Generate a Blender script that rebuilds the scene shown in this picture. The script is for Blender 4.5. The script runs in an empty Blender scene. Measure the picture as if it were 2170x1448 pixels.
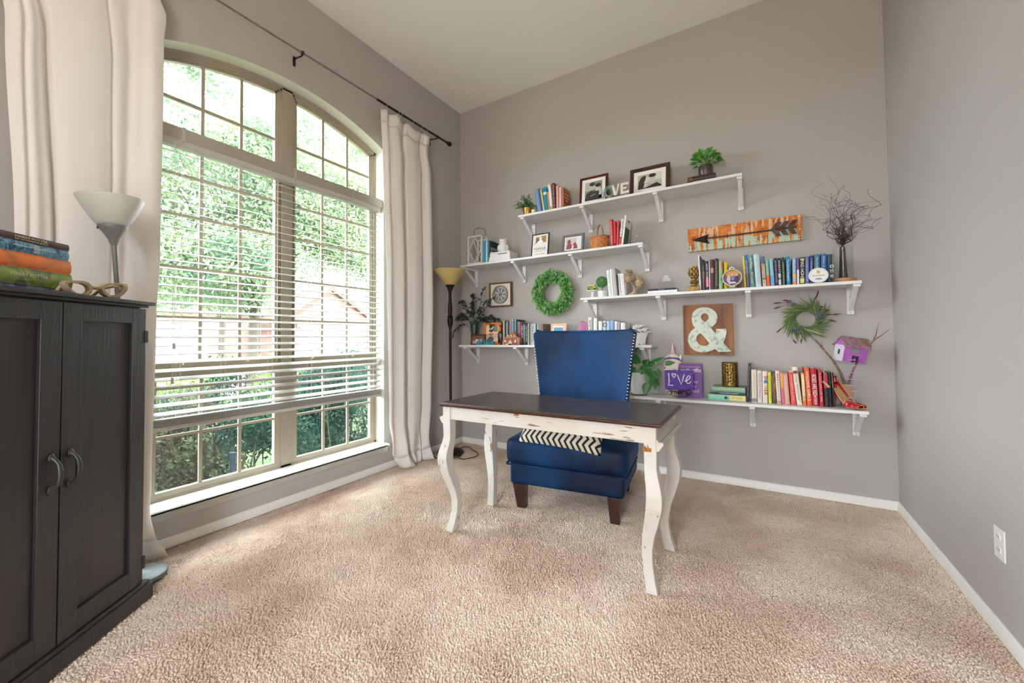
import bpy, bmesh, math, random
import numpy as np
from mathutils import Matrix, Vector
PI = math.pi
rnd = random.Random(7)
SC = bpy.context.scene
COL = SC.collection

# ---------------------------------------------------------------- camera
FOC, PCX, PCY = 856.687, 1084.96, 693.45          # focal length and principal point for a 2170x1448 frame
CAM = np.array([2.66557, -3.36347, 1.08])
CF = np.array([-0.5189406, 0.85439251, 0.02672248])
CR = np.array([0.85451974, 0.51932568, -0.00984141])
CU = np.array([0.0222861, -0.01772778, 0.99959445])
cd = bpy.data.cameras.new('camera'); cam = bpy.data.objects.new('camera', cd); COL.objects.link(cam)
cd.sensor_fit = 'HORIZONTAL'; cd.sensor_width = 36.0; cd.lens = 36.0 * FOC / 2170
cd.shift_x = (1085 - PCX) / 2170; cd.shift_y = -(724 - PCY) / 2170
cd.clip_start = 0.02; cd.clip_end = 300
cam.matrix_world = Matrix(((CR[0], CU[0], -CF[0], CAM[0]), (CR[1], CU[1], -CF[1], CAM[1]),
                           (CR[2], CU[2], -CF[2], CAM[2]), (0, 0, 0, 1)))
SC.camera = cam
# ---------------------------------------------------------------- light and exposure
SC.view_settings.view_transform = 'Standard'; SC.view_settings.look = 'None'
SC.view_settings.gamma = 1.0; SC.view_settings.use_curve_mapping = False
SC.view_settings.exposure = 0.74
SC.cycles.use_denoising = True
SC.cycles.max_bounces = 9; SC.cycles.diffuse_bounces = 5; SC.cycles.glossy_bounces = 3
SC.cycles.transmission_bounces = 6; SC.cycles.transparent_max_bounces = 24
SC.cycles.caustics_reflective = False; SC.cycles.caustics_refractive = False
SC.cycles.sample_clamp_indirect = 8.0
wd = bpy.data.worlds.new('sky'); SC.world = wd; wd.use_nodes = True
bg = wd.node_tree.nodes['Background']; bg.inputs[0].default_value = (0.86, 0.93, 1.0, 1); bg.inputs[1].default_value = 15.0

def light(name, kind, loc, direction, energy, color, size=None, size_y=None, spread=None):
    l = bpy.data.lights.new(name, kind); l.energy = energy; l.color = color
    if size: l.shape = 'RECTANGLE'; l.size = size; l.size_y = size_y or size
    if spread: l.spread = spread
    o = bpy.data.objects.new(name, l); COL.objects.link(o); o.location = loc
    o.rotation_euler = Vector(direction).to_track_quat('-Z', 'Y').to_euler()
    return o
sun = light('sun', 'SUN', (10, -5, 20), (-0.62, -0.10, -0.78), 3.0, (1.0, 0.95, 0.86)); sun.data.angle = 0.02
# sky portals: they only guide sampling of the sky through the window and the added rear opening
for nm, loc, dr, sx, sy in (('window_portal', (-0.20, -1.79, 1.5), (1, 0, 0), 1.6, 2.8), ('rear_opening_portal', (2.3, -5.02, 1.1), (0, 1, 0), 1.0, 2.2)):
    p_ = light(nm, 'AREA', loc, dr, 1, (1, 1, 1), sx, sy); p_.data.cycles.is_portal = True
# unseen fill light added behind the camera to brighten ceiling and walls
_l = bpy.data.lights.new('rear_fill_light', 'POINT'); _l.energy = 16; _l.color = (1.0, 0.93, 0.85); _l.shadow_soft_size = 0.22
_o = bpy.data.objects.new('rear_fill_light', _l); COL.objects.link(_o); _o.location = (1.7, -3.9, 2.35)

# ---------------------------------------------------------------- pixel -> point on a plane of the room
def at(px, py, **k):
    d = CF + CR * (px - PCX) / FOC - CU * (py - PCY) / FOC
    (a, v), = k.items(); i = 'xyz'.index(a); t = (v - CAM[i]) / d[i]
    return Vector(CAM + d * t)
def proj(x, y, z):
    d = np.array((x, y, z)) - CAM; w = d @ CF
    return PCX + FOC * (d @ CR) / w, PCY - FOC * (d @ CU) / w
def wx(px, z, y):                                   # x of the point at height z, depth y seen at column px
    py = 724.0
    for _ in range(4):
        p = at(px, py, y=y); py = proj(p.x, y, z)[1]
    return at(px, py, y=y).x
def lin(c):
    if isinstance(c, str):
        c = [int(c[i:i + 2], 16) / 255 for i in (1, 3, 5)]
        return tuple(x / 12.92 if x < 0.04045 else ((x + 0.055) / 1.055) ** 2.4 for x in c)
    return tuple(c)

# ---------------------------------------------------------------- materials
_mc = {}
def mat(color, rough=0.6, metal=0.0, spec=0.4, name=None, **k):
    key = (str(color), rough, metal, spec, name, str(sorted(k.items())))
    if key in _mc: return _mc[key]
    m = bpy.data.materials.new(name or 'paint'); m.use_nodes = True
    nt = m.node_tree; N = nt.nodes; L = nt.links; b = N['Principled BSDF']
    c = lin(color)
    b.inputs['Base Color'].default_value = (*c, 1); b.inputs['Roughness'].default_value = rough
    b.inputs['Metallic'].default_value = metal; b.inputs['Specular IOR Level'].default_value = spec
    if k.get('sheen'): b.inputs['Sheen Weight'].default_value = k['sheen']; b.inputs['Sheen Roughness'].default_value = 0.3
    if k.get('sheen_tint'): b.inputs['Sheen Tint'].default_value = (*lin(k['sheen_tint']), 1)
    if k.get('coat'): b.inputs['Coat Weight'].default_value = k['coat']
    if k.get('trans'): b.inputs['Transmission Weight'].default_value = k['trans']
    if k.get('sss'): b.inputs['Subsurface Weight'].default_value = k['sss']; b.inputs['Subsurface Scale'].default_value = 0.02
    tc = None
    def coords(scale):
        nonlocal tc
        if tc is None: tc = N.new('ShaderNodeTexCoord')
        mp = N.new('ShaderNodeMapping'); L.new(tc.outputs['Object'], mp.inputs[0])
        mp.inputs['Scale'].default_value = scale if isinstance(scale, tuple) else (scale,) * 3
        return mp.outputs[0]
    if k.get('c2'):                                  # second colour mixed in by noise
        n = N.new('ShaderNodeTexNoise'); L.new(coords(k.get('cs', 8)), n.inputs['Vector'])
        n.inputs['Scale'].default_value = 1; n.inputs['Detail'].default_value = k.get('cd', 4)
        r = N.new('ShaderNodeValToRGB'); L.new(n.outputs['Fac'], r.inputs[0])
        lo, hi = k.get('cr', (0.35, 0.65))
        r.color_ramp.elements[0].position = lo; r.color_ramp.elements[1].position = hi
        r.color_ramp.elements[0].color = (*c, 1); r.color_ramp.elements[1].color = (*lin(k['c2']), 1)
        out = r.outputs[0]
        if k.get('c3'):
            n2 = N.new('ShaderNodeTexNoise'); L.new(coords(k.get('cs3', 20)), n2.inputs['Vector'])
            n2.inputs['Scale'].default_value = 1; n2.inputs['Detail'].default_value = 5
            r2 = N.new('ShaderNodeValToRGB'); L.new(n2.outputs['Fac'], r2.inputs[0])
            lo, hi = k.get('cr3', (0.6, 0.63))
            r2.color_ramp.elements[0].position = lo; r2.color_ramp.elements[1].position = hi
            r2.color_ramp.elements[0].color = (0, 0, 0, 1); r2.color_ramp.elements[1].color = (1, 1, 1, 1)
            mx = N.new('ShaderNodeMixRGB'); L.new(r2.outputs[0], mx.inputs[0]); L.new(out, mx.inputs[1])
            mx.inputs[2].default_value = (*lin(k['c3']), 1); out = mx.outputs[0]
        L.new(out, b.inputs['Base Color'])
    if k.get('bump'):
        n = N.new('ShaderNodeTexNoise'); L.new(coords(k.get('bs', 60)), n.inputs['Vector'])
        n.inputs['Scale'].default_value = 1; n.inputs['Detail'].default_value = k.get('bd', 3)
        bp = N.new('ShaderNodeBump'); bp.inputs['Strength'].default_value = k['bump']; bp.inputs['Distance'].default_value = k.get('bdist', 0.004)
        L.new(n.outputs['Fac'], bp.inputs['Height']); L.new(bp.outputs[0], b.inputs['Normal'])
    _mc[key] = m
    return m
def glass(name='clear_glass', tint=(0.95, 0.98, 0.97), amount=1.0):
    if name in _mc: return _mc[name]
    m = bpy.data.materials.new(name); m.use_nodes = True; nt = m.node_tree; N = nt.nodes; L = nt.links; N.clear()
    o = N.new('ShaderNodeOutputMaterial'); t = N.new('ShaderNodeBsdfTransparent'); g = N.new('ShaderNodeBsdfGlossy')
    g.inputs['Roughness'].default_value = 0.02; t.inputs[0].default_value = (*tint, 1)
    f = N.new('ShaderNodeLayerWeight'); pw = N.new('ShaderNodeMath'); pw.operation = 'POWER'; pw.inputs[1].default_value = 4; L.new(f.outputs['Facing'], pw.inputs[0])
    mx = N.new('ShaderNodeMixShader'); mu = N.new('ShaderNodeMath'); mu.operation = 'MULTIPLY_ADD'; mu.inputs[1].default_value = .5 * amount; mu.inputs[2].default_value = .035 * amount; L.new(pw.outputs[0], mu.inputs[0])
    L.new(mu.outputs[0], mx.inputs[0]); L.new(t.outputs[0], mx.inputs[1]); L.new(g.outputs[0], mx.inputs[2]); L.new(mx.outputs[0], o.inputs[0])
    _mc[name] = m; return m
def thin(name, color, trans=0.4, c2=None, scale=3.0):                 # leaf or cloth that lets light through
    if name in _mc: return _mc[name]
    m = bpy.data.materials.new(name); m.use_nodes = True; nt = m.node_tree; N = nt.nodes; L = nt.links; N.clear()
    o = N.new('ShaderNodeOutputMaterial'); d = N.new('ShaderNodeBsdfDiffuse'); t = N.new('ShaderNodeBsdfTranslucent'); mx = N.new('ShaderNodeMixShader')
    for s in (d, t): s.inputs[0].default_value = (*lin(color), 1)
    if c2:
        tc = N.new('ShaderNodeTexCoord'); n = N.new('ShaderNodeTexNoise'); n.inputs['Scale'].default_value = scale; n.inputs['Detail'].default_value = 6
        L.new(tc.outputs['Object'], n.inputs['Vector']); r = N.new('ShaderNodeValToRGB'); L.new(n.outputs['Fac'], r.inputs[0])
        r.color_ramp.elements[0].position = 0.38; r.color_ramp.elements[1].position = 0.62
        r.color_ramp.elements[0].color = (*lin(color), 1); r.color_ramp.elements[1].color = (*lin(c2), 1)
        for s in (d, t): L.new(r.outputs[0], s.inputs[0])
    mx.inputs[0].default_value = trans; L.new(d.outputs[0], mx.inputs[1]); L.new(t.outputs[0], mx.inputs[2]); L.new(mx.outputs[0], o.inputs[0])
    _mc[name] = m; return m

# ---------------------------------------------------------------- mesh builder
WL = {}                                             # world location of parents
class MB:
    def __init__(s): s.v = []; s.f = []; s.mi = []; s.m = 0; s.T = Matrix.Identity(4)
    def add(s, vs, fs):
        n = len(s.v); s.v += [tuple(s.T @ Vector(p)) for p in vs]; s.f += [tuple(n + i for i in f) for f in fs]; s.mi += [s.m] * len(fs); return s
    def box(s, a, b):
        x0, y0, z0 = a; x1, y1, z1 = b
        return s.add([(x0, y0, z0), (x1, y0, z0), (x1, y1, z0), (x0, y1, z0), (x0, y0, z1), (x1, y0, z1), (x1, y1, z1), (x0, y1, z1)],
                     [(0, 3, 2, 1), (4, 5, 6, 7), (0, 1, 5, 4), (1, 2, 6, 5), (2, 3, 7, 6), (3, 0, 4, 7)])
    def loft(s, rings, close=True, cap=True):       # rings: equal-length lists of points
        n = len(rings[0]); vs = [p for r in rings for p in r]; fs = []
        for i in range(len(rings) - 1):
            for j in range(n if close else n - 1):
                k = (j + 1) % n; fs.append((i * n + j, i * n + k, (i + 1) * n + k, (i + 1) * n + j))
        if cap and close: fs += [tuple(range(n - 1, -1, -1)), tuple((len(rings) - 1) * n + j for j in range(n))]
        return s.add(vs, fs)
    def lathe(s, prof, c=(0, 0, 0), n=24, sx=1, sy=1, cap=True):
        return s.loft([[(c[0] + r * sx * math.cos(2 * PI * j / n), c[1] + r * sy * math.sin(2 * PI * j / n), c[2] + z) for j in range(n)] for r, z in prof], cap=cap)
    def tube(s, pts, r, n=8, cap=True):
        pts = [Vector(p) for p in pts]; rr = r if isinstance(r, (list, tuple)) else [r] * len(pts); rings = []; up = None
        for i, p in enumerate(pts):
            t = (pts[min(i + 1, len(pts) - 1)] - pts[max(i - 1, 0)])
            if t.length < 1e-9: t = Vector((0, 0, 1))
            t.normalize()
            if up is None: up = Vector((0, 0, 1)) if abs(t.z) < 0.9 else Vector((1, 0, 0))
            a = t.cross(up)
            if a.length < 1e-5: a = t.cross(Vector((0, 1, 0.1)))
            a.normalize(); b = a.cross(t); up = b
            rings.append([p + a * rr[i] * math.cos(2 * PI * j / n) + b * rr[i] * math.sin(2 * PI * j / n) for j in range(n)])
        return s.loft(rings, cap=cap)
    def ball(s, c, r, n=14, m=9, sz=1.0, sy=1.0):
        rings = []
        for i in range(m + 1):
            a = -PI / 2 + PI * i / m; rr = max(r * math.cos(a), 1e-5)
            rings.append([(c[0] + rr * math.cos(2 * PI * j / n), c[1] + sy * rr * math.sin(2 * PI * j / n), c[2] + sz * r * math.sin(a)) for j in range(n)])
        return s.loft(rings)
    def prism(s, poly, d, o=(0, 0, 0)):             # poly in x,z; thickness d along y
        n = len(poly); vs = [(o[0] + x, o[1], o[2] + z) for x, z in poly] + [(o[0] + x, o[1] + d, o[2] + z) for x, z in poly]
        return s.add(vs, [tuple(range(n)), tuple(range(2 * n - 1, n - 1, -1))] + [(i, n + i, n + (i + 1) % n, (i + 1) % n) for i in range(n)])
    def leaf(s, p, d, nrm, l, w, fold=0.15):        # pointed leaf of four faces
        p = Vector(p); d = Vector(d).normalized(); nn = Vector(nrm); sd = d.cross(nn)
        if sd.length < 1e-4: sd = d.cross(Vector((0.3, 0.5, 1)))
        sd.normalize(); nn = sd.cross(d)
        a = p; e = p + d * l - nn * l * fold; m1 = p + d * l * 0.35; m2 = p + d * l * 0.7 - nn * l * fold * .4
        up = nn * w * 0.18
        return s.add([a, m1 + sd * w * .5 + up, m1, m1 - sd * w * .5 + up, m2 + sd * w * .38 + up, m2, m2 - sd * w * .38 + up, e],
                     [(0, 1, 2), (0, 2, 3), (1, 4, 5, 2), (2, 5, 6, 3), (4, 7, 5), (5, 7, 6)])
    def build(s, name, mats, parent=None, smooth=False, bevel=0, origin=None, sub=0, weld=False, seg=2):
        me = bpy.data.meshes.new(name)
        if parent is not None: org = Vector(WL[parent.name])
        elif origin is not None: org = Vector(origin)
        else:
            xs, ys, zs = zip(*s.v); org = Vector(((min(xs) + max(xs)) / 2, (min(ys) + max(ys)) / 2, min(zs)))
        me.from_pydata([tuple(Vector(p) - org) for p in s.v], [], s.f); me.update()
        if not isinstance(mats, (list, tuple)): mats = [mats]
        for m in mats: me.materials.append(m)
        if len(mats) > 1: me.polygons.foreach_set('material_index', s.mi)
        bm = bmesh.new(); bm.from_mesh(me)
        if weld: bmesh.ops.remove_doubles(bm, verts=bm.verts, dist=1e-5)
        bmesh.ops.recalc_face_normals(bm, faces=bm.faces); bm.to_mesh(me); bm.free()
        if smooth:
            me.polygons.foreach_set('use_smooth', [True] * len(me.polygons))
            if smooth != 2:
                try: me.set_sharp_from_angle(angle=math.radians(38))
                except Exception: pass
        o = bpy.data.objects.new(name, me); COL.objects.link(o)
        if parent is not None: o.parent = parent; WL[o.name] = WL[parent.name]
        else: o.location = org; WL[o.name] = tuple(org)
        if bevel:
            b = o.modifiers.new('bevel', 'BEVEL'); b.width = bevel; b.segments = seg; b.limit_method = 'ANGLE'; b.angle_limit = math.radians(35)
        if sub:
            q = o.modifiers.new('sub', 'SUBSURF'); q.levels = sub; q.render_levels = sub
        return o
def tag(o, label, cat, group=None, kind=None):
    o['label'] = label; o['category'] = cat
    if group: o['group'] = group
    if kind: o['kind'] = kind
    return o
def thing(name, label, cat, loc=(0, 0, 0), group=None):
    o = bpy.data.objects.new(name, None); COL.objects.link(o); o.location = loc; o.empty_display_size = 0.05
    WL[o.name] = tuple(loc); return tag(o, label, cat, group)
def struct(o): o['kind'] = 'structure'; return o
def text(body, size, M, m, parent, name='lettering', extrude=0.0004, align='CENTER', width=None, bold=0.0, spacing=1.0, shear=0.0):
    cu = bpy.data.curves.new(name, 'FONT'); cu.body = body; cu.size = size; cu.extrude = extrude; cu.align_x = align; cu.align_y = 'CENTER'
    cu.offset = bold; cu.space_character = spacing; cu.resolution_u = 3; cu.shear = shear; cu.materials.append(m)
    o = bpy.data.objects.new(name, cu); COL.objects.link(o); o.parent = parent
    o.matrix_local = Matrix.Translation(-Vector(WL[parent.name])) @ M if parent.name in WL else M
    bpy.context.view_layer.update(); ml = o.matrix_local.copy()
    if width:
        w = max(o.dimensions.x, 1e-6); ml = ml @ Matrix.Diagonal((width / w, 1, 1, 1))
    return curve_to_mesh(o, name, parent, ml)
def curve_to_mesh(o, name, parent, ml):
    me = bpy.data.meshes.new_from_object(o.evaluated_get(bpy.context.evaluated_depsgraph_get())); cu = o.data
    bpy.data.objects.remove(o); bpy.data.curves.remove(cu); me.name = name
    q = bpy.data.objects.new(name, me); COL.objects.link(q); q.parent = parent; q.matrix_local = ml; return q
FRONT = Matrix(((1, 0, 0, 0), (0, 0, -1, 0), (0, 1, 0, 0), (0, 0, 0, 1)))       # text facing -y (towards the room), upright
def flat_curve(name, loops, M, m, parent, extrude=0.004, bevel=0.0):
    cu = bpy.data.curves.new(name, 'CURVE'); cu.dimensions = '2D'; cu.fill_mode = 'BOTH'; cu.extrude = extrude; cu.bevel_depth = bevel
    for lp in loops:
        sp = cu.splines.new('POLY'); sp.points.add(len(lp) - 1)
        for q, (x, y) in zip(sp.points, lp): q.co = (x, y, 0, 1)
        sp.use_cyclic_u = True
    cu.materials.append(m)
    o = bpy.data.objects.new(name, cu); COL.objects.link(o)
    bpy.context.view_layer.update()
    return curve_to_mesh(o, name, parent, Matrix.Translation(-Vector(WL[parent.name])) @ M)

# common materials
WHITE = mat('#e2e1dd', 0.45, name='white_paint')
SHELFW = mat('#e3e2e0', 0.4, name='white_lacquer')
TRIM = mat('#ece9e2', 0.42, name='trim_paint')
# ================================================================ the room
W, H, YR = 3.384, 3.479, -4.95
OY0, OY1, OZ0, ZSP, ZTOP, RV = -2.555, -1.035, 0.215, 2.672, 2.838, 0.10      # window opening, reveal depth
YC = (OY0 + OY1) / 2
def arch_z(y, off=0.0):
    hw = (OY1 - OY0) / 2; rise = ZTOP - ZSP; Rr = (hw * hw + rise * rise) / (2 * rise)
    return ZTOP - Rr + math.sqrt(max((Rr - off) ** 2 - (y - YC) ** 2, 0))
wallm = mat('#b5b0aa', 0.75, spec=0.25, name='greige_wall_paint', bump=0.25, bs=90, bd=2, bdist=0.003)
ceilm = mat('#f1efeb', 0.85, spec=0.1, name='ceiling_paint', bump=0.12, bs=60, bd=3, bdist=0.002)
# left wall with an arched opening
b = MB(); x0, x1 = -0.20, 0.0
NA = 28; ys = [OY0 + (OY1 - OY0) * i / NA for i in range(NA + 1)]
for x in (x0, x1):
    b.add([(x, YR, 0), (x, OY0, 0), (x, OY0, H), (x, YR, H)], [(0, 1, 2, 3)])
    b.add([(x, OY1, 0), (x, 0, 0), (x, 0, H), (x, OY1, H)], [(0, 1, 2, 3)])
    b.add([(x, OY0, 0), (x, OY1, 0), (x, OY1, OZ0 - .01), (x, OY0, OZ0 - .01)], [(0, 1, 2, 3)])
    for i in range(NA):
        b.add([(x, ys[i], arch_z(ys[i])), (x, ys[i + 1], arch_z(ys[i + 1])), (x, ys[i + 1], H), (x, ys[i], H)], [(0, 1, 2, 3)])
b.m = 1
loop = [(OY0, OZ0 - .01)] + [(y, arch_z(y)) for y in ys] + [(OY1, OZ0 - .01)]
for (a, c) in zip(loop, loop[1:] + loop[:1]):
    b.add([(x1, *a), (x1, *c), (x0, *c), (x0, *a)], [(0, 1, 2, 3)])
struct(b.build('wall_left', [wallm, mat('#cfcdc2', 0.5, name='reveal_paint')], origin=(0, 0, 0)))
def wallbox(n, a, c, m=wallm): return struct(MB().box(a, c).build(n, m, origin=(0, 0, 0)))
wallbox('wall_back', (-0.2, 0, 0), (W + 0.15, 0.15, H))
wallbox('wall_right', (W, YR, 0), (W + 0.15, 0, H))
b = MB()                                             # wall behind the camera; its opening is added to let in fill light
b.box((-0.2, YR - .12, 0), (2.1, YR, H)); b.box((2.8, YR - .12, 0), (W + .15, YR, H)); b.box((2.1, YR - .12, 2.1), (2.8, YR, H))
struct(b.build('wall_rear', wallm, origin=(0, 0, 0)))
b = MB(); b.box((-0.2, YR - 0.5, H), (W + 0.6, 0.4, H + 0.35)); struct(b.build('ceiling', ceilm, origin=(0, 0, 0)))

# carpet: a displaced pile
def carpet():
    """carpet pile: one mesh of small leaning tufts standing on a backing"""
    rs = np.random.RandomState(3); st = 0.0074; y0 = -3.15; nx = int(W / st); ny = int(-y0 / st)
    X, Y = np.meshgrid((np.arange(nx) + .5) * st, y0 + (np.arange(ny) + .5) * st, indexing='ij'); X = X + (np.arange(ny) % 2)[None] * st / 2
    n = X.size; c = np.stack([X.ravel(), Y.ravel()], -1) + rs.normal(size=(n, 2)) * st * .22; c[:, 0] = np.clip(c[:, 0], .004, W - .004); c[:, 1] = np.clip(c[:, 1], y0, -.004)
    def low(cell):
        g = rs.rand(int(W / cell) + 3, int(-y0 / cell) + 3); u = c[:, 0] / cell; v = (c[:, 1] - y0) / cell; i, j = u.astype(int), v.astype(int); fx, fy = u - i, v - j
        return g[i, j] * (1 - fx) * (1 - fy) + g[i + 1, j] * fx * (1 - fy) + g[i, j + 1] * (1 - fx) * fy + g[i + 1, j + 1] * fx * fy
    hgt = -.0005 - .006 * rs.rand(n) ** 2 - .003 * low(.03); lean = np.stack([low(.05) - .5, low(.05) - .5], -1) * .013 + rs.normal(size=(n, 2)) * .0024
    ang = rs.rand(n) * 6.283; rb = st * .62; rt = st * (.30 + .22 * rs.rand(n)); V = np.zeros((n, 8, 3))
    for k in range(4):
        a = ang + k * PI / 2; el = 1 + .35 * (k % 2); dx, dy = np.cos(a), np.sin(a)
        V[:, k, 0] = c[:, 0] + rb * dx; V[:, k, 1] = c[:, 1] + rb * dy; V[:, k, 2] = -.015
        V[:, 4 + k, 0] = c[:, 0] + lean[:, 0] + rt * dx * el; V[:, 4 + k, 1] = c[:, 1] + lean[:, 1] + rt * dy * el; V[:, 4 + k, 2] = hgt - .0016 * rs.rand(n)
    V[:, :, 0] = np.clip(V[:, :, 0], .001, W - .001); V[:, :, 1] = np.minimum(V[:, :, 1], -.001)
    f = np.array([[0, 1, 5, 4], [1, 2, 6, 5], [2, 3, 7, 6], [3, 0, 4, 7], [4, 5, 6, 7]], dtype=np.int32); F = (np.arange(n, dtype=np.int32)[:, None, None] * 8 + f[None]).reshape(-1, 4)
    me = bpy.data.meshes.new('floor'); me.vertices.add(8 * n); me.vertices.foreach_set('co', V.ravel()); me.loops.add(F.size); me.loops.foreach_set('vertex_index', F.ravel())
    me.polygons.add(len(F)); me.polygons.foreach_set('loop_start', np.arange(len(F), dtype=np.int32) * 4); me.polygons.foreach_set('use_smooth', np.ones(len(F), bool)); me.update()
    m = mat('#efddcc', 0.95, spec=0.05, name='carpet_pile', c2='#d9c2ae', cs=2.2, cd=5, cr=(.4, .6), c3='#bfa58e', cs3=(90, 60, 90), cr3=(.62, .72))
    me.materials.append(m); o = bpy.data.objects.new('floor', me); COL.objects.link(o); struct(o)
    b = MB().box((-0.2, YR - 3, -0.2), (W + .15, 0.1, -0.013)); q = b.build('floor', m, o); q.name = 'floor_underlay'
    b = MB().box((0, YR - 3, -0.02), (W, y0 + .01, -0.002)); q = b.build('floor', m, o); q.name = 'floor_carpet_rear'
WL['floor'] = (0, 0, 0)
carpet()

# baseboards with a moulded top
prof = [(0, 0), (0.013, 0), (0.013, 0.030), (0.0105, 0.034), (0.0105, 0.038), (0.008, 0.042), (0.006, 0.050), (0.003, 0.053), (0, 0.053)]
def baseboard(name, p, q, nrm):
    p = Vector(p); q = Vector(q); nrm = Vector(nrm); b = MB()
    b.loft([[e + nrm * a + Vector((0, 0, z)) for a, z in prof] for e in (p, q)]); return struct(b.build(name, TRIM, origin=(0, 0, 0), smooth=True))
baseboard('baseboard_left', (0, YR, 0), (0, 0, 0), (1, 0, 0)); baseboard('baseboard_back', (0, 0, 0), (W, 0, 0), (0, -1, 0)); baseboard('baseboard_right', (W, YR, 0), (W, 0, 0), (-1, 0, 0))

# window stool and apron
b = MB()
pr = [(-0.10, 0.198), (-0.10, 0.220), (0.038, 0.215), (0.046, 0.208), (0.046, 0.200), (0.036, 0.194), (0.024, 0.190), (0.020, 0.165), (0.014, 0.150), (0.001, 0.146), (0.001, 0.198)]
b.loft([[(x, y, z) for x, z in pr] for y in (OY0 + .001, OY1 - .001)])
b.loft([[(x if x > 0 else 0.001, y, z) for x, z in pr] for y in (OY0 - 0.03, OY1 + 0.02)])
struct(b.build('trim_1', TRIM, origin=(0, 0, 0), smooth=True))

# window: vinyl frame, mullion, transom, sashes, panes and grilles
FRM = mat('#a59a88', 0.4, name='almond_vinyl'); GL = glass('window_glass', (0.97, 0.99, 0.98), 0.9)
win = bpy.data.objects.new('window_1', None); COL.objects.link(win); WL['window_1'] = (0, 0, 0); struct(win)
FX = -0.10                                           # front face of the frame
def fbox(b, y0, y1, z0, z1, xf=FX, d=0.05): b.box((xf - d, y0, z0), (xf, y1, z1))
MY0, MY1 = -1.830, -1.757                            # mullion
fr = MB()
TZ0, TZ1 = 2.215, 2.268                              # transom
fbox(fr, OY0, OY0 + .022, OZ0, ZSP - .02); fbox(fr, OY1 - .016, OY1, OZ0, ZSP + .0)
fbox(fr, MY0, MY1, OZ0, arch_z(MY0) - .01, FX, .06); fbox(fr, OY0, OY1, TZ0, TZ1, FX + .004, .06); fbox(fr, OY0, OY1, OZ0, OZ0 + .018, FX, .05)
def arch_band(b, y0, y1, o0, o1, xf, d, n=14):
    yy = [y0 + (y1 - y0) * i / n for i in range(n + 1)]
    b.loft([[(xf - d, y, arch_z(y) - o1), (xf, y, arch_z(y) - o1), (xf, y, arch_z(y) - o0), (xf - d, y, arch_z(y) - o0)] for y in yy])
arch_band(fr, OY0 + .001, OY1 - .001, 0.0, 0.022, FX, .05, 24)
fr.build('window_frame', FRM, win)
CM0, CM1 = 0.895, 0.945                              # check rail
for (a, c) in ((OY0 + .022, MY0), (MY1, OY1 - .016)):
    up = MB(); s_ = 0.036                            # arched upper sash, stepped
    for k in range(3):
        o0 = 0.022 + .013 * k; e0 = .013 * k
        arch_band(up, a + e0, c - e0, o0, o0 + .014, FX - .006 - .006 * k, .03)
        fbox(up, a + e0, a + e0 + .014, TZ1, arch_z(a + e0) - o0, FX - .006 - .006 * k, .03); fbox(up, c - e0 - .014, c - e0, TZ1, arch_z(c - e0) - o0, FX - .006 - .006 * k, .03)
    fbox(up, a, c, TZ1, TZ1 + .018, FX - .01, .03)
    up.build('upper_sash', FRM, win)
    def pane(y0, y1, z0, zt, xg, arch=False):
        g = MB()
        if arch:
            yy = [y0 + (y1 - y0) * i / 12 for i in range(13)]
            g.loft([[(xg - .004, y, z0), (xg, y, z0), (xg, y, arch_z(y) - .06), (xg - .004, y, arch_z(y) - .06)] for y in yy])
        else: g.box((xg - .004, y0, z0), (xg, y1, zt))
        g.build('glass_pane', GL, win)
    gw = c - a - 2 * s_
    pane(a + s_, c - s_, TZ1 + .015, 0, FX - .03, True)
    mu = MB()
    for k in (1, 2):
        y = a + s_ + gw * k / 3; fbox(mu, y - .009, y + .009, TZ1, arch_z(y) - .06, FX - .024, .016)
    zb = 2.455; fbox(mu, a + s_, c - s_, zb - .009, zb + .009, FX - .026, .012)
    mu.build('muntin_grille', FRM, win)
    # upper double-hung sash
    for (z0, z1, xf, wdt, nm, hb) in ((CM1 - .02, TZ0, FX - .022, .034, 'middle_sash', (1.215, 1.50, 1.80, 2.03)), (OZ0 + .018, CM0 + .02, FX - .004, .040, 'lower_sash', (0.555,))):
        s = MB(); fbox(s, a, a + wdt, z0, z1, xf, .03); fbox(s, c - wdt, c, z0, z1, xf, .03); fbox(s, a, c, z0, z0 + .030, xf + .001, .03); fbox(s, a, c, z1 - .034, z1, xf + .001, .03)
        if nm == 'middle_sash':
            for e in (.007, .018): fbox(s, a + e, a + e + .003, z0, z1, xf + .012, .012); fbox(s, c - e - .003, c - e, z0, z1, xf + .012, .012)
        s.build(nm, FRM, win)
        pane(a + wdt, c - wdt, z0 + .03, z1 - .034, xf - .012)
        mu = MB()
        for k in (1, 2):
            y = a + wdt + (c - a - 2 * wdt) * k / 3; fbox(mu, y - .009, y + .009, z0 + .03, z1 - .034, xf - .006, .012)
        for z in hb: fbox(mu, a + wdt, c - wdt, z - .008, z + .008, xf - .008, .01)
        mu.build('muntin_grille', FRM, win)
    lk = MB(); ym = (a + c) / 2
    for q in (-.17, .17): lk.box((FX - .002, ym + q - .028, CM1 + .002), (FX + .012, ym + q + .028, CM1 + .012)).tube([(FX + .008, ym + q - .012, CM1 + .016), (FX + .016, ym + q + .03, CM1 + .018)], .004, 6)
    lk.build('sash_lock', FRM, win)

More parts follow.
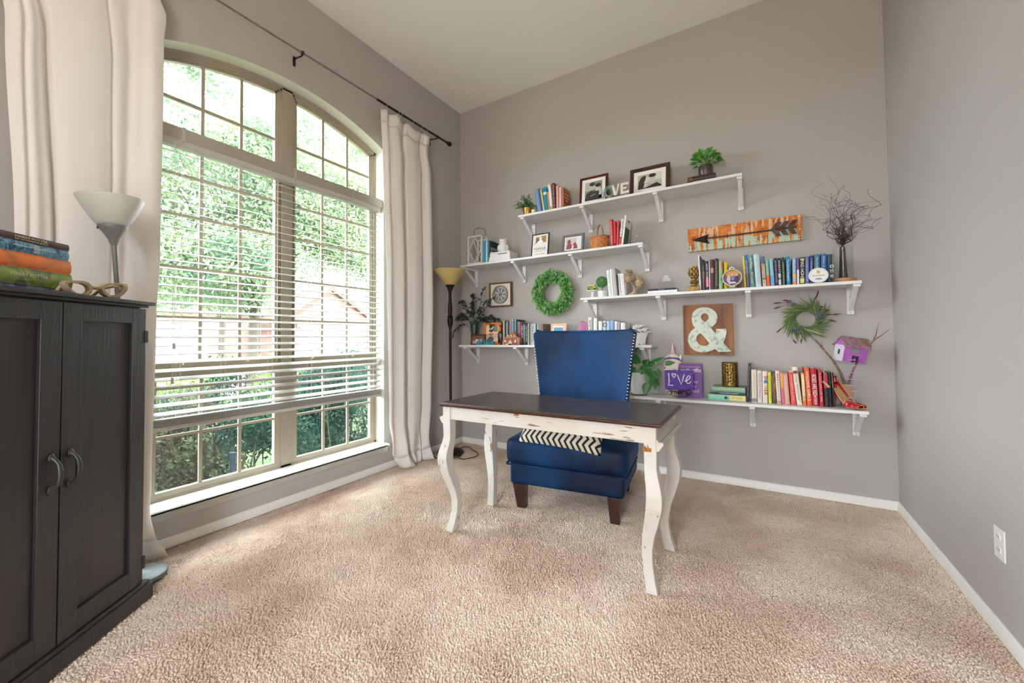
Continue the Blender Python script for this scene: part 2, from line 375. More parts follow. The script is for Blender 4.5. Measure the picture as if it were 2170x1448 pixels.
# ---------------------------------------------------------------- blind
bl = thing('window_blind', 'wide white slatted blind hanging in the lower part of the arched window', 'blind', (-0.045, YC, 2.19))
BW = mat('#bdb9b1', 0.45, name='blind_slat', spec=0.4)
BY0, BY1 = OY0 + .008, OY1 - .010
MB().box((-.075, BY0, 2.150), (-.022, BY1, 2.185)).build('headrail', BW, bl, bevel=.003)
b = MB().box((-.012, BY0, 2.183), (-.008, BY1, 2.250)); b.box((-.070, BY1 - .001, 2.183), (-.008, BY1 + .004, 2.250)); b.build('valance', mat('#a79f92', .45, name='valance_shaded'), bl, bevel=.001)  # valance darker than the slats: backlit shade put into its colour
for y in (-2.42, -1.79, -1.33):
    cl = MB(); cl.box((-.024, y - .008, 2.176), (-.004, y + .008, 2.182)).box((-.0075, y - .007, 2.18), (-.0055, y + .007, 2.252)).box((-.012, y - .007, 2.250), (-.0055, y + .007, 2.254))
    cl.build('valance_clip', mat('#b9b3a3', .2, name='clear_clip'), bl)
sl = MB(); ZS0, ZS1, NS = 0.690, 2.118, 32; tilt = math.radians(17); SX = -.048
for i in range(NS):
    z = ZS0 + (ZS1 - ZS0) * i / (NS - 1); hw = .025; dx, dz = hw * math.cos(tilt), hw * math.sin(tilt)
    sg = rnd.uniform(-.0012, .0012)
    ring = lambda y, e: [(SX - dx, y, z + dz + e), (SX, y, z + .0022 + e), (SX + dx, y, z - dz + e), (SX + dx, y, z - dz + .0028 + e), (SX, y, z + .0052 + e), (SX - dx, y, z + dz + .0028 + e)]
    sl.loft([ring(BY0, 0), ring(YC, sg), ring(BY1, 0)])
for i in range(6):
    z = 0.632 + i * .0062; sl.box((SX - .025, BY0, z), (SX + .025, BY1, z + .003))
sl.build('slats', BW, bl)
b = MB().box((SX - .026, BY0, .606), (SX + .026, BY1, .628)); b.build('bottom_rail', BW, bl, bevel=.005, seg=3)
cd_ = MB(); CRD = mat('#e9e6dd', .7, name='cord')
for y in (-2.42, -2.20, -1.93, -1.66, -1.37, -1.12):
    for x in (SX + .0265, SX - .0265): cd_.tube([(x, y, 2.16), (x, y, .63)], .0007, 5)
    cd_.tube([(SX, y + .012, 2.16), (SX, y + .012, .63)], .0008, 5)
    for i in range(0, NS): 
        z = ZS0 + (ZS1 - ZS0) * i / (NS - 1); cd_.tube([(SX + .0265, y, z - .009), (SX - .0265, y, z + .007)], .0005, 4)
cd_.build('ladder_cord', CRD, bl)
for y, zz in ((-2.452, 1.07), (-2.458, 0.885)):
    b = MB().tube([(SX + .034, y, 2.165), (SX + .036, y + .002, zz)], .0011, 6); b.build('lift_cord', CRD, bl)
    b = MB().lathe([(.0035, .028), (.006, .024), (.0065, .004), (.0085, .0), (.0085, -.004)], (SX + .036, y + .002, zz - .028), 10); b.build('cord_tassel', mat('#d8cdbd', .5, name='tassel'), bl, smooth=True)
b = MB(); cx_, cy_ = SX + .035, OY1 - .03
b.tube([(cx_, cy_, 2.16), (cx_ + .002, cy_ + .002, 1.10)], .0014, 6)
for k in range(4):
    b.tube([(cx_ + .004 + .012 * math.sin(k + t * PI * 2), cy_ - .012 + .009 * k + .012 * math.sin(t * PI), 1.135 - .12 * math.sin(t * PI) - .008 * k) for t in [j / 12 for j in range(13)]], .0016, 6)
b.tube([(cx_, cy_, 1.13), (cx_ + .005, cy_ - .012, .99), (cx_ + .004, cy_ - .008, .90)], .0016, 6)
b.build('looped_cord', CRD, bl)
b = MB().lathe([(.004, .03), (.007, .024), (.008, 0), (.001, -.002)], (cx_ + .004, cy_ - .008, .872), 10); b.build('cord_tassel', BW, bl, smooth=True)

# ---------------------------------------------------------------- curtain rod, rings and curtains
IRON = mat('#3c332b', .45, .7, name='bronze_metal'); NICK = mat('#8d867c', .35, .8, name='brushed_metal')
rod = thing('curtain_rod', 'long bronze curtain rod with a ball finial running above the arched window', 'curtain rod', (0.1, -1.8, 3.0))
RZ, RX = 3.004, 0.10
MB().tube([(RX, -1.19, RZ), (RX, -.335, RZ)], .0095, 12).build('thick_tube', IRON, rod, smooth=True)
MB().tube([(RX, -3.35, RZ), (RX, -1.19, RZ)], .0065, 12).build('thin_tube', NICK, rod, smooth=True)
def ylathe(b, prof, c, n=20):
    b.loft([[(c[0] + r * math.cos(2 * PI * j / n), c[1] + y, c[2] + r * math.sin(2 * PI * j / n)) for j in range(n)] for r, y in prof])
b = MB(); ylathe(b, [(.0098, 0), (.014, .003), (.014, .010), (.010, .014), (.016, .020), (.0215, .030), (.0235, .040), (.0215, .051), (.013, .060), (.002, .062)], (RX, -.338, RZ)); b.build('finial', IRON, rod, smooth=True)
for y in (-1.81, -.475):
    b = MB().box((0.001, y - .008, RZ - .055), (.005, y + .008, RZ + .012))
    b.tube([(.003, y, RZ - .005), (.05, y, RZ - .012), (.088, y, RZ - .018), (RX, y, RZ - .014)], [.006, .005, .005, .006], 8)
    ylathe(b, [(.0115, -.007), (.0135, -.004), (.0135, .004), (.0115, .007)], (RX, y, RZ)); b.build('rod_bracket', IRON, rod, smooth=True)

CLOTH = thin('curtain_cloth', '#f3eee8', 0.12)
def curtain(name, label, ledge, redge, ztop, folds, amp, sagz, seed, hooks, xbase=.085, puddle=.07, zbot=0.0, thick=.0022):
    """ledge/redge: [(z, y)] of the two side edges, top to bottom"""
    r = random.Random(seed); NU, NV = 150, 90
    def interp(tab, z):
        for (z0, y0), (z1, y1) in zip(tab, tab[1:]):
            if z >= z1: t = (z0 - z) / (z0 - z1) if z0 != z1 else 0; t = max(0, min(1, t)); t = t * t * (3 - 2 * t); return y0 + (y1 - y0) * t
        return tab[-1][1]
    ph = [(r.uniform(.7, 1.3), r.uniform(0, 6.28)) for _ in range(4)]
    vs = []; fs = []
    for i in range(NV + 1):
        v = i / NV
        for j in range(NU + 1):
            u = j / NU
            hk = min(abs(u - h) for h in hooks)
            zt = ztop - sagz * min(1, (hk / .12)) ** .7
            z = zt + (zbot - zt) * v
            yl, yr = interp(ledge, z), interp(redge, z)
            A = amp * (0.75 + .45 * v)
            w = 0
            for (fu, fw, fa) in folds:               # fold: centre, width, height
                fw2 = fw * (1 + .25 * v); c = fu + .02 * math.sin(3 * v + fu * 20)
                w += fa * math.exp(-((u - c) / fw2) ** 2)
            w += .05 * math.sin(u * 13 + ph[0][1] + v * 1.5) + .03 * math.sin(u * 29 + ph[1][1] - v * 2)
            x = xbase + A * (w - .35)
            y = yl + (yr - yl) * (u + .012 * math.sin(u * 25 + v * 3))
            if v > .86:                              # cloth breaks on the floor
                q = (v - .86) / .14; x += puddle * q * q * (.6 + .4 * math.sin(u * 9 + seed)); x += .016 * q * math.sin(u * 21 + q * 5); z += .010 * q * math.sin(u * 27 + 1); y += .012 * q * math.sin(u * 14 + q * 7)
            z = max(z, zbot + .003)
            vs.append((max(x, .012), y, z))
    for i in range(NV):
        for j in range(NU):
            a = i * (NU + 1) + j; fs.append((a, a + 1, a + NU + 2, a + NU + 1))
    o = None
    for part, r0, r1 in ((name, 3, NV - 3), ('heading_band', 0, 3), ('bottom_hem', NV - 3, NV)):
        b = MB(); b.v = vs[r0 * (NU + 1):(r1 + 1) * (NU + 1)]; b.f = fs[:(r1 - r0) * NU]; b.mi = [0] * len(b.f)
        q = b.build(part, CLOTH, o, smooth=2); m = q.modifiers.new('s', 'SOLIDIFY'); m.thickness = thick; m.offset = 0
        o = o or q
    return tag(o, label, 'curtain', 'cream curtains on the rod')
curtain('curtain', 'cream curtain panel in the room corner beside the dark tall floor lamp', [(2.95, -1.135), (2.6, -1.115), (1.54, -1.08), (.39, -1.063), (.15, -1.03), (0, -.965)],
        [(2.95, -.555), (2.80, -.585), (2.60, -.545), (1.5, -.540), (.5, -.575), (.2, -.61), (0, -.63)], 2.975,
        [(.05, .06, .75), (.28, .09, .95), (.45, .020, -1.1), (.62, .12, .55), (.81, .017, -1.2), (.93, .06, .9)], .040, .03, 5, (.07, .26, .30, .52, .80, .86, .99))
curtain('curtain', 'cream curtain panel behind the black cabinet, left of the window', [(3.0, -3.20), (2.4, -3.055), (1.5, -3.02), (0, -3.05)],
        [(3.0, -2.60), (2.86, -2.565), (2.76, -2.532), (2.6, -2.543), (1.5, -2.553), (1.2, -2.565), (.3, -2.575), (.1, -2.555), (0, -2.52)], 2.975,
        [(.05, .035, .7), (.17, .03, .55), (.245, .014, -1.2), (.45, .16, .55), (.64, .016, -.35), (.76, .035, -.6), (.93, .07, .8)], .036, .012, 9, (.05, .3, .55, .8, .98), puddle=.045)
RINGM = mat('#d9d3c6', .35, .5, name='ring_metal')
for i, px in enumerate((819, 844, 850, 875, 893, 904)):
    y = at(px, 210 + (px - 800) * .62, x=RX).y
    b = MB(); b.tube([(RX + .0135 * math.cos(t), y, RZ - .003 + .0145 * math.sin(t)) for t in [2 * PI * k / 16 for k in range(17)]], .0014, 6)
    b.tube([(RX, y, RZ - .018), (RX - .003, y, RZ - .036)], .0018, 6)
    tag(b.build('curtain_ring', RINGM, smooth=True), ('%s pale clip ring holding the corner curtain on its rod' % ('first', 'second', 'third', 'fourth', 'fifth', 'last')[i]) + ', counted from the window side', 'curtain ring', 'clip rings of the corner curtain')

# wall outlet on the right wall
ot = thing('wall_outlet', 'white double electrical outlet low on the right wall', 'outlet', (W, -1.231, .28))
b = MB().box((W - .005, -1.268, .280), (W - .0002, -1.194, .390)); b.build('cover_plate', WHITE, ot, bevel=.002)
for z in (.312, .358):
    b = MB(); b.loft([[(x, -1.231 + .016 * math.cos(t) * 1.0, z + .014 * math.sin(t)) for t in [2 * PI * k / 16 for k in range(16)]] for x in (W - .0075, W - .004)])
    b.build('receptacle', WHITE, ot, smooth=True)
for z in (.312, .358):
    b = MB()
    for y in (-1.237, -1.225): b.box((W - .0079, y - .0012, z - .002), (W - .0072, y + .0012, z + .007))
    b.build('slots', mat('#55524c', .6, name='dark_slot'), ot)
# ================================================================ cabinet standing across the corner
CT = Matrix(((-0.6136, -0.7896, 0, 0.444), (0.7896, -0.6136, 0, -2.666), (0, 0, 1, 0), (0, 0, 0, 1)))
CTI = CT.inverted()
def cat_(px, py, yl):                                # point on the plane y = yl of the cabinet's own frame
    n = CT.to_3x3() @ Vector((0, 1, 0)); a = CT @ Vector((0, yl, 0)); d = Vector(CF + CR * (px - PCX) / FOC - CU * (py - PCY) / FOC)
    c = Vector(CAM); t = (a - c).dot(n) / d.dot(n); return CTI @ (c + d * t)
BLK = mat('#333031', .38, spec=.55, name='black_woodgrain', c2='#2a292b', cs=(50, 50, 3), cd=6, bump=.35, bs=(150, 150, 7), bdist=.002)
cab = thing('storage_cabinet', 'tall black two-door wood cabinet in the left corner, stacked with books', 'cabinet', (0.72, -3.05, 0))
def cb(name, boxes, m=BLK, bevel=.0015, parent=cab):
    b = MB(); b.T = CT
    for a, c in boxes: b.box(a, c)
    return b.build(name, m, parent, bevel=bevel)
XL, XM, XR, D = -0.79, -0.395, 0.0, 0.385
cb('body', [((XL + .045, .035, .066), (XR - .045, D, 1.225))])
cb('plinth', [((XL, 0, 0), (XR, D, .062)), ((XL + .012, .006, .062), (XR - .012, D, .078))], bevel=.003)
cb('top', [((XL + .012, .012, 1.222), (XR - .030, D, 1.232)), ((XL - .002, -.006, 1.232), (XR - .016, D + .005, 1.246))])
for side in (0, 1):
    a, c = ((XM + .0025, XR - .040) if side else (XL + .040, XM - .0025)); z0, z1 = .081, 1.216; st = .068
    d = cb('door', [((a, .015, z0), (a + st, .034, z1)), ((c - st, .015, z0), (c, .034, z1)), ((a + st, .0155, z0), (c - st, .034, z0 + .075)), ((a + st, .0155, z1 - .062), (c - st, .034, z1))])
    cb('panel', [((a + st, .026, z0 + .075), (c - st, .033, z1 - .062))], parent=d, bevel=0)
    hx = a + .030 if side else c - .030; hb = MB(); hb.T = CT
    hb.tube([(hx, .012, .704), (hx, .000, .696), (hx, -.010, .683), (hx, -.014, .662), (hx, -.014, .640), (hx, -.010, .620), (hx, .000, .608), (hx, .012, .600)], [.0075, .006, .0065, .0082, .0082, .0065, .006, .0075], 10)
    for z in (.704, .600): hb.ball((hx, .012, z), .011, 12, 8, sz=1.3, sy=.45)
    hb.build('handle', mat('#4a4a48', .42, .7, name='pewter'), d, smooth=True)
    xe = c if side else a; sg = 1 if side else -1
    for z in (1.10, .16): cb('hinge', [((xe - .004 * sg if sg > 0 else xe - .010, .012, z - .025), (xe + .010 if sg > 0 else xe + .004, .030, z + .025))], mat('#3a2a24', .5, .3, name='hinge_metal'), parent=d)

# ---- books piled on the cabinet, spines to the room
def art(name, cols, sc, rough=.45):                  # printed jacket: several colours in soft patches
    if name in _mc: return _mc[name]
    m = bpy.data.materials.new(name); m.use_nodes = True; nt = m.node_tree; N = nt.nodes; L = nt.links; b = N['Principled BSDF']; b.inputs['Roughness'].default_value = rough
    tc = N.new('ShaderNodeTexCoord'); mp = N.new('ShaderNodeMapping'); mp.inputs['Scale'].default_value = sc; L.new(tc.outputs['Object'], mp.inputs[0])
    n = N.new('ShaderNodeTexNoise'); n.inputs['Scale'].default_value = 1; n.inputs['Detail'].default_value = 3; n.inputs['Distortion'].default_value = 1.2; L.new(mp.outputs[0], n.inputs['Vector'])
    r = N.new('ShaderNodeValToRGB'); L.new(n.outputs['Fac'], r.inputs[0]); k = len(cols)
    while len(r.color_ramp.elements) < k: r.color_ramp.elements.new(.5)
    for i, c in enumerate(cols): r.color_ramp.elements[i].position = .30 + .40 * i / (k - 1); r.color_ramp.elements[i].color = (*lin(c), 1)
    L.new(r.outputs[0], b.inputs['Base Color']); _mc[name] = m; return m
PAGES = mat('#e9e2d0', .8, name='page_edges', c2='#d8cfba', cs=(3, 3, 900), cd=1)
def book_geo(t, dp, h, hard=True):
    """upright book, spine at y=0 facing -y, depth +y; returns cover and pages builders"""
    cv = MB(); e = .0025 if hard else .0012; o = .003 if hard else .0
    k = 5; r = min(t * .18, .006)
    for x0, x1 in ((0, e), (t - e, t)): cv.box((x0, r * .6, 0), (x1, dp, h))
    ring = lambda z: [(x * t, r * (1 - math.sin(PI * x)) * .9, z) for x in [j / k for j in range(k + 1)]] + [(x * t, r * (1 - math.sin(PI * x)) * .9 + e, z) for x in [j / k for j in range(k, -1, -1)]]
    cv.loft([ring(0), ring(h)])
    pg = MB().box((e, r + e, o), (t - e, dp - o, h - o)); return cv, pg
def place_book(M, t, dp, h, cover, label, hard=True, group=None, title=None, tcol='#f2efe6', tsize=.6, pages=None, cat='book', author=None, acol=None, bands=()):
    """M: world matrix whose x is thickness, y depth, z height"""
    cv, pg = book_geo(t, dp, h, hard); loc = M.translation
    o = cv.build('book', cover, origin=(0, 0, 0), smooth=True); o.matrix_world = M; WL[o.name] = (0, 0, 0); tag(o, label, cat, group)
    pg.build('pages', pages or PAGES, o)
    for z0, z1, c in bands:                          # printed bands and boxes on the spine
        bb = MB().box((t * .07, -.0006, h * z0), (t * .93, .0012, h * z1)); bb.build('spine_band', mat(c, .5, name='printed_band'), o)
    R = Matrix(((0, 1, 0, t / 2), (0, 0, -1, -.0012), (-1, 0, 0, 0), (0, 0, 0, 1)))      # reads downward
    if title: text(title, t * tsize, Matrix.Translation((0, 0, h * (.56 if author else .52))) @ R, mat(tcol, .5, name='print'), o, width=h * (.55 if author else .78))
    if author: text(author, t * tsize * .62, Matrix.Translation((0, 0, h * .16)) @ R, mat(acol or tcol, .5, name='print'), o, width=h * .24)
    return o
zc = 1.2465
R90 = Matrix(((0, 0, -1, 0), (0, 1, 0, 0), (1, 0, 0, 0), (0, 0, 0, 1)))               # thickness -> up, height -> -x
pile = [  # thickness, right end px, length, depth, y, material, label, title
 (.016, 157, .29, .17, .050, art('cloth_navy', ['#2b3550', '#46557d', '#8089ad', '#3b4668'], (9, 9, 30)), 'folded navy and lilac book lying at the bottom of the cabinet stack', None),
 (.052, 155, .235, .16, .045, art('jacket_green', ['#6f7358', '#5f6b45', '#8c9e4a', '#5b7a35', '#3e4a2e'], (7, 7, 9)), 'thick green jacketed hardcover low in the cabinet stack', 'HARRY POTTER'),
 (.049, 152, .235, .16, .052, art('jacket_orange', ['#e2512c', '#e97c33', '#d87a35', '#b5652f', '#7d4426'], (7, 7, 7)), 'orange jacketed hardcover in the middle of the cabinet stack', None),
 (.036, 146.5, .230, .155, .055, art('jacket_blue', ['#20304a', '#3f6e8f', '#6ea3b8', '#2b4a68', '#90bccb'], (22, 22, 30)), 'blue illustrated hardcover second from the top of the cabinet stack', 'Harry Potter and the Sorcerer\'s Stone'),
 (.023, 146.5, .232, .155, .060, art('jacket_maroon', ['#4a1f1c', '#3d3a2b', '#5e241f', '#2f3527'], (14, 14, 14)), 'thin maroon and dark green book topping the cabinet stack', 'HARRY POTTER'),
]
for i, (t, pxr, ln, dp, yl, m, lab, ti) in enumerate(pile):
    xr = cat_(pxr, 560, yl).x
    M = CT @ Matrix.Translation((xr, yl, zc)) @ R90
    o = place_book(M, t - .0006, dp, ln, m, lab, hard=i > 0, group='books stacked on the cabinet')
    if ti:
        tw, tz, th = {1: (.11, .60, .30), 3: (.125, .50, .16), 4: (.098, .54, .42)}[i]
        T = Matrix(((0, 1, 0, t * .60), (0, 0, -1, -.0012), (-1, 0, 0, ln * tz), (0, 0, 0, 1)))
        T = Matrix.Translation((t * .58, -.0012, ln * tz)) @ Matrix(((0, 1, 0, 0), (0, 0, -1, 0), (-1, 0, 0, 0), (0, 0, 0, 1)))
        text(ti, t * th, T, mat('#cfc6ae' if i != 3 else '#dfeaf0', .4, name='print'), o, width=tw)
        if i == 4: text('AND THE CHAMBER OF SECRETS', t * .2, Matrix.Translation((-t * .34, 0, 0)) @ T, mat('#cfc6ae', .4, name='print'), o, width=.10)
        if i == 1: text('AND THE', t * .2, Matrix.Translation((-t * .30, 0, .0)) @ T, mat('#8f9077', .4, name='print'), o, width=.07)
    if i == 3:
        bb = MB()
        for k in range(7): bb.box((t * (.14 + .11 * k), -.001, .100), (t * (.14 + .11 * k) + .0015, .0008, .117))
        bb.build('printed_marks', mat('#d9dfe0', .5, name='print'), o)
    zc += t
# ---- decorative spectacles
sp = thing('decorative_glasses', 'oversized weathered tan spectacles frame standing on the cabinet edge', 'glasses', tuple(CT @ Vector((-.22, .03, 1.246))))
def sl_(px, py): q = cat_(px, py, .020); q.z = max(q.z, 1.2468); return q
def frame_ring(outer, inner):
    b = MB(); b.T = CT; n = len(outer); y0, y1 = .012, .030
    vo = [sl_(*p) for p in outer]; vi = [sl_(*p) for p in inner]
    vs = [(p.x, y0, p.z) for p in vo] + [(p.x, y0, p.z) for p in vi] + [(p.x, y1, p.z) for p in vo] + [(p.x, y1, p.z) for p in vi]
    fs = []
    for i in range(n):
        k = (i + 1) % n; fs += [(i, k, n + k, n + i), (2 * n + i, 3 * n + i, 3 * n + k, 2 * n + k), (i, 2 * n + i, 2 * n + k, k), (n + i, n + k, 3 * n + k, 3 * n + i)]
    return b.add(vs, fs)
TAN = mat('#b7a283', .6, name='weathered_wood', c2='#8f7a5c', cs=30, cd=5, bump=.3, bs=90)
lo = [(131, 599), (138, 595), (155, 594.5), (172, 595.5), (184, 599), (190, 606), (192, 614), (189, 622), (184, 627), (172, 628.5), (158, 626), (146, 620), (138, 612), (133, 605)]
li = [(139, 602), (144, 600), (156, 600), (170, 601), (180, 604.5), (185, 609), (187, 614), (185, 618.5), (180, 622.5), (171, 623.5), (160, 621.5), (151, 617), (145, 611), (141, 606)]
ro = [(212, 609), (218, 603.5), (228, 600.5), (242, 600), (256, 601.5), (264, 602), (268, 609), (266, 616), (259, 624), (249, 629.5), (238, 631.5), (226, 630), (217, 624), (213, 616)]
ri = [(218, 611), (222, 607), (230, 604.5), (242, 604), (253, 605), (259, 606.5), (261, 610), (259, 616), (254, 621.5), (247, 625.5), (238, 627), (229, 625.5), (222, 621), (219, 616)]
b = frame_ring(lo, li); o1 = frame_ring(ro, ri); n0 = len(b.v); b.v += o1.v; b.f += [tuple(i + n0 for i in f) for f in o1.f]; b.mi += o1.mi
b.tube([Vector((sl_(*p).x, .020, sl_(*p).z)) for p in ((188, 606), (196, 610), (203, 611.5), (210, 610), (215, 607))], [.007, .006, .006, .006, .007], 10)
b.build('front_frame', TAN, sp, bevel=.002)
for pts in (((134, 600), .02, .042), ((265, 606), .02, .15)):
    q = cat_(*pts[0], .026); b = MB(); b.T = CT; ye = pts[2]; b.tube([(q.x, .026, q.z), (q.x + .004, .026 + (ye - .026) * .4, q.z - .003), (q.x + .002, .026 + (ye - .026) * .7, q.z - .012), (q.x - .002, ye, 1.2545)], [.006, .005, .005, .006], 8); b.build('temple_arm', TAN, sp, smooth=True)

# ================================================================ floor lamps
def tilt_T(base, top):                               # frame whose z axis runs from base to top
    base = Vector(base); z = (Vector(top) - base).normalized(); x = Vector((1, 0, 0)); y = z.cross(x).normalized(); x = y.cross(z)
    return Matrix(((x.x, y.x, z.x, base.x), (x.y, y.y, z.y, base.y), (x.z, y.z, z.z, base.z), (0, 0, 0, 1)))
SIL = mat('#85837d', .5, .3, name='silver_paint')
lp = thing('floor_lamp', 'silver floor lamp with a white bowl shade behind the black cabinet', 'floor lamp', (.235, -2.655, 0))
def lampT(z): return None
LT = tilt_T((.235, -2.655, .0), (.258, -2.766, 1.6))
MB().lathe([(.100, .0), (.104, .010), (.100, .020), (.085, .027), (.06, .030), (.02, .034), (.012, .040)], (.235, -2.655, 0), 32).build('base', mat('#6c7472', .45, .3, name='grey_metal'), lp, smooth=True)
b = MB(); b.T = LT; b.lathe([(.0095, .03), (.0095, 1.53)], n=14); b.build('pole', SIL, lp, smooth=True)
b = MB(); b.T = LT; b.lathe([(.010, 1.505), (.014, 1.515), (.020, 1.535), (.034, 1.562), (.046, 1.578), (.050, 1.590), (.050, 1.597)], n=24); b.build('socket_cup', SIL, lp, smooth=True)
b = MB(); b.T = LT; b.loft([[((.0465 + dr) * math.cos(a) , -(.0465 + dr) * abs(math.sin(a)) - .004, z) for a in (PI * .42, PI * .5, PI * .58)] for z, dr in ((1.573, 0), (1.583, .001))], close=False, cap=False); b.build('switch_slot', mat('#22201f', .5, name='black_slot'), lp)
def bowl(T, prof, name, m, parent):
    b = MB(); b.T = T; b.lathe(prof, n=40, cap=False); o = b.build(name, m, parent, smooth=2); q = o.modifiers.new('s', 'SOLIDIFY'); q.thickness = .003; return o
bowl(LT, [(.046, 1.592), (.057, 1.606), (.072, 1.632), (.088, 1.662), (.100, 1.688), (.107, 1.705), (.110, 1.714)], 'lamp_shade', mat('#dedfd6', .35, spec=.5, name='frosted_glass', trans=.25, sss=.3), lp)
BRZ = mat('#2a201c', .45, .5, name='dark_bronze')
l2 = thing('floor_lamp', 'dark bronze turned floor lamp with an amber bowl shade in the room corner', 'floor lamp', (.17, -.385, 0))
c2 = (.17, -.385, 0)
MB().lathe([(.118, 0), (.122, .008), (.118, .018), (.100, .024), (.094, .032), (.075, .037), (.040, .044), (.022, .055), (.016, .07)], c2, 36).build('base', BRZ, l2, smooth=True)
MB().lathe([(.016, .06), (.0125, .08), (.0125, 1.18)], c2, 16).build('pole', BRZ, l2, smooth=True)
MB().lathe([(.0125, 1.175), (.014, 1.185), (.020, 1.20), (.027, 1.235), (.028, 1.262), (.022, 1.276), (.026, 1.284), (.024, 1.292), (.016, 1.305), (.020, 1.33), (.021, 1.37), (.015, 1.43), (.012, 1.49), (.016, 1.53), (.026, 1.552), (.030, 1.570), (.042, 1.577), (.042, 1.592)], c2, 20).build('turned_neck', BRZ, l2, smooth=True)
bowl(Matrix.Translation(c2), [(.036, 1.588), (.046, 1.596), (.070, 1.625), (.100, 1.668), (.125, 1.703), (.142, 1.722), (.146, 1.732)], 'lamp_shade', mat('#d9c183', .35, spec=.5, name='amber_glass', trans=.15, sss=.3), l2)
b = MB(); cp = [at(*p, z=.006) for p in ((975, 950), (983, 947), (994, 948), (1003, 955), (1012, 960), (1010, 967), (1000, 970), (985, 973), (975, 972), (966, 969), (955, 973), (944, 972), (935, 972), (922, 970), (916, 962), (922, 955), (935, 954))]
sm = []
for i in range(len(cp) - 1):
    p0, p1, p2, p3 = cp[max(i - 1, 0)], cp[i], cp[i + 1], cp[min(i + 2, len(cp) - 1)]
    for k in range(4): t = k / 4; sm.append(.5 * ((2 * p1) + (p2 - p0) * t + (2 * p0 - 5 * p1 + 4 * p2 - p3) * t * t + (3 * p1 - p0 - 3 * p2 + p3) * t ** 3))
b.tube(sm, .0035, 7); b.build('power_cord', mat('#1d1816', .6, name='black_cord'), l2, smooth=True)
b = MB(); q = at(972, 966, z=.012); b.box((q.x - .014, q.y - .010, .002), (q.x + .014, q.y + .022, .024)); b.build('foot_switch', mat('#1d1816', .5, name='black_plastic'), l2, bevel=.004)

# ================================================================ writing desk
DX0, DX1, DY0, DY1, DZ = 1.118, 2.318, -1.622, -1.085, 0.721
desk = thing('writing_desk', 'distressed white desk with dark brown top and curved legs before the blue chair', 'desk', ((DX0 + DX1) / 2, (DY0 + DY1) / 2, 0))
DW = mat('#d5d0c8', .55, name='chipped_white_paint', c2='#ccc4b8', cs=5, cd=5, c3='#8c6a50', cs3=(7, 7, 75), cr3=(.652, .668), bump=.25, bs=(10, 10, 60), bdist=.003)
DWL = mat('#d5d0c8', .55, name='chipped_leg_paint', c2='#ccc4b8', cs=5, cd=5, c3='#8c6a50', cs3=(55, 55, 9), cr3=(.655, .672), bump=.25, bs=(60, 60, 10), bdist=.003)
DT = mat('#463b37', .26, spec=.5, name='dark_stained_top', c2='#3a322f', cs=(4, 45, 45), cd=6, c3='#75685f', cs3=(60, 60, 60), cr3=(.70, .74), bump=.15, bs=(6, 90, 90))
def rect_ring(e, z): return [(DX0 + e, DY0 + e, z), (DX1 - e, DY0 + e, z), (DX1 - e, DY1 - e, z), (DX0 + e, DY1 - e, z)]
MB().loft([rect_ring(e, z) for e, z in ((.020, .697), (.016, .699), (.008, .701), (.002, .705), (.000, .709), (.001, .713), (.0055, .7155), (.0055, .714))]).build('top_edge', mat('#54301f', .35, name='brown_stained_edge', c2='#3b2218', cs=(20, 20, 60)), desk)
MB().loft([rect_ring(e, z) for e, z in ((.0056, .700), (.0056, .7157), (.009, .7205), (.012, .721))]).build('desk_top', DT, desk)
LX0, LX1, LY0, LY1 = 1.135, 2.295, -1.606, -1.135     # outer faces of the leg posts
MB().box((LX0 + .012, LY0 + .006, .627), (LX1 - .012, LY0 + .030, .698)).build('front_apron', DW, desk, bevel=.002)
MB().box((LX0 + .012, LY1 - .030, .627), (LX1 - .012, LY1 - .006, .698)).build('rear_apron', DW, desk, bevel=.002)
for sx, xo in ((-1, LX0), (1, LX1)):
    b = MB(); xi = xo - sx * .012; b.box((min(xi, xi - sx * .02), LY0 + .04, .60), (max(xi, xi - sx * .02), LY1 - .04, .698)); b.build('side_apron', DW, desk)
    b = MB(); pr = [(0, .598), (.020, .600), (.036, .622), (.040, .629), (.038, .637), (.030, .640), (.024, .636), (.012, .650), (0, .668)]
    b.loft([[(xo - sx * .012 + sx * a, y, z) for a, z in pr] for y in (LY0 + .004, LY1 - .004)]); b.build('side_ledge', DW, desk, bevel=.001)
    for sy, yo in ((-1, LY0), (1, LY1)):
        b = MB(); rings = []
        tab = [(0.0, .048, -.006), (.02, .047, -.009), (.06, .043, -.018), (.11, .042, -.026), (.17, .044, -.028), (.23, .050, -.020), (.30, .058, -.001), (.36, .064, .013), (.41, .064, .017), (.45, .060, .013), (.49, .055, .004), (.53, .050, -.001), (.58, .051, 0), (.698, .052, 0)]
        for i in range(45):
            z = .698 * i / 44
            for (z0, w0, d0), (z1, w1, d1) in zip(tab, tab[1:]):
                if z0 <= z <= z1 + 1e-9: t = (z - z0) / (z1 - z0); t = t * t * (3 - 2 * t) if False else t; w = w0 + (w1 - w0) * t; dd = d0 + (d1 - d0) * t; break
            cx = xo - sx * .026 + sx * dd; cy = yo - sy * .026 + sy * dd; h = w / 2
            rings.append([(cx - h, cy - h, z), (cx + h, cy - h, z), (cx + h, cy + h, z), (cx - h, cy + h, z)])
        b.loft(rings); o = b.build('leg', DWL, desk, bevel=.003)
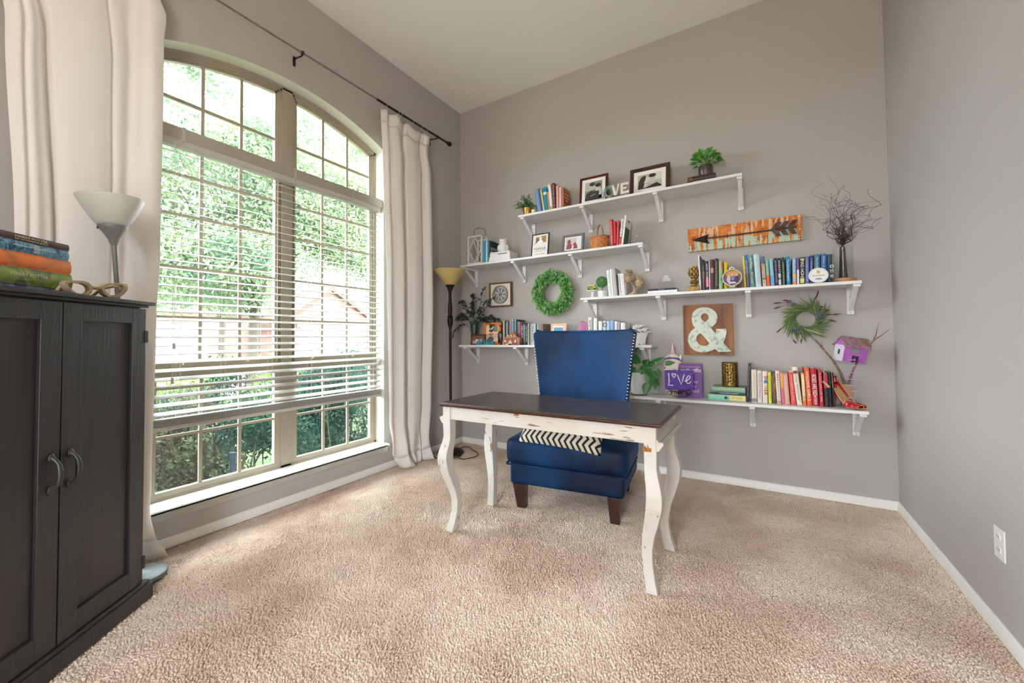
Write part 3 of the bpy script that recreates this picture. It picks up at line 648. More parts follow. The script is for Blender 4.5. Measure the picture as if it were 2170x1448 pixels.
# bare wood where paint has come off
for (pp, pln) in ((((1362, 945), (1368, 946), (1369, 949), (1380, 951), (1380.5, 959), (1363, 957)), 'f'), (((1089, 878), (1094, 876), (1099, 877), (1099, 882), (1088, 881)), 'f'), (((1381, 1058), (1387, 1057), (1386, 1064), (1382, 1067)), 'f'), (((1384, 903), (1389, 902), (1390, 909), (1387, 907)), 'f')):
    yy = LY0 - .0008 if pp[0][1] > 940 else LY0 + .005
    if pp[0][1] > 1000: yy = LY0 - .0165
    q = [at(*p, y=yy) for p in pp]; n = len(q); b = MB()
    b.add([(*p,) for p in q] + [(p.x, p.y + .003, p.z) for p in q], [tuple(range(n)), tuple(range(2 * n - 1, n - 1, -1))] + [(i, n + i, n + (i + 1) % n, (i + 1) % n) for i in range(n)])
    b.build('bare_wood_patch', mat('#b5702f', .7, name='bare_orange_wood', c2='#8a5222', cs=60), desk)

# ================================================================ blue velvet chair
HT = Matrix(((.99288, -.11915, 0, 1.342), (.11915, .99288, 0, -1.131), (0, 0, 1, 0), (0, 0, 0, 1)))
VEL = mat('#083a68', .55, spec=.25, name='blue_velvet', c2='#05162e', cs=(2.6, 2.6, 1.7), cd=3, cr=(.40, .66), sheen=.4, sheen_tint='#2f76b4', bump=.2, bs=12, bdist=.012)  # dark noise patches: velvet nap, with some shading put into the colour
ch = thing('accent_chair', 'royal blue velvet chair with nailhead trim behind the white desk', 'chair', tuple(HT @ Vector((.30, .28, 0))))
def rbox(T, x0, x1, y0, y1, z0, z1, r=.03, puff=0.0, nx=10, ny=8, nz=6):
    """soft box: rounded edges and slightly swollen faces"""
    b = MB(); b.T = T; import itertools
    cx, cy, cz = (x0 + x1) / 2, (y0 + y1) / 2, (z0 + z1) / 2; hx, hy, hz = (x1 - x0) / 2, (y1 - y0) / 2, (z1 - z0) / 2
    def P(u, v, w):
        p = Vector((u * hx, v * hy, w * hz)); q = Vector((max(-hx + r, min(hx - r, p.x)), max(-hy + r, min(hy - r, p.y)), max(-hz + r, min(hz - r, p.z))))
        d = p - q
        if d.length > 1e-9: p = q + d.normalized() * r
        pf = puff * (1 - u * u) * (1 - v * v); p.z += pf * w if abs(w) == 1 else pf * w
        p.y += v * puff * .5 * (1 - u * u) * (1 - w * w); p.x += u * puff * .4 * (1 - v * v) * (1 - w * w)
        return (cx + p.x, cy + p.y, cz + p.z)
    def face(f, n1, n2):
        g = lambda n: [math.sin((i / n * 2 - 1) * PI / 2) if True else 0 for i in range(n + 1)]
        A, B = g(n1), g(n2); vs = [P(*f(a, c)) for a in A for c in B]; fs = [(i * (n2 + 1) + j, (i + 1) * (n2 + 1) + j, (i + 1) * (n2 + 1) + j + 1, i * (n2 + 1) + j + 1) for i in range(n1) for j in range(n2)]
        b.add(vs, fs)
    for s in (-1, 1): face(lambda a, c: (a, c, s), nx, ny); face(lambda a, c: (a, s, c), nx, nz); face(lambda a, c: (s, a, c), ny, nz)
    return b
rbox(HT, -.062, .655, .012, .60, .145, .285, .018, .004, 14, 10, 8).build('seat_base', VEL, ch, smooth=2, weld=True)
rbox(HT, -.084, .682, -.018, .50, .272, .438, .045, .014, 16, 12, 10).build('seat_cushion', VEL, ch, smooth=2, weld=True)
b = MB(); b.T = HT                                   # welt under the cushion
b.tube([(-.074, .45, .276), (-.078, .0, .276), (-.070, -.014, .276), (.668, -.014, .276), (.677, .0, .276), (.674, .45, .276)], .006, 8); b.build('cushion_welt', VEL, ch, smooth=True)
def back_pt(u, v, side):                             # u 0..1 across, v 0..1 up; side 0 front 1 rear
    z = .30 + v * .838; hw = .285 + .088 * v ** 1.25; cx = .302 + .004 * v; a = (u * 2 - 1)
    x = cx + a * hw
    wing = .075 * abs(a) ** 2.6 * (.5 + .5 * v)
    y = .455 + .07 * v - wing + side * (.10 - .03 * v) + (wing * .62 if side else 0)
    z2 = z - .014 * (1 - a * a) * v ** 6 - (.022 * abs(a) ** 10 * v ** 8)
    return (x, y, z2)
NU, NV = 22, 20; b = MB(); b.T = HT
rings = []
for j in range(NV + 1):
    v = j / NV; f = [back_pt(i / NU, v, 0) for i in range(NU + 1)]; r = [back_pt(i / NU, v, 1) for i in range(NU, -1, -1)]; rings.append(f + r)
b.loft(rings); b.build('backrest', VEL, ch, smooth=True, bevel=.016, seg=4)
for a in (0, 1):
    b = MB(); b.T = HT
    for k in range(33):
        v = .12 + .845 * k / 32; p = Vector(back_pt(a, v, 0)); q = Vector(back_pt(a, v, 1)); d = (q - p).normalized()
        s = -1 if a == 0 else 1; c = p + Vector((s * -.0025, .0015, 0)); b.ball(c, .0062, 8, 5, sy=1)
    b.build('nailhead_trim', mat('#d9d6cf', .25, .9, name='nickel_nail'), ch, smooth=2)
LEGM = mat('#42241a', .35, spec=.5, name='dark_walnut', c2='#351b13', cs=(40, 40, 6))
for (tx0, tx1, bx0, bx1, y0, y1, yb0, yb1) in ((-.038, .042, -.012, .042, .005, .075, .012, .058), (.562, .632, .575, .628, .005, .075, .012, .058), (-.020, .040, .0, .04, .50, .57, .55, .60), (.56, .62, .56, .60, .50, .57, .55, .60)):
    b = MB(); b.T = HT; b.loft([[(bx0, yb0, 0), (bx1, yb0, 0), (bx1, yb1, 0), (bx0, yb1, 0)], [(tx0, y0, .150), (tx1, y0, .150), (tx1, y1, .150), (tx0, y1, .150)]]); b.build('leg', LEGM, ch, bevel=.002)
# chevron cushion
def chevron():
    m = bpy.data.materials.new('chevron_print'); m.use_nodes = True; nt = m.node_tree; N = nt.nodes; L = nt.links; b = N['Principled BSDF']; b.inputs['Roughness'].default_value = .85
    tc = N.new('ShaderNodeTexCoord'); sp_ = N.new('ShaderNodeSeparateXYZ'); L.new(tc.outputs['Object'], sp_.inputs[0])
    def ma(op, a, v=None, c=None):
        q = N.new('ShaderNodeMath'); q.operation = op
        for i, s in enumerate((a, v, c)):
            if s is None: continue
            if isinstance(s, (int, float)): q.inputs[i].default_value = s
            else: L.new(s, q.inputs[i])
        return q.outputs[0]
    zz = ma('PINGPONG', ma('ADD', sp_.outputs[2], 1.0), .035); u = ma('ADD', ma('MULTIPLY', sp_.outputs[0], 1), ma('MULTIPLY', zz, .75))
    f = ma('FRACT', ma('MULTIPLY', ma('ADD', u, 2.0), 27.0)); st = ma('GREATER_THAN', ma('ABSOLUTE', ma('SUBTRACT', f, .5)), .29)
    mx = N.new('ShaderNodeMixRGB'); L.new(st, mx.inputs[0]); mx.inputs[1].default_value = (*lin('#e6dfcb'), 1); mx.inputs[2].default_value = (*lin('#23201f'), 1); L.new(mx.outputs[0], b.inputs['Base Color'])
    return m
b = MB(); vs = []; fs = []; n1, n2 = 24, 16
for s in (-1, 1):
    base = len(vs)
    for i in range(n1 + 1):
        for j in range(n2 + 1):
            u, v = i / n1 * 2 - 1, j / n2 * 2 - 1
            th = .075 * ((1 - abs(u) ** 2.6) * (1 - abs(v) ** 2.6)) ** .55
            pin = 1 - .05 * (1 - (abs(u) * abs(v)) ** 2) * 1
            vs.append((.265 * u * (1 - .05 * (1 - v * v) * abs(u)), s * th, .16 * v * (1 - .07 * (1 - u * u) * abs(v))))
    fs += [(base + i * (n2 + 1) + j, base + (i + 1) * (n2 + 1) + j, base + (i + 1) * (n2 + 1) + j + 1, base + i * (n2 + 1) + j + 1) for i in range(n1) for j in range(n2)]
b.add(vs, fs); o = b.build('throw_pillow', chevron(), smooth=2, origin=(0, 0, 0), weld=True)
o.matrix_world = HT @ Matrix.Translation((.285, .075, .535)) @ Matrix.Rotation(math.radians(-38), 4, 'X') @ Matrix.Rotation(math.radians(4), 4, 'Y')
tag(o, 'cream throw pillow with black chevrons on the blue chair seat', 'pillow')
# ================================================================ wall shelves
Z1, Z2, Z3, Z4, Z5 = 2.181, 1.797, 1.402, 1.0155, 0.627
SD = 0.245
def shelf(label, x0, x1, zt, brs):
    t = thing('wall_shelf', label, 'shelf', ((x0 + x1) / 2, -SD / 2, zt - .019), 'white bracketed shelves on the back wall')
    MB().box((x0, -SD, zt - .019), (x1, -.0015, zt)).build('shelf_board', SHELFW, t, bevel=.0012)
    zb = zt - .0192
    for xr in brs:                                   # xr: right side of the bracket at the wall
        b = MB(); w = .034; xa, xb = xr - w, xr
        b.box((xa, -.017, zb - .172), (xb, -.0012, zb)); b.box((xa, -SD + .010, zb - .016), (xb, -.017, zb))
        k = .004; xa2, xb2 = xa + k, xb - k
        b.add([(x, y, z) for x in (xa2, xb2) for y, z in ((-SD + .035, zb - .016), (-SD + .060, zb - .016), (-.017, zb - .130), (-.017, zb - .152))], [(0, 1, 2, 3), (7, 6, 5, 4), (0, 4, 5, 1), (1, 5, 6, 2), (2, 6, 7, 3), (3, 7, 4, 0)])
        br = b.build('bracket', SHELFW, t, bevel=.0012)
        for z in (zb - .060, zb - .161):
            s = MB(); s.loft([[((xa + xb) / 2 + .0035 * math.cos(a), y, z + .0035 * math.sin(a)) for a in [2 * PI * q / 8 for q in range(8)]] for y in (-.0178, -.0168)])
            s.build('screw_head', mat('#8d8d8b', .4, .8, name='screw'), br)
    return t
shelf('topmost white wall shelf, carrying the large framed couple photos', .848, 2.600, Z1, (.898, 1.462, 2.047, 2.606 - .006))
shelf('second white wall shelf from the top, carrying the lantern and wicker basket', .173, 1.938, Z2, (.226, .792, 1.356, 1.945 - .012))
shelf('third white wall shelf from the top, carrying the long row of blue books', 1.428, 3.200, Z3, (1.488, 2.053, 2.632, 3.196))
shelf('white wall shelf partly behind the blue chair, carrying the orange frame', .160, 1.985, Z4, (.241, .808, 1.37, 1.93))
shelf('lowest white wall shelf, carrying the red shoe and the love sign', 1.440, 3.213, Z5, (1.48, 2.04, 2.640, 3.205))

ROW = {}
def bk(row, p0, p1, dx, ytop, z, color, label, y=-.20, dp=.15, hard=False, title=None, zoff=0, px_h=None, **k):
    """upright book: base spine from column p0 to p1, its top shifted by dx columns, top edge at pixel row ytop"""
    x0, x1 = wx(p0, z, y), wx(p1, z, y); t = (x1 - x0) * .97
    pt = at((p0 + p1) / 2 + dx, ytop, y=y); h = pt.z - z; lean = math.atan2(pt.x - (x0 + x1) / 2, h)
    h = h / math.cos(lean) - abs(math.sin(lean)) * t * .5
    M = Matrix.Translation((x0, y, z + .0005)) @ Matrix.Rotation(lean, 4, 'Y') if lean <= 0 else Matrix.Translation((x0 + t, y, z + .0005)) @ Matrix.Rotation(lean, 4, 'Y') @ Matrix.Translation((-t, 0, 0))
    cm = color if not isinstance(color, str) else mat(color, .42, name='book_cover')
    return place_book(M, t, dp, h, cm, label, hard, ROW.get('g'), title, **k)
def flat(p0, p1, y, dp, z, t, color, label, hard=True, title=None, tcol='#ffffff', rot=0.0, group=None, tw=None):
    x0, x1 = wx(p0, z, y), wx(p1, z, y)
    M = Matrix.Translation((x1, y, z + .0004)) @ R90
    if rot: M = Matrix.Translation(((x0 + x1) / 2, y, z + .0004)) @ Matrix.Rotation(rot, 4, 'Z') @ Matrix.Translation(((x1 - x0) / 2, 0, 0)) @ R90
    cm = color if not isinstance(color, str) else mat(color, .45, name='book_cover')
    o = place_book(M, t - .0008, dp, x1 - x0, cm, label, hard, group)
    if title: text(title, t * .5, Matrix.Translation((t * .5, -.0014, (x1 - x0) * .5)) @ Matrix(((0, 1, 0, 0), (0, 0, -1, 0), (-1, 0, 0, 0), (0, 0, 0, 1))), mat(tcol, .5, name='print'), o, width=tw or (x1 - x0) * .6)
    return o

# ---------------------------------------------------------------- picture frames
def poly_y(b, pts, y, d=.0006): q = [(at(*p, y=y).x, at(*p, y=y).z) for p in pts]; b.prism(q, d, (0, y, 0))
def frame(name, label, x0, x1, z0, z1, y, fw, m, tiltd=0, depth=.018, matw=0, photo=None, cat='picture frame', group=None, stand=True, inner=None, back='#2b2624'):
    """frame with its bottom edge at y, leaning back by tiltd degrees; photo: list of (colour, polygon in 0..1)"""
    f = thing(name, label, cat, ((x0 + x1) / 2, y, z0), group); w, h = x1 - x0, z1 - z0
    T = Matrix.Translation(((x0 + x1) / 2, y, z0)) @ Matrix.Rotation(math.radians(-tiltd), 4, 'X') @ Matrix.Translation((-w / 2, 0, 0))
    h = h / math.cos(math.radians(tiltd))
    b = MB(); b.T = T; n = [(0, 0), (w, 0), (w, h), (0, h)]
    pr = [(0, depth), (0, .003), (.003, 0), (fw * .55, .001), (fw * .62, .004), (fw - .002, .004), (fw, .006), (fw, depth)]
    rings = []
    for o_, d_ in pr: rings.append([(o_, d_, o_), (w - o_, d_, o_), (w - o_, d_, h - o_), (o_, d_, h - o_)])
    b.loft(rings, cap=False); b.build('frame_moulding', m, f)
    b = MB(); b.T = T; b.box((fw * .5, depth * .55, fw * .5), (w - fw * .5, depth * .95, h - fw * .5)); b.build('backing', mat(back, .8, name='backing_board'), f)
    if matw: b = MB(); b.T = T; b.box((fw * .8, depth * .45, fw * .8), (w - fw * .8, depth * .53, h - fw * .8)); b.build('mat_board', mat('#eeebe2', .8, name='mat_board'), f)
    if photo:
        a0, a1, b0, b1 = inner or (fw + matw, w - fw - matw, fw + matw, h - fw - matw)
        b = MB(); b.T = T; ms = []
        for i, (c, poly) in enumerate(photo):
            ms.append(mat(c, .35, name='photo_print') if isinstance(c, str) else c); b.m = i
            b.prism([(a0 + (a1 - a0) * u, b0 + (b1 - b0) * v) for u, v in poly], .0003, (0, depth * .40 - .0003 * i, 0))
        b.build('photo', ms, f)
    if stand:
        b = MB(); b.T = T; b.box((w * .45, depth, h * .55), (w * .55, depth + .003, h * .64)); b.build('easel_hinge', mat(back, .8, name='backing_board'), f)
        p = T @ Vector((w * .5, depth + .002, h * .62)); b = MB(); q = Vector((p.x, p.y + h * .20 * math.cos(math.radians(tiltd)), z0)); b.add([(p.x - .015, p.y, p.z), (p.x + .015, p.y, p.z), (q.x + .022, q.y, q.z), (q.x - .022, q.y, q.z), (p.x - .015, p.y + .003, p.z), (p.x + .015, p.y + .003, p.z), (q.x + .022, q.y + .003, q.z), (q.x - .022, q.y + .003, q.z)], [(0, 1, 2, 3), (7, 6, 5, 4), (0, 4, 5, 1), (1, 5, 6, 2), (2, 6, 7, 3), (3, 7, 4, 0)]); b.build('easel_leg', mat(back, .8, name='backing_board'), f)
    return f, T, w, h
SQ = [(0, 0), (1, 0), (1, 1), (0, 1)]
def disc(cx, cy, rx, ry, n=18, a0=0, a1=2 * PI): return [(cx + rx * math.cos(a0 + (a1 - a0) * i / n), cy + ry * math.sin(a0 + (a1 - a0) * i / n)) for i in range(n)]

# ================================================================ shelf one
yS = -.19
gx0, gx1 = wx(1223, Z1, yS), wx(1283, Z1, yS)
RED = mat('#5c2420', .38, name='mahogany', c2='#471a18', cs=(60, 60, 8)); WAL = mat('#4a3021', .4, name='walnut_frame', c2='#33201a', cs=(8, 60, 60))
zt = at(1254, 366, y=yS - .0).z
couple1 = [('#8f8d85', SQ), ('#b9b7ae', [(0, .55), (.35, .5), (.4, 1), (0, 1)]), ('#3f3f3a', [(.0, 0), (1, 0), (1, .35), (.88, .5), (.62, .45), (.5, .5), (.3, .52), (.08, .38)]),
           ('#c9c4b8', disc(.44, .72, .15, .17)), ('#3a3934', disc(.42, .86, .17, .10)), ('#cfcabf', disc(.74, .62, .15, .16)), ('#2f2e2b', disc(.77, .76, .17, .10)), ('#6b675f', disc(.40, .74, .018, .012, 8)), ('#6b675f', disc(.49, .74, .018, .012, 8)), ('#6b675f', disc(.70, .64, .018, .012, 8)), ('#6b675f', disc(.79, .63, .018, .012, 8)), ('#8d877c', disc(.45, .64, .035, .012, 8)), ('#8d877c', disc(.75, .54, .035, .012, 8)), ('#d8d6cf', [(.34, .20), (.62, .30), (.62, .32), (.34, .22)])]
frame('picture_frame', 'dark red wooden picture frame with a small black and white couple portrait', gx0, gx1, Z1, zt, -.15, .020, RED, 7, matw=.028, photo=couple1)
gx0, gx1 = wx(1331, Z1, yS), wx(1417, Z1, yS); zt = at(1374, 344, y=yS).z
couple2 = [('#b8b6ae', SQ), ('#d8d6ce', [(.55, .5), (1, .5), (1, 1), (.55, 1)]), ('#d9d4c8', disc(.38, .58, .11, .22)), ('#3b3935', [(.02, 0), (.05, .5), (.14, .82), (.28, .92), (.36, .86), (.33, .62), (.27, .42), (.3, .1), (.3, 0)]),
           ('#cdc8bc', disc(.62, .58, .14, .26)), ('#2e2d2a', disc(.62, .84, .15, .13)), ('#33322f', [(.24, 0), (.46, .12), (.6, .2), (.8, .3), (.98, .1), (1, 0)]), ('#5a564f', disc(.57, .62, .014, .018, 8)), ('#5a564f', disc(.67, .62, .014, .018, 8)), ('#8d877c', disc(.62, .44, .035, .015, 8)), ('#d9d4c8', [(.24, .05), (.4, .16), (.42, .3), (.3, .28)])]
frame('picture_frame', 'dark walnut picture frame with a wide black and white photo of a couple', gx0, gx1, Z1, zt, -.15, .030, WAL, 8, matw=.030, photo=couple2)
# potted greenery
def pot(name, prof, c, m, parent, inner=True, n=28):
    return MB().lathe(prof, c, n).build(name, m, parent, smooth=True)
def foliage(b, c, R_, n, l, w, r, squash=1.0, up=.4, inner=.3):
    for _ in range(n):
        a = r.uniform(0, 2 * PI); e = r.uniform(-.35, 1.0); rr = r.uniform(inner, 1) * R_
        d = Vector((math.cos(a) * math.cos(e), math.sin(a) * math.cos(e), math.sin(e) * squash))
        p = Vector(c) + d * rr; dd = (d + Vector((r.uniform(-.7, .7), r.uniform(-.7, .7), r.uniform(-.3, .7) + up * .3))).normalized()
        b.leaf(p, dd, Vector((r.uniform(-.5, .5), r.uniform(-1, -.1), r.uniform(.3, 1))).normalized(), l * r.uniform(.7, 1.25), w * r.uniform(.7, 1.2))
r = random.Random(3)
xp = wx(1119, Z1, -.16); pl = thing('potted_plant', 'small feathery green plant in a gold pot at the left end of the top shelf', 'plant', (xp, -.16, Z1))
pot('pot', [(.036, 0), (.041, .015), (.045, .05), (.046, .075), (.042, .075), (.040, .055)], (xp, -.16, Z1 + .0005), mat('#b98a3f', .35, .7, name='gold_ceramic'), pl)
b = MB()
for _ in range(46):
    a = r.uniform(0, 2 * PI); rr = r.uniform(.03, .125); base = Vector((xp, -.16, Z1 + .07)); tip = base + Vector((rr * math.cos(a) - .02, rr * .85 * math.sin(a), r.uniform(-.05, .10) + (.125 - rr) * .5))
    mid = (base + tip) / 2 + Vector((0, 0, .04)); pts = [base.lerp(mid, t).lerp(mid.lerp(tip, t), t) for t in (0, .25, .5, .75, 1)]; b.tube(pts, .0008, 4)
    for k in range(16):
        t = .3 + .7 * k / 15; q = base.lerp(mid, t).lerp(mid.lerp(tip, t), t); b.leaf(q, (r.uniform(-1, 1), r.uniform(-1, 1), r.uniform(-.3, .8)), (r.uniform(-.4, .4), -1, .6), r.uniform(.012, .02), r.uniform(.005, .008))
b.build('foliage', mat('#3c7a35', .5, name='fern_green', c2='#22551f', cs=18), pl)
x = wx(1132.5, Z1, -.19); tag(MB().lathe([(.020, 0), (.0205, .004), (.0205, .034), (.019, .038), (.003, .037)], (x, -.205, Z1 + .0005), 24).build('candle', mat('#e8dfb9', .5, name='cream_wax', sss=.2), smooth=True), 'small cream candle beside the gold plant pot', 'candle')
ROW['g'] = 'leaning books on the topmost shelf'
B = -.21
bk(0, 1140.2, 1147.6, -8, 402, Z1, '#6f97c9', 'cornflower blue book, leftmost on the topmost shelf', y=B)
bk(0, 1147.8, 1151, -7.5, 399.5, Z1, '#6c5a78', 'dusky mauve thin book with red top behind the blue one, topmost shelf', y=B + .01)
bk(0, 1151.2, 1154.4, -7, 401, Z1, '#c9cf9c', 'pale yellow-green thin book on the topmost shelf', y=B)
bk(0, 1154.6, 1162.6, -5.5, 397.5, Z1, '#2a86a3', 'teal book with a small cloud emblem on the topmost shelf', y=B, bands=((.70, .80, '#dfe9ea'),))
bk(0, 1162.9, 1165.5, -4, 407, Z1, '#d98b4a', 'very thin orange book on the topmost shelf', y=B)
bk(0, 1165.8, 1171.4, -5, 391, Z1, '#e9e5da', 'tall white book with a green foot on the topmost shelf', y=B, bands=((.02, .16, '#9dbf6a'),))
bk(0, 1172.6, 1177.8, -3.5, 388, Z1, '#6e2f3c', 'maroon book, tallest of those leaning on the topmost shelf', y=B, title='Wild Card', tcol='#e0b9bb', hard=True)
bk(0, 1179, 1183.8, -1, 393.5, Z1, '#d9a39c', 'salmon pink book on the topmost shelf', y=B)
bk(0, 1185, 1189.6, -.5, 397, Z1, '#e6bfc0', 'pale pink book on the topmost shelf', y=B)
o = bk(0, 1190.6, 1194.2, 0, 397, Z1, '#b77a4c', 'tan book with a red panel on its cover, rightmost in the topmost row', y=B, dp=.135)
hB = .19
b = MB().box((.0140, .015, .055), (.0152, .105, .135)); t_ = (wx(1194.2, Z1, B) - wx(1190.6, Z1, B)) * .97
b = MB().box((t_ + .0001, .012, .050), (t_ + .0009, .118, .150)); b.build('cover_panel', mat('#b3352a', .5, name='red_print'), o)
SIDE = Matrix(((0, 0, 1, 0), (1, 0, 0, 0), (0, 1, 0, 0), (0, 0, 0, 1)))
text("Life's Little\nInstruction\nBook", .026, Matrix.Translation((t_ + .0012, .065, .105)) @ SIDE, mat('#f3e3cf', .5, name='print'), o, width=.085)
# LOVE letters with a wreath for the O
xl = wx(1300, Z1, -.22); lv = thing('love_letters', 'small cream LOVE letter ornament with a green wreath as the O', 'ornament', (xl, -.215, Z1))
GRYL = mat('#b9bcc0', .5, name='grey_letter'); CRM = mat('#ded8c8', .6, name='cream_letter')
def lpoly(parts, name, m, y=-.225, d=.014):
    b = MB()
    for pts in parts:
        q = [(at(*p, y=y).x, max(at(*p, y=y).z, Z1 + .0005)) for p in pts]; b.prism(q, d, (0, y, 0))
    return b.build(name, m, lv)
zb_ = 420
lpoly([((1269.2, 400), (1275, 398.6), (1275, 419), (1269.2, 420)), ((1269.2, 413), (1279, 410), (1279, 417.5), (1269.2, 421))], 'letter_l', GRYL)
lpoly([((1295.5, 393), (1300, 392), (1305.5, 407), (1309, 389.6), (1312.5, 389), (1307, 413), (1301.5, 414.5))], 'letter_v', CRM)
lpoly([((1315, 388.6), (1320, 387.6), (1320, 411), (1315, 412)), ((1320, 387.6), (1332, 385), (1332, 390.5), (1320, 392.5)), ((1320, 397), (1328, 395.2), (1328, 399.4), (1320, 401.2)), ((1320, 405.6), (1333, 402.5), (1333, 408), (1320, 411))], 'letter_e', CRM)
c = at(1291.5, 407, y=-.215); b = MB()
for _ in range(150):
    a = r.uniform(0, 2 * PI); q = Vector((c.x + .036 * math.cos(a), c.y + r.uniform(-.008, .008), c.z + .034 * math.sin(a))); b.leaf(q, (math.cos(a) + r.uniform(-.8, .8), r.uniform(-.8, .4), math.sin(a) + r.uniform(-.8, .8)), (0, -1, .3), .018, .010)
b.tube([(c.x + .034 * math.cos(t), c.y, c.z + .033 * math.sin(t)) for t in [2 * PI * k / 24 for k in range(25)]], .006, 6)
b.build('wreath', mat('#5f7d6c', .6, name='sage', c2='#a9bcae', cs=60), lv)
o = MB().box((wx(1268, Z1, -.225), -.235, Z1 + .0004), (wx(1334, Z1, -.225), -.200, Z1 + .004)); o.build('base', GRYL, lv)
# right end: two thrillers with a plant on top
ROW['g'] = None
flat(1455, 1516.5, -.21, .15, Z1, .020, '#2a1e1b', 'lower black book lying under the round plant pot, top shelf', title='LEE CHILD', tcol='#d9cbbb', tw=.09, rot=.02)
o = flat(1457, 1516, -.205, .15, Z1 + .020, .034, art('thriller', ['#2a1512', '#3d211b', '#241310'], (20, 20, 20)), 'upper thick dark book with gold lettering under the round plant pot, top shelf')
Tt = Matrix(((0, 1, 0, 0), (0, 0, -1, 0), (-1, 0, 0, 0), (0, 0, 0, 1)))
text('61 HOURS', .024, Matrix.Translation((.017, -.0014, .185)) @ Tt, mat('#d58a3c', .4, name='gold_print'), o, width=.07)
x = wx(1495.5, Z1 + .054, -.14); pl = thing('potted_plant', 'bright leafy plant in a dark bronze round pot on two books, top shelf', 'plant', (x, -.135, Z1 + .0545)); zz = Z1 + .0548
pot('pot', [(.030, 0), (.040, .006), (.047, .03), (.049, .055), (.046, .082), (.043, .082), (.043, .070), (.002, .068)], (x, -.135, zz), mat('#4a403b', .35, .4, name='dark_pewter', c2='#6e635b', cs=20, bump=.3, bs=50), pl)
b = MB()
for k in range(34):
    a = k * 2.4; el = .15 + (k / 34) * 1.2; rr = .052 * math.cos(el) + .01; base = Vector((x + .01 * math.cos(a), -.135 + .01 * math.sin(a), zz + .068)); q = base + Vector((rr * math.cos(a), rr * math.sin(a) * .8, .015 + .075 * math.sin(el)))
    b.tube([base, (base + q) / 2 + Vector((0, 0, .015)), q], .0014, 5)
    b.leaf(q, (math.cos(a), math.sin(a) * .5, .1 + .9 * math.sin(el)), (-.3 * math.cos(a), -.9, .5), r.uniform(.044, .058), r.uniform(.036, .046), .25)
b.build('foliage', mat('#5c9a35', .4, name='lime_leaf', c2='#2f6a24', cs=25, cd=2), pl)

# ================================================================ shelf two
yl = -.215; xa, xb = wx(991, Z2, yl), wx(1021.5, Z2, yl); zt = at(1006, 499.5, y=yl).z; w_ = xb - xa
ln = thing('lantern', 'white wooden candle lantern with diamond lattice sides on the second shelf', 'lantern', ((xa + xb) / 2, yl + w_ / 2, Z2))
b = MB(); e = .013; ya, yb = yl, yl + w_
for X in (xa, xb - e):
    for Y in (ya, yb - e): b.box((X, Y, Z2 + .0005), (X + e, Y + e, zt))
for zz0, zz1 in ((Z2 + .0005, Z2 + .016), (zt - .014, zt)):
    b.box((xa, ya, zz0), (xb, ya + e, zz1)); b.box((xa, yb - e, zz0), (xb, yb, zz1)); b.box((xa, ya, zz0), (xa + e, yb, zz1)); b.box((xb - e, ya, zz0), (xb, yb, zz1))
b.box((xa, ya, Z2 + .0005), (xb, yb, Z2 + .008)); b.build('body', WHITE, ln, bevel=.0012)
b = MB(); xm, zm, ym = (xa + xb) / 2, (Z2 + zt) / 2, (ya + yb) / 2
for Y in (ya + .006, yb - .006):
    for P_, Q_ in (((xa + e, zm), (xm, zt - .012)), ((xm, zt - .012), (xb - e, zm)), ((xb - e, zm), (xm, Z2 + .014)), ((xm, Z2 + .014), (xa + e, zm))): b.tube([(P_[0], Y, P_[1]), (Q_[0], Y, Q_[1])], .0035, 6)
for X in (xa + .006, xb - .006):
    for P_, Q_ in (((ya + e, zm), (ym, zt - .012)), ((ym, zt - .012), (yb - e, zm)), ((yb - e, zm), (ym, Z2 + .014)), ((ym, Z2 + .014), (ya + e, zm))): b.tube([(X, P_[0], P_[1]), (X, Q_[0], Q_[1])], .0035, 6)
b.build('lattice', WHITE, ln)
b = MB(); b.tube([(xm + dx * w_ * .62, ym, zt - .01 + dz) for dx, dz in ((-.62, 0), (-.66, .03), (-.68, .075), (-.60, .098), (-.3, .108), (0, .104), (.3, .098), (.55, .080), (.66, .055), (.64, 0))], .0022, 6); b.build('wire_handle', mat('#2b2420', .5, .6, name='black_wire'), ln, smooth=True)
ROW['g'] = 'small blue books beside the lantern'; B = -.21
bk(0, 1022.3, 1025.6, .2, 512.5, Z2, '#5aa0c4', 'sky blue thin book standing against the white lantern', y=B, dp=.13)
bk(0, 1025.8, 1029.2, .3, 510, Z2, '#4f8fc0', 'mid blue thin book, second from the white lantern', y=B, dp=.13)
bk(0, 1029.5, 1032.2, .4, 508, Z2, '#cfe3e6', 'pale aqua thin book, third from the white lantern', y=B, dp=.13)
bk(0, 1032.5, 1035.6, .5, 509, Z2, '#3f8f93', 'teal thin book, fourth from the white lantern', y=B, dp=.13)
o = bk(0, 1035.8, 1038.2, .6, 511, Z2, '#1f2942', 'navy book whose cover reads positive, right of the teal one by the lantern', y=B, dp=.14)
t_ = (wx(1038.2, Z2, B) - wx(1035.8, Z2, B)) * .97
text('POSITIVE\nDiscipline', .030, Matrix.Translation((t_ + .0008, .068, .118)) @ SIDE, mat('#eef0f2', .5, name='print'), o, width=.11)
text('for parents', .018, Matrix.Translation((t_ + .0008, .068, .062)) @ SIDE, mat('#b8c0cc', .5, name='print'), o, width=.09)
zz = Z2
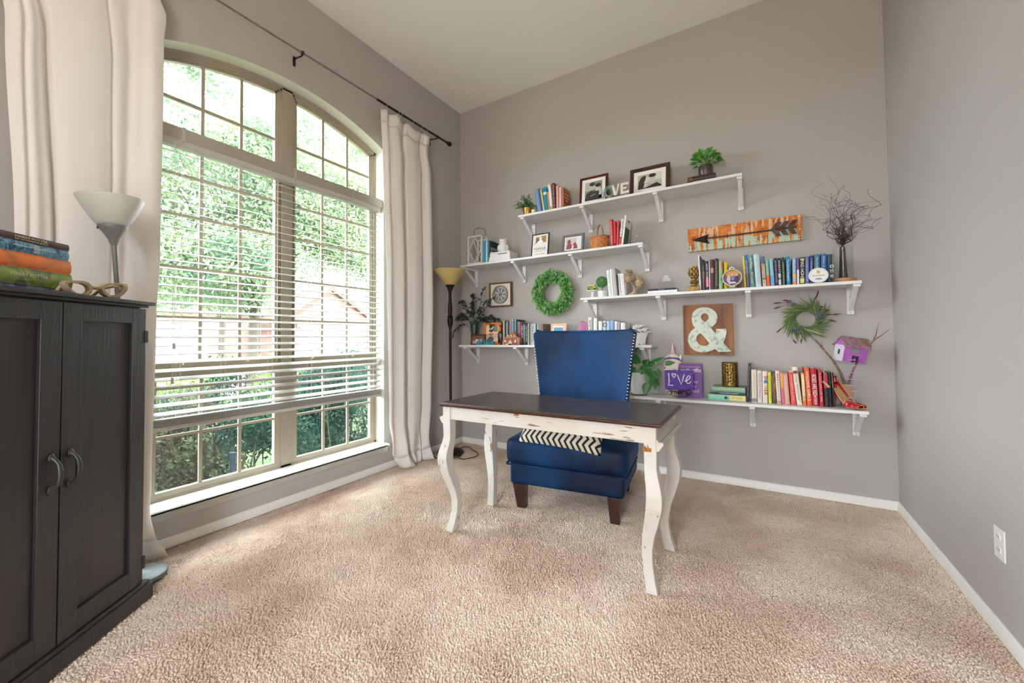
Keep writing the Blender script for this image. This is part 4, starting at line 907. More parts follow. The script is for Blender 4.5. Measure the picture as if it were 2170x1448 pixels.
for (p0, p1, t, c, lab, ti) in ((1036, 1081, .022, '#e6e6e4', 'bottom white book of the stack under the white owl', None), (1036.5, 1080, .024, '#eceae6', 'second white book from the bottom of the stack under the owl', None), (1038, 1080, .026, '#e9e8e6', 'white book with a blue stripe, third up under the white owl', 1), (1038.5, 1079.5, .016, '#e3e0dc', 'thin white book directly under the white owl', None)):
    o = flat(p0, p1, -.225, .16, zz, t, c, lab, group='white books under the owl')
    if ti: MB().box((t * .55, -.0012, .03), (t * .85, .0012, .13)).build('spine_band', mat('#5d6f96', .5, name='blue_print'), o)
    zz += t
def owl(name, label, cx, cy, z0, hgt, m, parent=None, face=0.0, eyes=None):
    """sitting owl figure: body, ear tufts, wings, beak"""
    s = hgt; T = Matrix.Translation((cx, cy, z0)) @ Matrix.Rotation(face, 4, 'Z') @ Matrix.Scale(s, 4)
    o = thing(name, label, 'figurine', (cx, cy, z0)) if parent is None else parent
    b = MB(); b.T = T; b.lathe([(.20, 0), (.25, .04), (.29, .15), (.32, .30), (.31, .45), (.26, .56), (.235, .62), (.27, .70), (.285, .80), (.25, .90), (.15, .96), (.02, .98)], n=24, sy=.88)
    for s_ in (-1, 1): b.loft([[(s_ * .16 - .09, -.05, .88), (s_ * .16 + .09, -.05, .88), (s_ * .16 + .09, .07, .88), (s_ * .16 - .09, .07, .88)], [(s_ * .235, -.03, 1.04), (s_ * .245, -.03, 1.04), (s_ * .245, .0, 1.04), (s_ * .235, .0, 1.04)]])
    b.build('body', m, o, smooth=True)
    b = MB(); b.T = T
    for s_ in (-1, 1): b.ball((s_ * .29, .03, .34), .13, 12, 8, sz=2.0, sy=1.5)
    b.ball((0, .20, .10), .13, 10, 6, sz=1.4)
    b.build('wings', m, o, smooth=2)
    b = MB(); b.T = T
    for s_ in (-1, 1): b.ball((s_ * .105, -.215, .76), .095, 12, 7, sy=.4)
    b.loft([[(-.035, -.235, .74), (.035, -.235, .74), (0, -.20, .76)], [(-.004, -.29, .64), (.004, -.29, .64), (0, -.25, .65)]]); b.build('face', m, o, smooth=True)
    b = MB(); b.T = T
    for s_ in (-1, 1): b.ball((s_ * .105, -.252, .76), .042, 10, 6, sy=.4)
    b.build('eyes', eyes or mat('#c8c4bc', .4, name='pale_glaze'), o, smooth=2)
    return o
WC_ = mat('#efeeea', .3, name='white_ceramic', coat=.3)
owl('owl_figurine', 'white ceramic owl standing on the stack of white books', wx(1066, zz, -.15), -.15, zz + .0006, .135, WC_, face=.35)
# NANA frame and grey frame
x0, x1 = wx(1125, Z2, -.20), wx(1161, Z2, -.20); zt = at(1148, 494.5, y=-.17).z
nana = [('#e9e6dc', SQ), ('#8a5a45', [(.20, .60), (.46, .62), (.46, .90), (.20, .88)]), ('#a8824a', [(.55, .60), (.88, .62), (.88, .93), (.52, .92)]), ('#e9d9cc', disc(.50, .82, .10, .09)), ('#f2efe9', [(.22, .58), (.44, .74), (.60, .74), (.70, .64), (.60, .56), (.40, .54)]), ('#6e5240', [(.05, .52), (.20, .60), (.22, .66)])]
f, T, w, h = frame('picture_frame', 'narrow dark frame reading NANA below a photo, under the top shelf', x0, x1, Z2, zt, -.205, .009, mat('#3c3230', .45, name='charcoal_frame'), 9, matw=0, photo=nana)
text('NANA', .032, T @ Matrix.Translation((w * .5, .0062, h * .34)) @ FRONT, mat('#6e6a66', .6, name='ink'), f, width=w * .68)
for k, (s, zz_) in enumerate((('my first friend', .24), ('we love you always', .12))): text(s, .012, T @ Matrix.Translation((w * .5, .0062, h * zz_)) @ FRONT, mat('#8b8783', .6, name='ink_grey'), f, width=w * .6)
x0, x1 = wx(1190, Z2, -.20), wx(1236, Z2, -.20); zt = at(1214, 496, y=-.18).z
pr_ = [('#cfc3c4', SQ), ('#dfe1e6', [(.72, 0), (1, 0), (1, 1), (.72, 1)]), ('#d9b7ae', disc(.30, .62, .10, .14)), ('#8e4c50', [(.06, 0), (.12, .5), (.3, .6), (.42, .4), (.44, 0)]), ('#7c5148', disc(.24, .68, .12, .18)), ('#d9b7ae', disc(.62, .72, .09, .13)), ('#9d4a4f', [(.46, 0), (.56, .5), (.66, .58), (.80, .30), (.84, 0)]), ('#f0ecea', [(.40, .0), (.54, .3), (.58, .2), (.5, 0)])]
frame('picture_frame', 'grey picture frame with a family photo in red, left of the basket', x0, x1, Z2, zt, -.205, .022, mat('#6d6d70', .4, name='grey_frame'), 10, matw=.010, photo=pr_, back='#2a1414')
# basket
yb_ = -.16; xa, xb = wx(1251, Z2, yb_), wx(1291, Z2, yb_); xc, ra = (xa + xb) / 2, (xb - xa) / 2; hb = at(1271, 502, y=yb_).z - Z2
bs = thing('wicker_basket', 'small woven wicker basket with a tall handle on the second shelf', 'basket', (xc, yb_, Z2))
b = MB(); nst = 18; nr = 5
for k in range(nr):
    z0 = Z2 + .002 + (hb - .012) * k / nr; z1 = z0 + (hb - .012) / nr * .94; zm_ = (z0 + z1) / 2
    rad = lambda z: ra * (.80 + .20 * (z - Z2) / hb)
    ring = []
    for j in range(nst * 4):
        a = 2 * PI * j / (nst * 4); off = .0035 * math.sin(a * nst / 2 * 1 + k * PI); ring.append((a, off))
    b.loft([[(xc + (rad(z) + o_ + d_) * math.cos(a), yb_ + (rad(z) + o_ + d_) * .8 * math.sin(a), z) for a, o_ in ring] for z, d_ in ((z0, -.001), (zm_, .002), (z1, -.001))], cap=False)
b.build('weave', mat('#cf8a4c', .55, name='wicker', c2='#b06a30', cs=40), bs, smooth=2)
b = MB()
for j in range(nst): a = 2 * PI * (j + .5) / nst; b.box((-.006, 0, 0), (.006, .0015, .001)) if False else b.tube([(xc + ra * f_ * math.cos(a), yb_ + ra * f_ * .8 * math.sin(a), Z2 + .001 + hb * q) for f_, q in ((.78, 0), (.99, .97))], .003, 5)
b.build('stakes', mat('#dba164', .5, name='light_wicker'), bs)
b = MB(); b.lathe([(.02, 0), (ra * .8, .0), (ra * .8, .002), (.02, .003)], (xc, yb_, Z2 + .0005), 24, sy=.8); b.build('base', mat('#b8682f', .5, name='rim_wicker'), bs); b = MB(); b.loft([[(xc + (ra + e_) * math.cos(a), yb_ + (ra + e_) * .8 * math.sin(a), z) for a in [2 * PI * q / 36 for q in range(36)]] for e_, z in ((-.003, Z2 + hb - .012), (.003, Z2 + hb - .012), (.003, Z2 + hb), (-.003, Z2 + hb), (-.003, Z2 + hb - .012))], cap=False); b.build('rim', mat('#b8682f', .5, name='rim_wicker'), bs)
b = MB(); hz = at(1275, 476, y=yb_).z; pts = [(xc + .006 + ra * .42 * math.cos(t) * 1.0, yb_ - .0 + (ra * .75) * math.cos(t) * -.35, Z2 + hb * .55 + (hz - Z2 - hb * .55) * math.sin(t) ** .75) for t in [PI * k / 16 for k in range(17)]]
rings = [[(p[0] - .003, p[1] - .010, p[2]), (p[0] + .003, p[1] - .010, p[2] + .0), (p[0] + .003, p[1] + .010, p[2]), (p[0] - .003, p[1] + .010, p[2])] for p in pts]
for i, rg in enumerate(rings):                       # flat handle strap, thickness turned with the arch
    t = PI * i / 16; n_ = Vector((math.cos(t), 0, math.sin(t))) * .002; p = Vector(pts[i]); s_ = Vector((0, .009, 0)); rings[i] = [p - n_ - s_, p + n_ - s_, p + n_ + s_, p - n_ + s_]
b.loft(rings); b.build('handle', mat('#b9783f', .5, name='handle_wood'), bs, smooth=True)
ROW['g'] = 'red and white books right of the basket'; B = -.205
bk(0, 1294.4, 1300.6, -3.0, 465, Z2, '#c2242f', 'red book touching the wicker basket', y=B, dp=.15, title='KINDNESS', tcol='#f0c9c4')
bk(0, 1301, 1305.8, -1.6, 469, Z2, '#cf2b38', 'slim red book, second from the wicker basket', y=B, dp=.13, bands=((.04, .12, '#2a2140'),))
bk(0, 1306.2, 1310.4, 1.4, 467.5, Z2, '#c9424a', 'faded red book, third from the wicker basket', y=B, dp=.14)
bk(0, 1311, 1315.6, 6, 464, Z2, '#eeeae6', 'slim white book with a red box, leaning right on the second shelf', y=B, dp=.13, bands=((.06, .34, '#c73a3f'),), title='FAITH', tcol='#55514e')
o = bk(0, 1316.4, 1320, 7.5, 456, Z2, '#f0efec', 'tall white and green book leaning right at the shelf two row end', y=B, dp=.16)
t_ = (wx(1320, Z2, B) - wx(1316.4, Z2, B)) * .97
b = MB().box((t_ + .0001, .010, .012), (t_ + .0009, .135, .150)); b.build('cover_panel', mat('#2f5a45', .5, name='green_print', c2='#3f6a3c', cs=30), o)
text('GUIDE', .022, Matrix.Translation((t_ + .0013, .085, .205)) @ SIDE, mat('#34343a', .5, name='print'), o, width=.06)
x = wx(1349, Z2, -.15); o = tag(MB().ball((x, -.14, Z2 + .038), .037, 24, 16).build('glass_ornament', glass('ornament_glass', (.985, .99, .99), .8), smooth=2), 'clear glass ball ornament at the right end of the second shelf', 'ornament')
b = MB().lathe([(.008, .0), (.009, .006), (.004, .009), (.001, .012)], (x, -.14, Z2 + .073), 12); b.tube([(x, -.14, Z2 + .085), (x + .004, -.14, Z2 + .090), (x, -.14, Z2 + .096), (x - .004, -.14, Z2 + .090), (x, -.14, Z2 + .085)], .0008, 5); b.build('cap', mat('#c9c2b2', .3, .9, name='silver_cap'), o, smooth=True)

# ================================================================ shelf three
x = wx(1255.5, Z3, -.19); cs = tag(MB().lathe([(.030, 0), (.030, .004), (.014, .010), (.010, .022), (.010, .044), (.020, .052), (.050, .056), (.052, .060), (.050, .062), (.002, .060)], (x, -.185, Z3 + .0005), 32).build('cake_stand', WC_, smooth=True), 'tiny white pedestal stand carrying a toy camper van', 'stand')
va = thing('toy_camper_van', 'little lime green toy camper van on the white pedestal', 'toy van', (x, -.185, Z3 + .0615)); zz = Z3 + .0618
L_, Wd = .078, .036; x0 = x - .040
b = MB().loft([[(x0 + L_ * u, -.185 + s * Wd / 2, zz + .008 + hh) for u, hh in ((0, .0), (0, .026), (.86, .026), (1.0, .016), (1.0, 0))] for s in (-1, 1)]); b.build('body', mat('#8fae2a', .3, name='lime_enamel', coat=.4), va, bevel=.003)
b = MB().loft([[(x0 + L_ * u, -.185 + s * Wd / 2 * .92, zz + .034 + hh) for u, hh in ((.02, 0), (.05, .012), (.80, .012), (.86, .0))] for s in (-1, 1)]); b.build('roof', mat('#d9b98c', .4, name='cream_enamel'), va, bevel=.003)
b = MB()
for s in (-1, 1):
    for u0, u1 in ((.10, .36), (.40, .64)): b.box((x0 + L_ * u0, -.185 + s * Wd / 2 - .0006, zz + .022), (x0 + L_ * u1, -.185 + s * Wd / 2 + .0006, zz + .032))
b.build('windows', mat('#6c7a3a', .2, name='van_window'), va)
for u in (.2, .8):
    for s in (-1, 1): 
        b = MB(); ylathe(b, [(.0001, -.003), (.0085, -.003), (.0085, .003), (.0001, .003)], (x0 + L_ * u, -.185 + s * (Wd / 2 + .0), zz + .0088), 14); b.build('wheel', mat('#252424', .6, name='rubber'), va)
x = wx(1276, Z3, -.18); tp = thing('topiary', 'round green boxwood ball in a white pot on the third shelf', 'plant', (x, -.17, Z3))
pot('pot', [(.034, 0), (.037, .01), (.040, .045), (.042, .052), (.038, .052), (.036, .040)], (x, -.17, Z3 + .0005), WHITE, tp)
cz = at(1275, 598, y=-.17).z; b = MB(); b.tube([(x, -.17, Z3 + .04), (x - .002, -.17, cz)], .0025, 6); b.build('stem', mat('#5a4632', .7, name='bark'), tp)
b = MB(); b.ball((x - .003, -.17, cz), .038, 14, 10)
for _ in range(520):
    u = r.uniform(-1, 1); a = r.uniform(0, 2 * PI); q = math.sqrt(1 - u * u); d = Vector((q * math.cos(a), q * math.sin(a), u)); b.leaf(Vector((x - .003, -.17, cz)) + d * .037, (d + Vector((r.uniform(-.8, .8), r.uniform(-.8, .8), r.uniform(-.8, .8)))), d, .013, .009)
b.build('foliage', mat('#4d8a45', .5, name='box_leaf', c2='#79b06c', cs=50), tp)
ROW['g'] = 'white and grey books left of the owls'; B = -.20
bk(0, 1290.4, 1296.6, -5.5, 573, Z3, '#e9ecee', 'white book with grey print, leftmost beside the boxwood ball', y=B, title='THE SMALL ROOM', tcol='#a9b3b8')
bk(0, 1297, 1300, -5.0, 571, Z3, '#f3f3f2', 'thin white book, second from the boxwood ball', y=B)
bk(0, 1300.4, 1308.8, -6.0, 569, Z3, mat('#b4b0aa', .6, name='book_linen', c2='#c2beb8', cs=90), 'thick grey linen book with white dots, tallest left of the owls', y=B, hard=True)
bk(0, 1309.2, 1311.8, -3.6, 583, Z3, '#1f1c1d', 'very thin black book left of the owls', y=B)
bk(0, 1312.2, 1317.4, -3.0, 580, Z3, '#d5d3d2', 'light grey book with dark print, left of the owls', y=B, title='a stolen life memoir', tcol='#4a4a50')
bk(0, 1317.8, 1324.4, -3.6, 580, Z3, '#f1f0ef', 'white paperback nearest the owls', y=B, title='eat pray love', tcol='#9aa0a8', bands=((.02, .10, '#d8d8da'),))
bkx = bk(0, 1324.8, 1327.6, -1.6, 594, Z3, '#dcd6d6', 'short white booklet with reddish dots just behind the owls', y=B + .03, dp=.12)
t_ = (wx(1327.6, Z3, B + .03) - wx(1324.8, Z3, B + .03)) * .97
b = MB()
for _ in range(60):
    yy, zz_ = r.uniform(.01, .11), r.uniform(.01, .12); s_ = r.uniform(.003, .007); b.box((t_ + .0001, yy, zz_), (t_ + .0006, yy + s_, zz_ + s_ * .7))
b.build('cover_print', mat('#9a5a60', .6, name='red_dots'), bkx)
# owls on a branch
xo = wx(1343, Z3, -.20); ob = thing('owl_pair_figurine', 'pair of carved driftwood owls perched on one forked branch', 'figurine', (xo, -.18, Z3))
OWD = mat('#bda58e', .65, name='carved_driftwood', c2='#8d7258', cs=(30, 30, 60), cd=5, bump=.5, bs=(60, 60, 120), bdist=.003)
def P3(px, py, y=-.20): return at(px, py, y=y)
b = MB()
b.tube([P3(1332, 625.5), P3(1338, 623.5), P3(1344, 622), P3(1350, 621.5)], [.004, .010, .011, .004], 8)
b.tube([P3(1340, 623), P3(1344.5, 616), P3(1343, 607), P3(1338, 600), P3(1333, 597.5)], [.008, .006, .006, .006, .005], 8)
b.tube([P3(1343, 622), P3(1349, 613), P3(1355, 608), P3(1362, 604), P3(1366.5, 611)], [.007, .006, .0055, .004, .0015], 8)
b.tube([P3(1358, 606), P3(1362, 600)], [.003, .001], 6)
zmin = min(v[2] for v in b.v); b.v = [(v[0], v[1], v[2] + Z3 + .0008 - zmin if v[2] < Z3 + .03 else v[2]) for v in b.v]
b.build('branch', OWD, ob, smooth=True)
EYE = mat('#2a201a', .3, name='dark_eye')
p = P3(1333.5, 598.5); owl('x', '', p.x, p.y, p.z, at(1334, 571.5, y=-.20).z - p.z, OWD, parent=ob, face=.3, eyes=EYE)
p = P3(1355, 608); owl('x', '', p.x, p.y, p.z, at(1355, 584, y=-.20).z - p.z, OWD, parent=ob, face=-.5, eyes=EYE)
flat(1372.5, 1435, -.215, .16, Z3, .022, '#eceae9', 'white book lying under a navy book on the third shelf', group='two books lying beneath the acrylic award')
flat(1373, 1431.5, -.210, .155, Z3 + .022, .015, '#2c2f4f', 'navy book lying on a white one beneath the acrylic award', title='Hibernate', tcol='#cfd0dc', tw=.04, group='two books lying beneath the acrylic award')
# acrylic triangle
y = -.16; zb0 = Z3 + .0378; q = lambda px, py: (at(px, py, y=y).x, max(at(px, py, y=y).z, zb0))
tri = [q(1411.8, 552.5), q(1430, 599), (q(1426, 608)[0], zb0), (q(1399, 608)[0], zb0), q(1395, 601)]
tr = MB().prism(tri, .016, (0, y, 0)).build('acrylic_award', glass('acrylic', (.985, .99, .99), .8)); tag(tr, 'clear acrylic triangle award standing on the navy book', 'award')
xm_ = q(1412, 600)[0]; zm_ = at(1412, 590, y=y).z
for k, s in enumerate(('* * *', 'IN RECOGNITION', 'of outstanding service', 'and dedication to others', 'presented with gratitude')):
    text(s, .008, Matrix.Translation((xm_, y - .0006, zm_ + .026 - .012 * k)) @ FRONT, mat('#eef2f3', .5, name='etching'), tr, width=.02 + .013 * k) if False else None
b = MB()
for k in range(6): b.box((xm_ - .012 - .004 * k, y - .0008, zm_ + .020 - .0075 * k - .0012), (xm_ + .012 + .004 * k, y - .0002, zm_ + .020 - .0075 * k + .0012))
WL[tr.name] = tuple(tr.location); b.build('etched_lines', mat('#f3f6f7', .5, name='etching'), tr)
# gold finial
GOLD = mat('#a5824a', .4, .7, name='antique_gold', c2='#7d6030', cs=30, bump=.4, bs=70)
x = wx(1472, Z3, -.17); gf = thing('gold_finial', 'antique gold ball finial bookend left of the long book row', 'ornament', (x, -.17, Z3)); c3 = (x, -.17, Z3 + .0005); k_ = (at(1472, 566, y=-.17).z - Z3) / .20
MB().box((x - .046, -.216, Z3 + .0005), (x + .046, -.124, Z3 + .006)).box((x - .040, -.210, Z3 + .006), (x + .040, -.130, Z3 + .034 * k_ + .006)).build('plinth', GOLD, gf, bevel=.003)
MB().lathe([(s * k_, z * k_ + .004) for s, z in ((.034, .034), (.036, .040), (.022, .046), (.020, .056), (.030, .064), (.033, .072), (.030, .080), (.020, .088), (.018, .098), (.026, .104), (.028, .110), (.022, .116), (.020, .118))], c3, 28).build('turned_stem', GOLD, gf, smooth=True)
b = MB().ball((x, -.17, Z3 + .157 * k_), .041 * k_, 20, 14)
for i in range(10):
    for j in range(5):
        a = 2 * PI * (i + .5 * (j % 2)) / 10; e_ = -1.0 + .5 * j; d = Vector((math.cos(a) * math.cos(e_), math.sin(a) * math.cos(e_), math.sin(e_))); b.leaf(Vector((x, -.17, Z3 + .157 * k_)) + d * .040 * k_ - Vector((0, 0, .012)), Vector((0, 0, 1)) + d * .3, d, .026, .020)
b.build('ball', GOLD, gf, smooth=True)
# the long row
ROW['g'] = 'dark and red books left of the pearl frame'; B = -.20
bk(0, 1483.4, 1486, -4.2, 541, Z3, '#eceaea', 'tall thin white book beside the gold finial', y=B, dp=.17)
bk(0, 1486.2, 1488.4, -3.6, 544, Z3, '#3a2a4a', 'thin dark purple book, second from the gold finial', y=B, dp=.15)
bk(0, 1488.7, 1495.2, -2.6, 551, Z3, '#1d1210', 'black book with gold letters, third from the gold finial', y=B, hard=True, title='LOVE LIFE', tcol='#b89c83', author='ROB LOWE', acol='#e0a83c', tsize=.62, bands=((.42, .62, '#7a4336'),))
bk(0, 1495.8, 1503, -1.8, 553.5, Z3, '#23244a', 'navy book with a pink panel, right of the black and gold one', y=B, title='AMY POEHLER', tcol='#f4f4f4', bands=((.12, .42, '#d9508a'),), tsize=.55)
bk(0, 1503.3, 1505.2, -1.4, 553.5, Z3, '#dcd6da', 'very thin pale book in the row left of the pearl frame', y=B)
bk(0, 1506, 1513.6, -1.2, 550, Z3, '#5c1f26', 'dark red hardcover with a small portrait, left of the pearl frame', y=B, hard=True, bands=((.56, .72, '#b98f7a'),))
bk(0, 1514.6, 1522.4, -.6, 548, Z3, '#2c2c2b', 'charcoal hardcover with pale lettering, left of the pearl frame', y=B, hard=True, title='TRUE EVIDENCE', tcol='#aca492')
bk(0, 1523.6, 1531.8, -.4, 553, Z3, art('jacket_rainbow', ['#2257a8', '#3fbf62', '#9fb98f', '#b5a981', '#e0533a', '#6fb1d6'], (40, 40, 16)), 'multicoloured green and blue book partly behind the pearl frame', y=B)
bk(0, 1534, 1541, 0, 556, Z3, '#e6c61f', 'plain yellow book mostly hidden behind the pearl frame', y=B + .01)
ROW['g'] = 'row of mostly blue books on the third shelf'
bk(0, 1578.2, 1581.4, -4.6, 543, Z3, '#ecd51c', 'bright yellow thin book at the left end of the blue row', y=B)
bk(0, 1581.8, 1589.8, -5.6, 541, Z3, '#3b66ae', 'royal blue and navy book with yellow letters in the blue row', y=B, hard=True, title='SPLENDID', tcol='#e8c93a', bands=((.0, .42, '#26263f'),), author='CUSSLER', acol='#e9e9ee')
bk(0, 1590.6, 1599.8, -4.4, 540, Z3, art('jacket_seagreen', ['#2c4a4a', '#54807d', '#7ca6a0', '#26302e'], (25, 25, 9)), 'dark sea-green hardcover with an italic title in the blue row', y=B, hard=True, title='After Anna', tcol='#dfeeee')
bk(0, 1602.0, 1613.8, -5.6, 539, Z3, '#c4d8e2', 'thick very pale blue book, tallest in the blue row', y=B, hard=True, title='The Light We Lost', tcol='#a9bfcc')
bk(0, 1616.4, 1624.6, -4.6, 544, Z3, '#56697e', 'slate blue book with a tan strip and a small figure in the row', y=B, bands=((.28, .76, '#c9a98a'), (.02, .24, '#d8c0a8')), title='Pretty Thing', tcol='#8d5f6e')
bk(0, 1625.6, 1631.8, -3.6, 550, Z3, '#8fb9a8', 'pale green book with a bright orange lower half in the row', y=B, bands=((.01, .42, '#ee5a22'),))
bk(0, 1634, 1641.8, -4.2, 548.5, Z3, '#8cc3d0', 'pale aqua book shading to blue in the row', y=B, bands=((.01, .40, '#6aa3cf'),))
bk(0, 1643, 1649.4, -3.2, 547.5, Z3, '#242a52', 'navy book with large pink lettering in the row', y=B, title='BE FRANK WITH ME', tcol='#c98fb8', tsize=.8)
bk(0, 1650, 1656.4, -2.4, 547, Z3, '#252525', 'black book with white title blocks in the row', y=B, title='IDENTICAL', tcol='#d5e0dc', tsize=.9, bands=((.04, .22, '#bcd0cb'), (.30, .44, '#bcd0cb')))
bk(0, 1658, 1665, -2.6, 546, Z3, '#1f3d3c', 'dark green book with yellow lettering in the row', y=B, title='A FLICKER IN THE DARK', tcol='#d3cf4c', author='WILLINGHAM', acol='#d8d8d8')
bk(0, 1667.5, 1676.2, -2.6, 544.5, Z3, '#1f7fb0', 'vivid azure book with a white script title in the row', y=B, title='The Good Daughter', tcol='#e6f3f8', tsize=.7)
bk(0, 1679.8, 1688, -1.0, 545.6, Z3, '#7fb0cc', 'light blue book with orange blossoms low on its spine', y=B, bands=((.26, .40, '#eda33c'), (.02, .14, '#e0854e')), title='Beach', tcol='#dcebf2')
bk(0, 1689, 1693.8, -.6, 546, Z3, '#7a5a96', 'thin purple, pink and white book in the blue row', y=B, bands=((.02, .55, '#e9e4ea'),))
bk(0, 1695, 1705.6, -.2, 545.8, Z3, '#232220', 'black book with bold white letters and a yellow end in the row', y=B, title='MAD HONEY', tcol='#efe9e2', tsize=.95, bands=((.05, .22, '#d6d640'), (.90, .96, '#b7cf45')))
bk(0, 1707, 1715, -.6, 544, Z3, '#5f70a8', 'periwinkle book right of the bold black and white one', y=B, title='COLLEEN', tcol='#bac6e2')
bk(0, 1716, 1723.6, 0, 542, Z3, '#2b3566', 'navy book behind the left edge of the oval plaque', y=B, title='A THOUSAND NIGHTS', tcol='#dde2ee')
bk(0, 1725.6, 1737.6, 0, 539, Z3, '#3f7891', 'steel blue book directly above the oval plaque', y=B, hard=True, title='The Perfect Couple', tcol='#cfe3e4', tsize=.5)
bk(0, 1740, 1752, 0, 538, Z3, '#3d6aa5', 'mid blue book above the right half of the oval plaque', y=B, hard=True, title='Elin Hilder', tcol='#b9cde8', tsize=.5)
bk(0, 1753.4, 1764, 0, 539, Z3, '#244a58', 'dark teal book reading one, rightmost of the blue row', y=B, bands=())
o = COL.objects[-1] if False else [q for q in bpy.data.objects if q.get('label', '').startswith('dark teal book reading one')][0]
for k, s in enumerate('one'):
    text(s, .040, Matrix.Translation((.022, -.0016, .105 - .030 * k)) @ FRONT, mat('#e6efef', .5, name='print'), o)
# round pearl frame
c = at(1551.5, 587, y=-.225); rx = abs(at(1573, 587, y=-.225).x - at(1530, 587, y=-.225).x) / 2 * 1.02; 
pf = thing('pearl_picture_frame', 'round picture frame edged with pearls showing a purple family photo', 'picture frame', (c.x, -.225, Z3))
Tf = Matrix.Translation((c.x, -.228, Z3 + .012 + rx)) @ Matrix.Rotation(math.radians(-8), 4, 'X')
def yring(b, prof, n=40):
    b.loft([[(r_ * math.cos(2 * PI * j / n), y_, r_ * math.sin(2 * PI * j / n)) for j in range(n)] for r_, y_ in prof])
BRS = mat('#a8956e', .4, .6, name='aged_brass')
b = MB(); b.T = Tf; yring(b, [(rx * .80, .002), (rx * .84, -.003), (rx * .98, -.003), (rx, .002), (rx, .010), (rx * .5, .010), (rx * .02, .010)]); b.build('rim', BRS, pf, smooth=True)
b = MB(); b.T = Tf
for i in range(34): a = 2 * PI * i / 34; b.ball((rx * .91 * math.cos(a), -.006, rx * .91 * math.sin(a)), rx * .075, 10, 7)
for dx in (-.012, 0, .012): b.ball((dx, -.006, rx * 1.06 + (.006 if dx == 0 else 0)), .0065, 10, 7); b.ball((dx, -.006, -rx * 1.06), .005, 10, 7)
b.build('pearls', mat('#eae3d3', .2, name='pearl', coat=.6), pf, smooth=2)
b = MB(); b.T = Tf; ms = []
for i, (cl_, pl_) in enumerate((('#7a5a78', disc(0, 0, .80, .80, 36)), ('#c99a5e', disc(0, .45, .66, .33, 24)), ('#3a2f3c', [(-.2, -.75), (.25, -.75), (.2, -.2), (-.15, -.2)]), ('#cbb9cf', disc(-.35, -.15, .18, .36)), ('#e0b99c', disc(-.35, .22, .10, .11)), ('#8a7fae', disc(.05, -.02, .18, .30)), ('#e0b99c', disc(.02, .34, .10, .11)), ('#4b3a58', disc(.42, -.15, .2, .4)), ('#e0b99c', disc(.42, .26, .10, .11)), ('#d8cfd8', [(-.4, -.68), (.45, -.66), (.2, -.45), (-.25, -.45)]))):
    ms.append(mat(cl_, .35, name='photo_print')); b.m = i; b.prism([(u * rx, v * rx) for u, v in pl_], .0004, (0, -.0015 - .0004 * i + .002, 0))
b.build('photo', ms, pf)
b = MB(); b.tube([(c.x - .03, -.232, Z3 + .003), (c.x - .018, -.232, Z3 + .012), (c.x, -.230, Z3 + .015), (c.x + .018, -.232, Z3 + .012), (c.x + .03, -.232, Z3 + .003)], .003, 6); b.tube([(c.x, -.222, Z3 + .06), (c.x, -.19, Z3 + .003)], .002, 6); b.build('easel_foot', BRS, pf, smooth=True)
# oval plaque
c = at(1734.5, 586, y=-.230); ax = abs(at(1756, 586, y=-.23).x - at(1713, 586, y=-.23).x) / 2; az = .049
op = thing('oval_plaque', 'white oval plaque with tiny print leaning on the blue books', 'plaque', (c.x, -.235, Z3)); Tp = Matrix.Translation((c.x, -.232, Z3 + az + .001)) @ Matrix.Rotation(math.radians(-12), 4, 'X')
b = MB(); b.T = Tp; b.loft([[(ax * s * math.cos(2 * PI * j / 48), y_, az * s * math.sin(2 * PI * j / 48)) for j in range(48)] for s, y_ in ((.97, 0), (1.0, .003), (1.0, .008), (.97, .010))]); b.build('plaque', mat('#f0eeea', .35, name='white_enamel'), op, smooth=True)
b = MB(); b.T = Tp; b.loft([[(ax * .88 * math.cos(t), -.0004, az * .86 * math.sin(t)) for t in [2 * PI * j / 48 for j in range(48)]], [(ax * .865 * math.cos(t), -.0004, az * .84 * math.sin(t)) for t in [2 * PI * j / 48 for j in range(48)]]], cap=False); b.build('border_line', mat('#9a989a', .5, name='grey_ink'), op)
text('HELLO FRIEND', .012, Tp @ Matrix.Translation((0, -.0008, -.004)) @ FRONT, mat('#77808c', .5, name='ink_blue'), op, width=ax * 1.2)
b = MB(); b.T = Tp; b.m = 0; b.prism([(u * az * .4 - .0, az * .42 + v * az * .4) for u, v in disc(0, 0, .45, .6, 12)], .0004, (0, -.0006, 0)); b.m = 1; b.prism([(u * az * .4, -az * .50 + v * az * .25) for u, v in disc(0, 0, .9, .5, 12)], .0004, (0, -.0006, 0)); b.build('emblem', [mat('#d9b46a', .5, name='yellow_ink'), mat('#7fa4a6', .5, name='teal_ink')], op)
# vase with curly branches
x = wx(1788, Z3, -.15); yv = -.145
cst = tag(MB().lathe([(.060, 0), (.062, .003), (.062, .024), (.060, .026), (.001, .026)], (x, yv, Z3 + .0005), 36).build('wooden_base', mat('#c9a273', .5, name='pale_wood', c2='#b48a58', cs=(8, 60, 60)), smooth=True), 'round pale wooden disc under the glass cylinder vase', 'stand')
vs_ = thing('glass_vase', 'tall clear glass cylinder vase of curly dark branches at the shelf end', 'vase', (x, yv, Z3 + .027)); vt = at(1786, 525, y=yv).z
bowl(Matrix.Translation((x, yv, Z3 + .0275)), [(.0005, 0), (.048, 0), (.050, .004), (.050, vt - Z3 - .034), (.0515, vt - Z3 - .027)], 'glass_body', glass('vase_glass', (.98, .99, .99), .8), vs_)
rb = random.Random(21); b = MB(); TW = mat('#3a2b26', .7, name='curly_willow', c2='#4d3a33', cs=30)
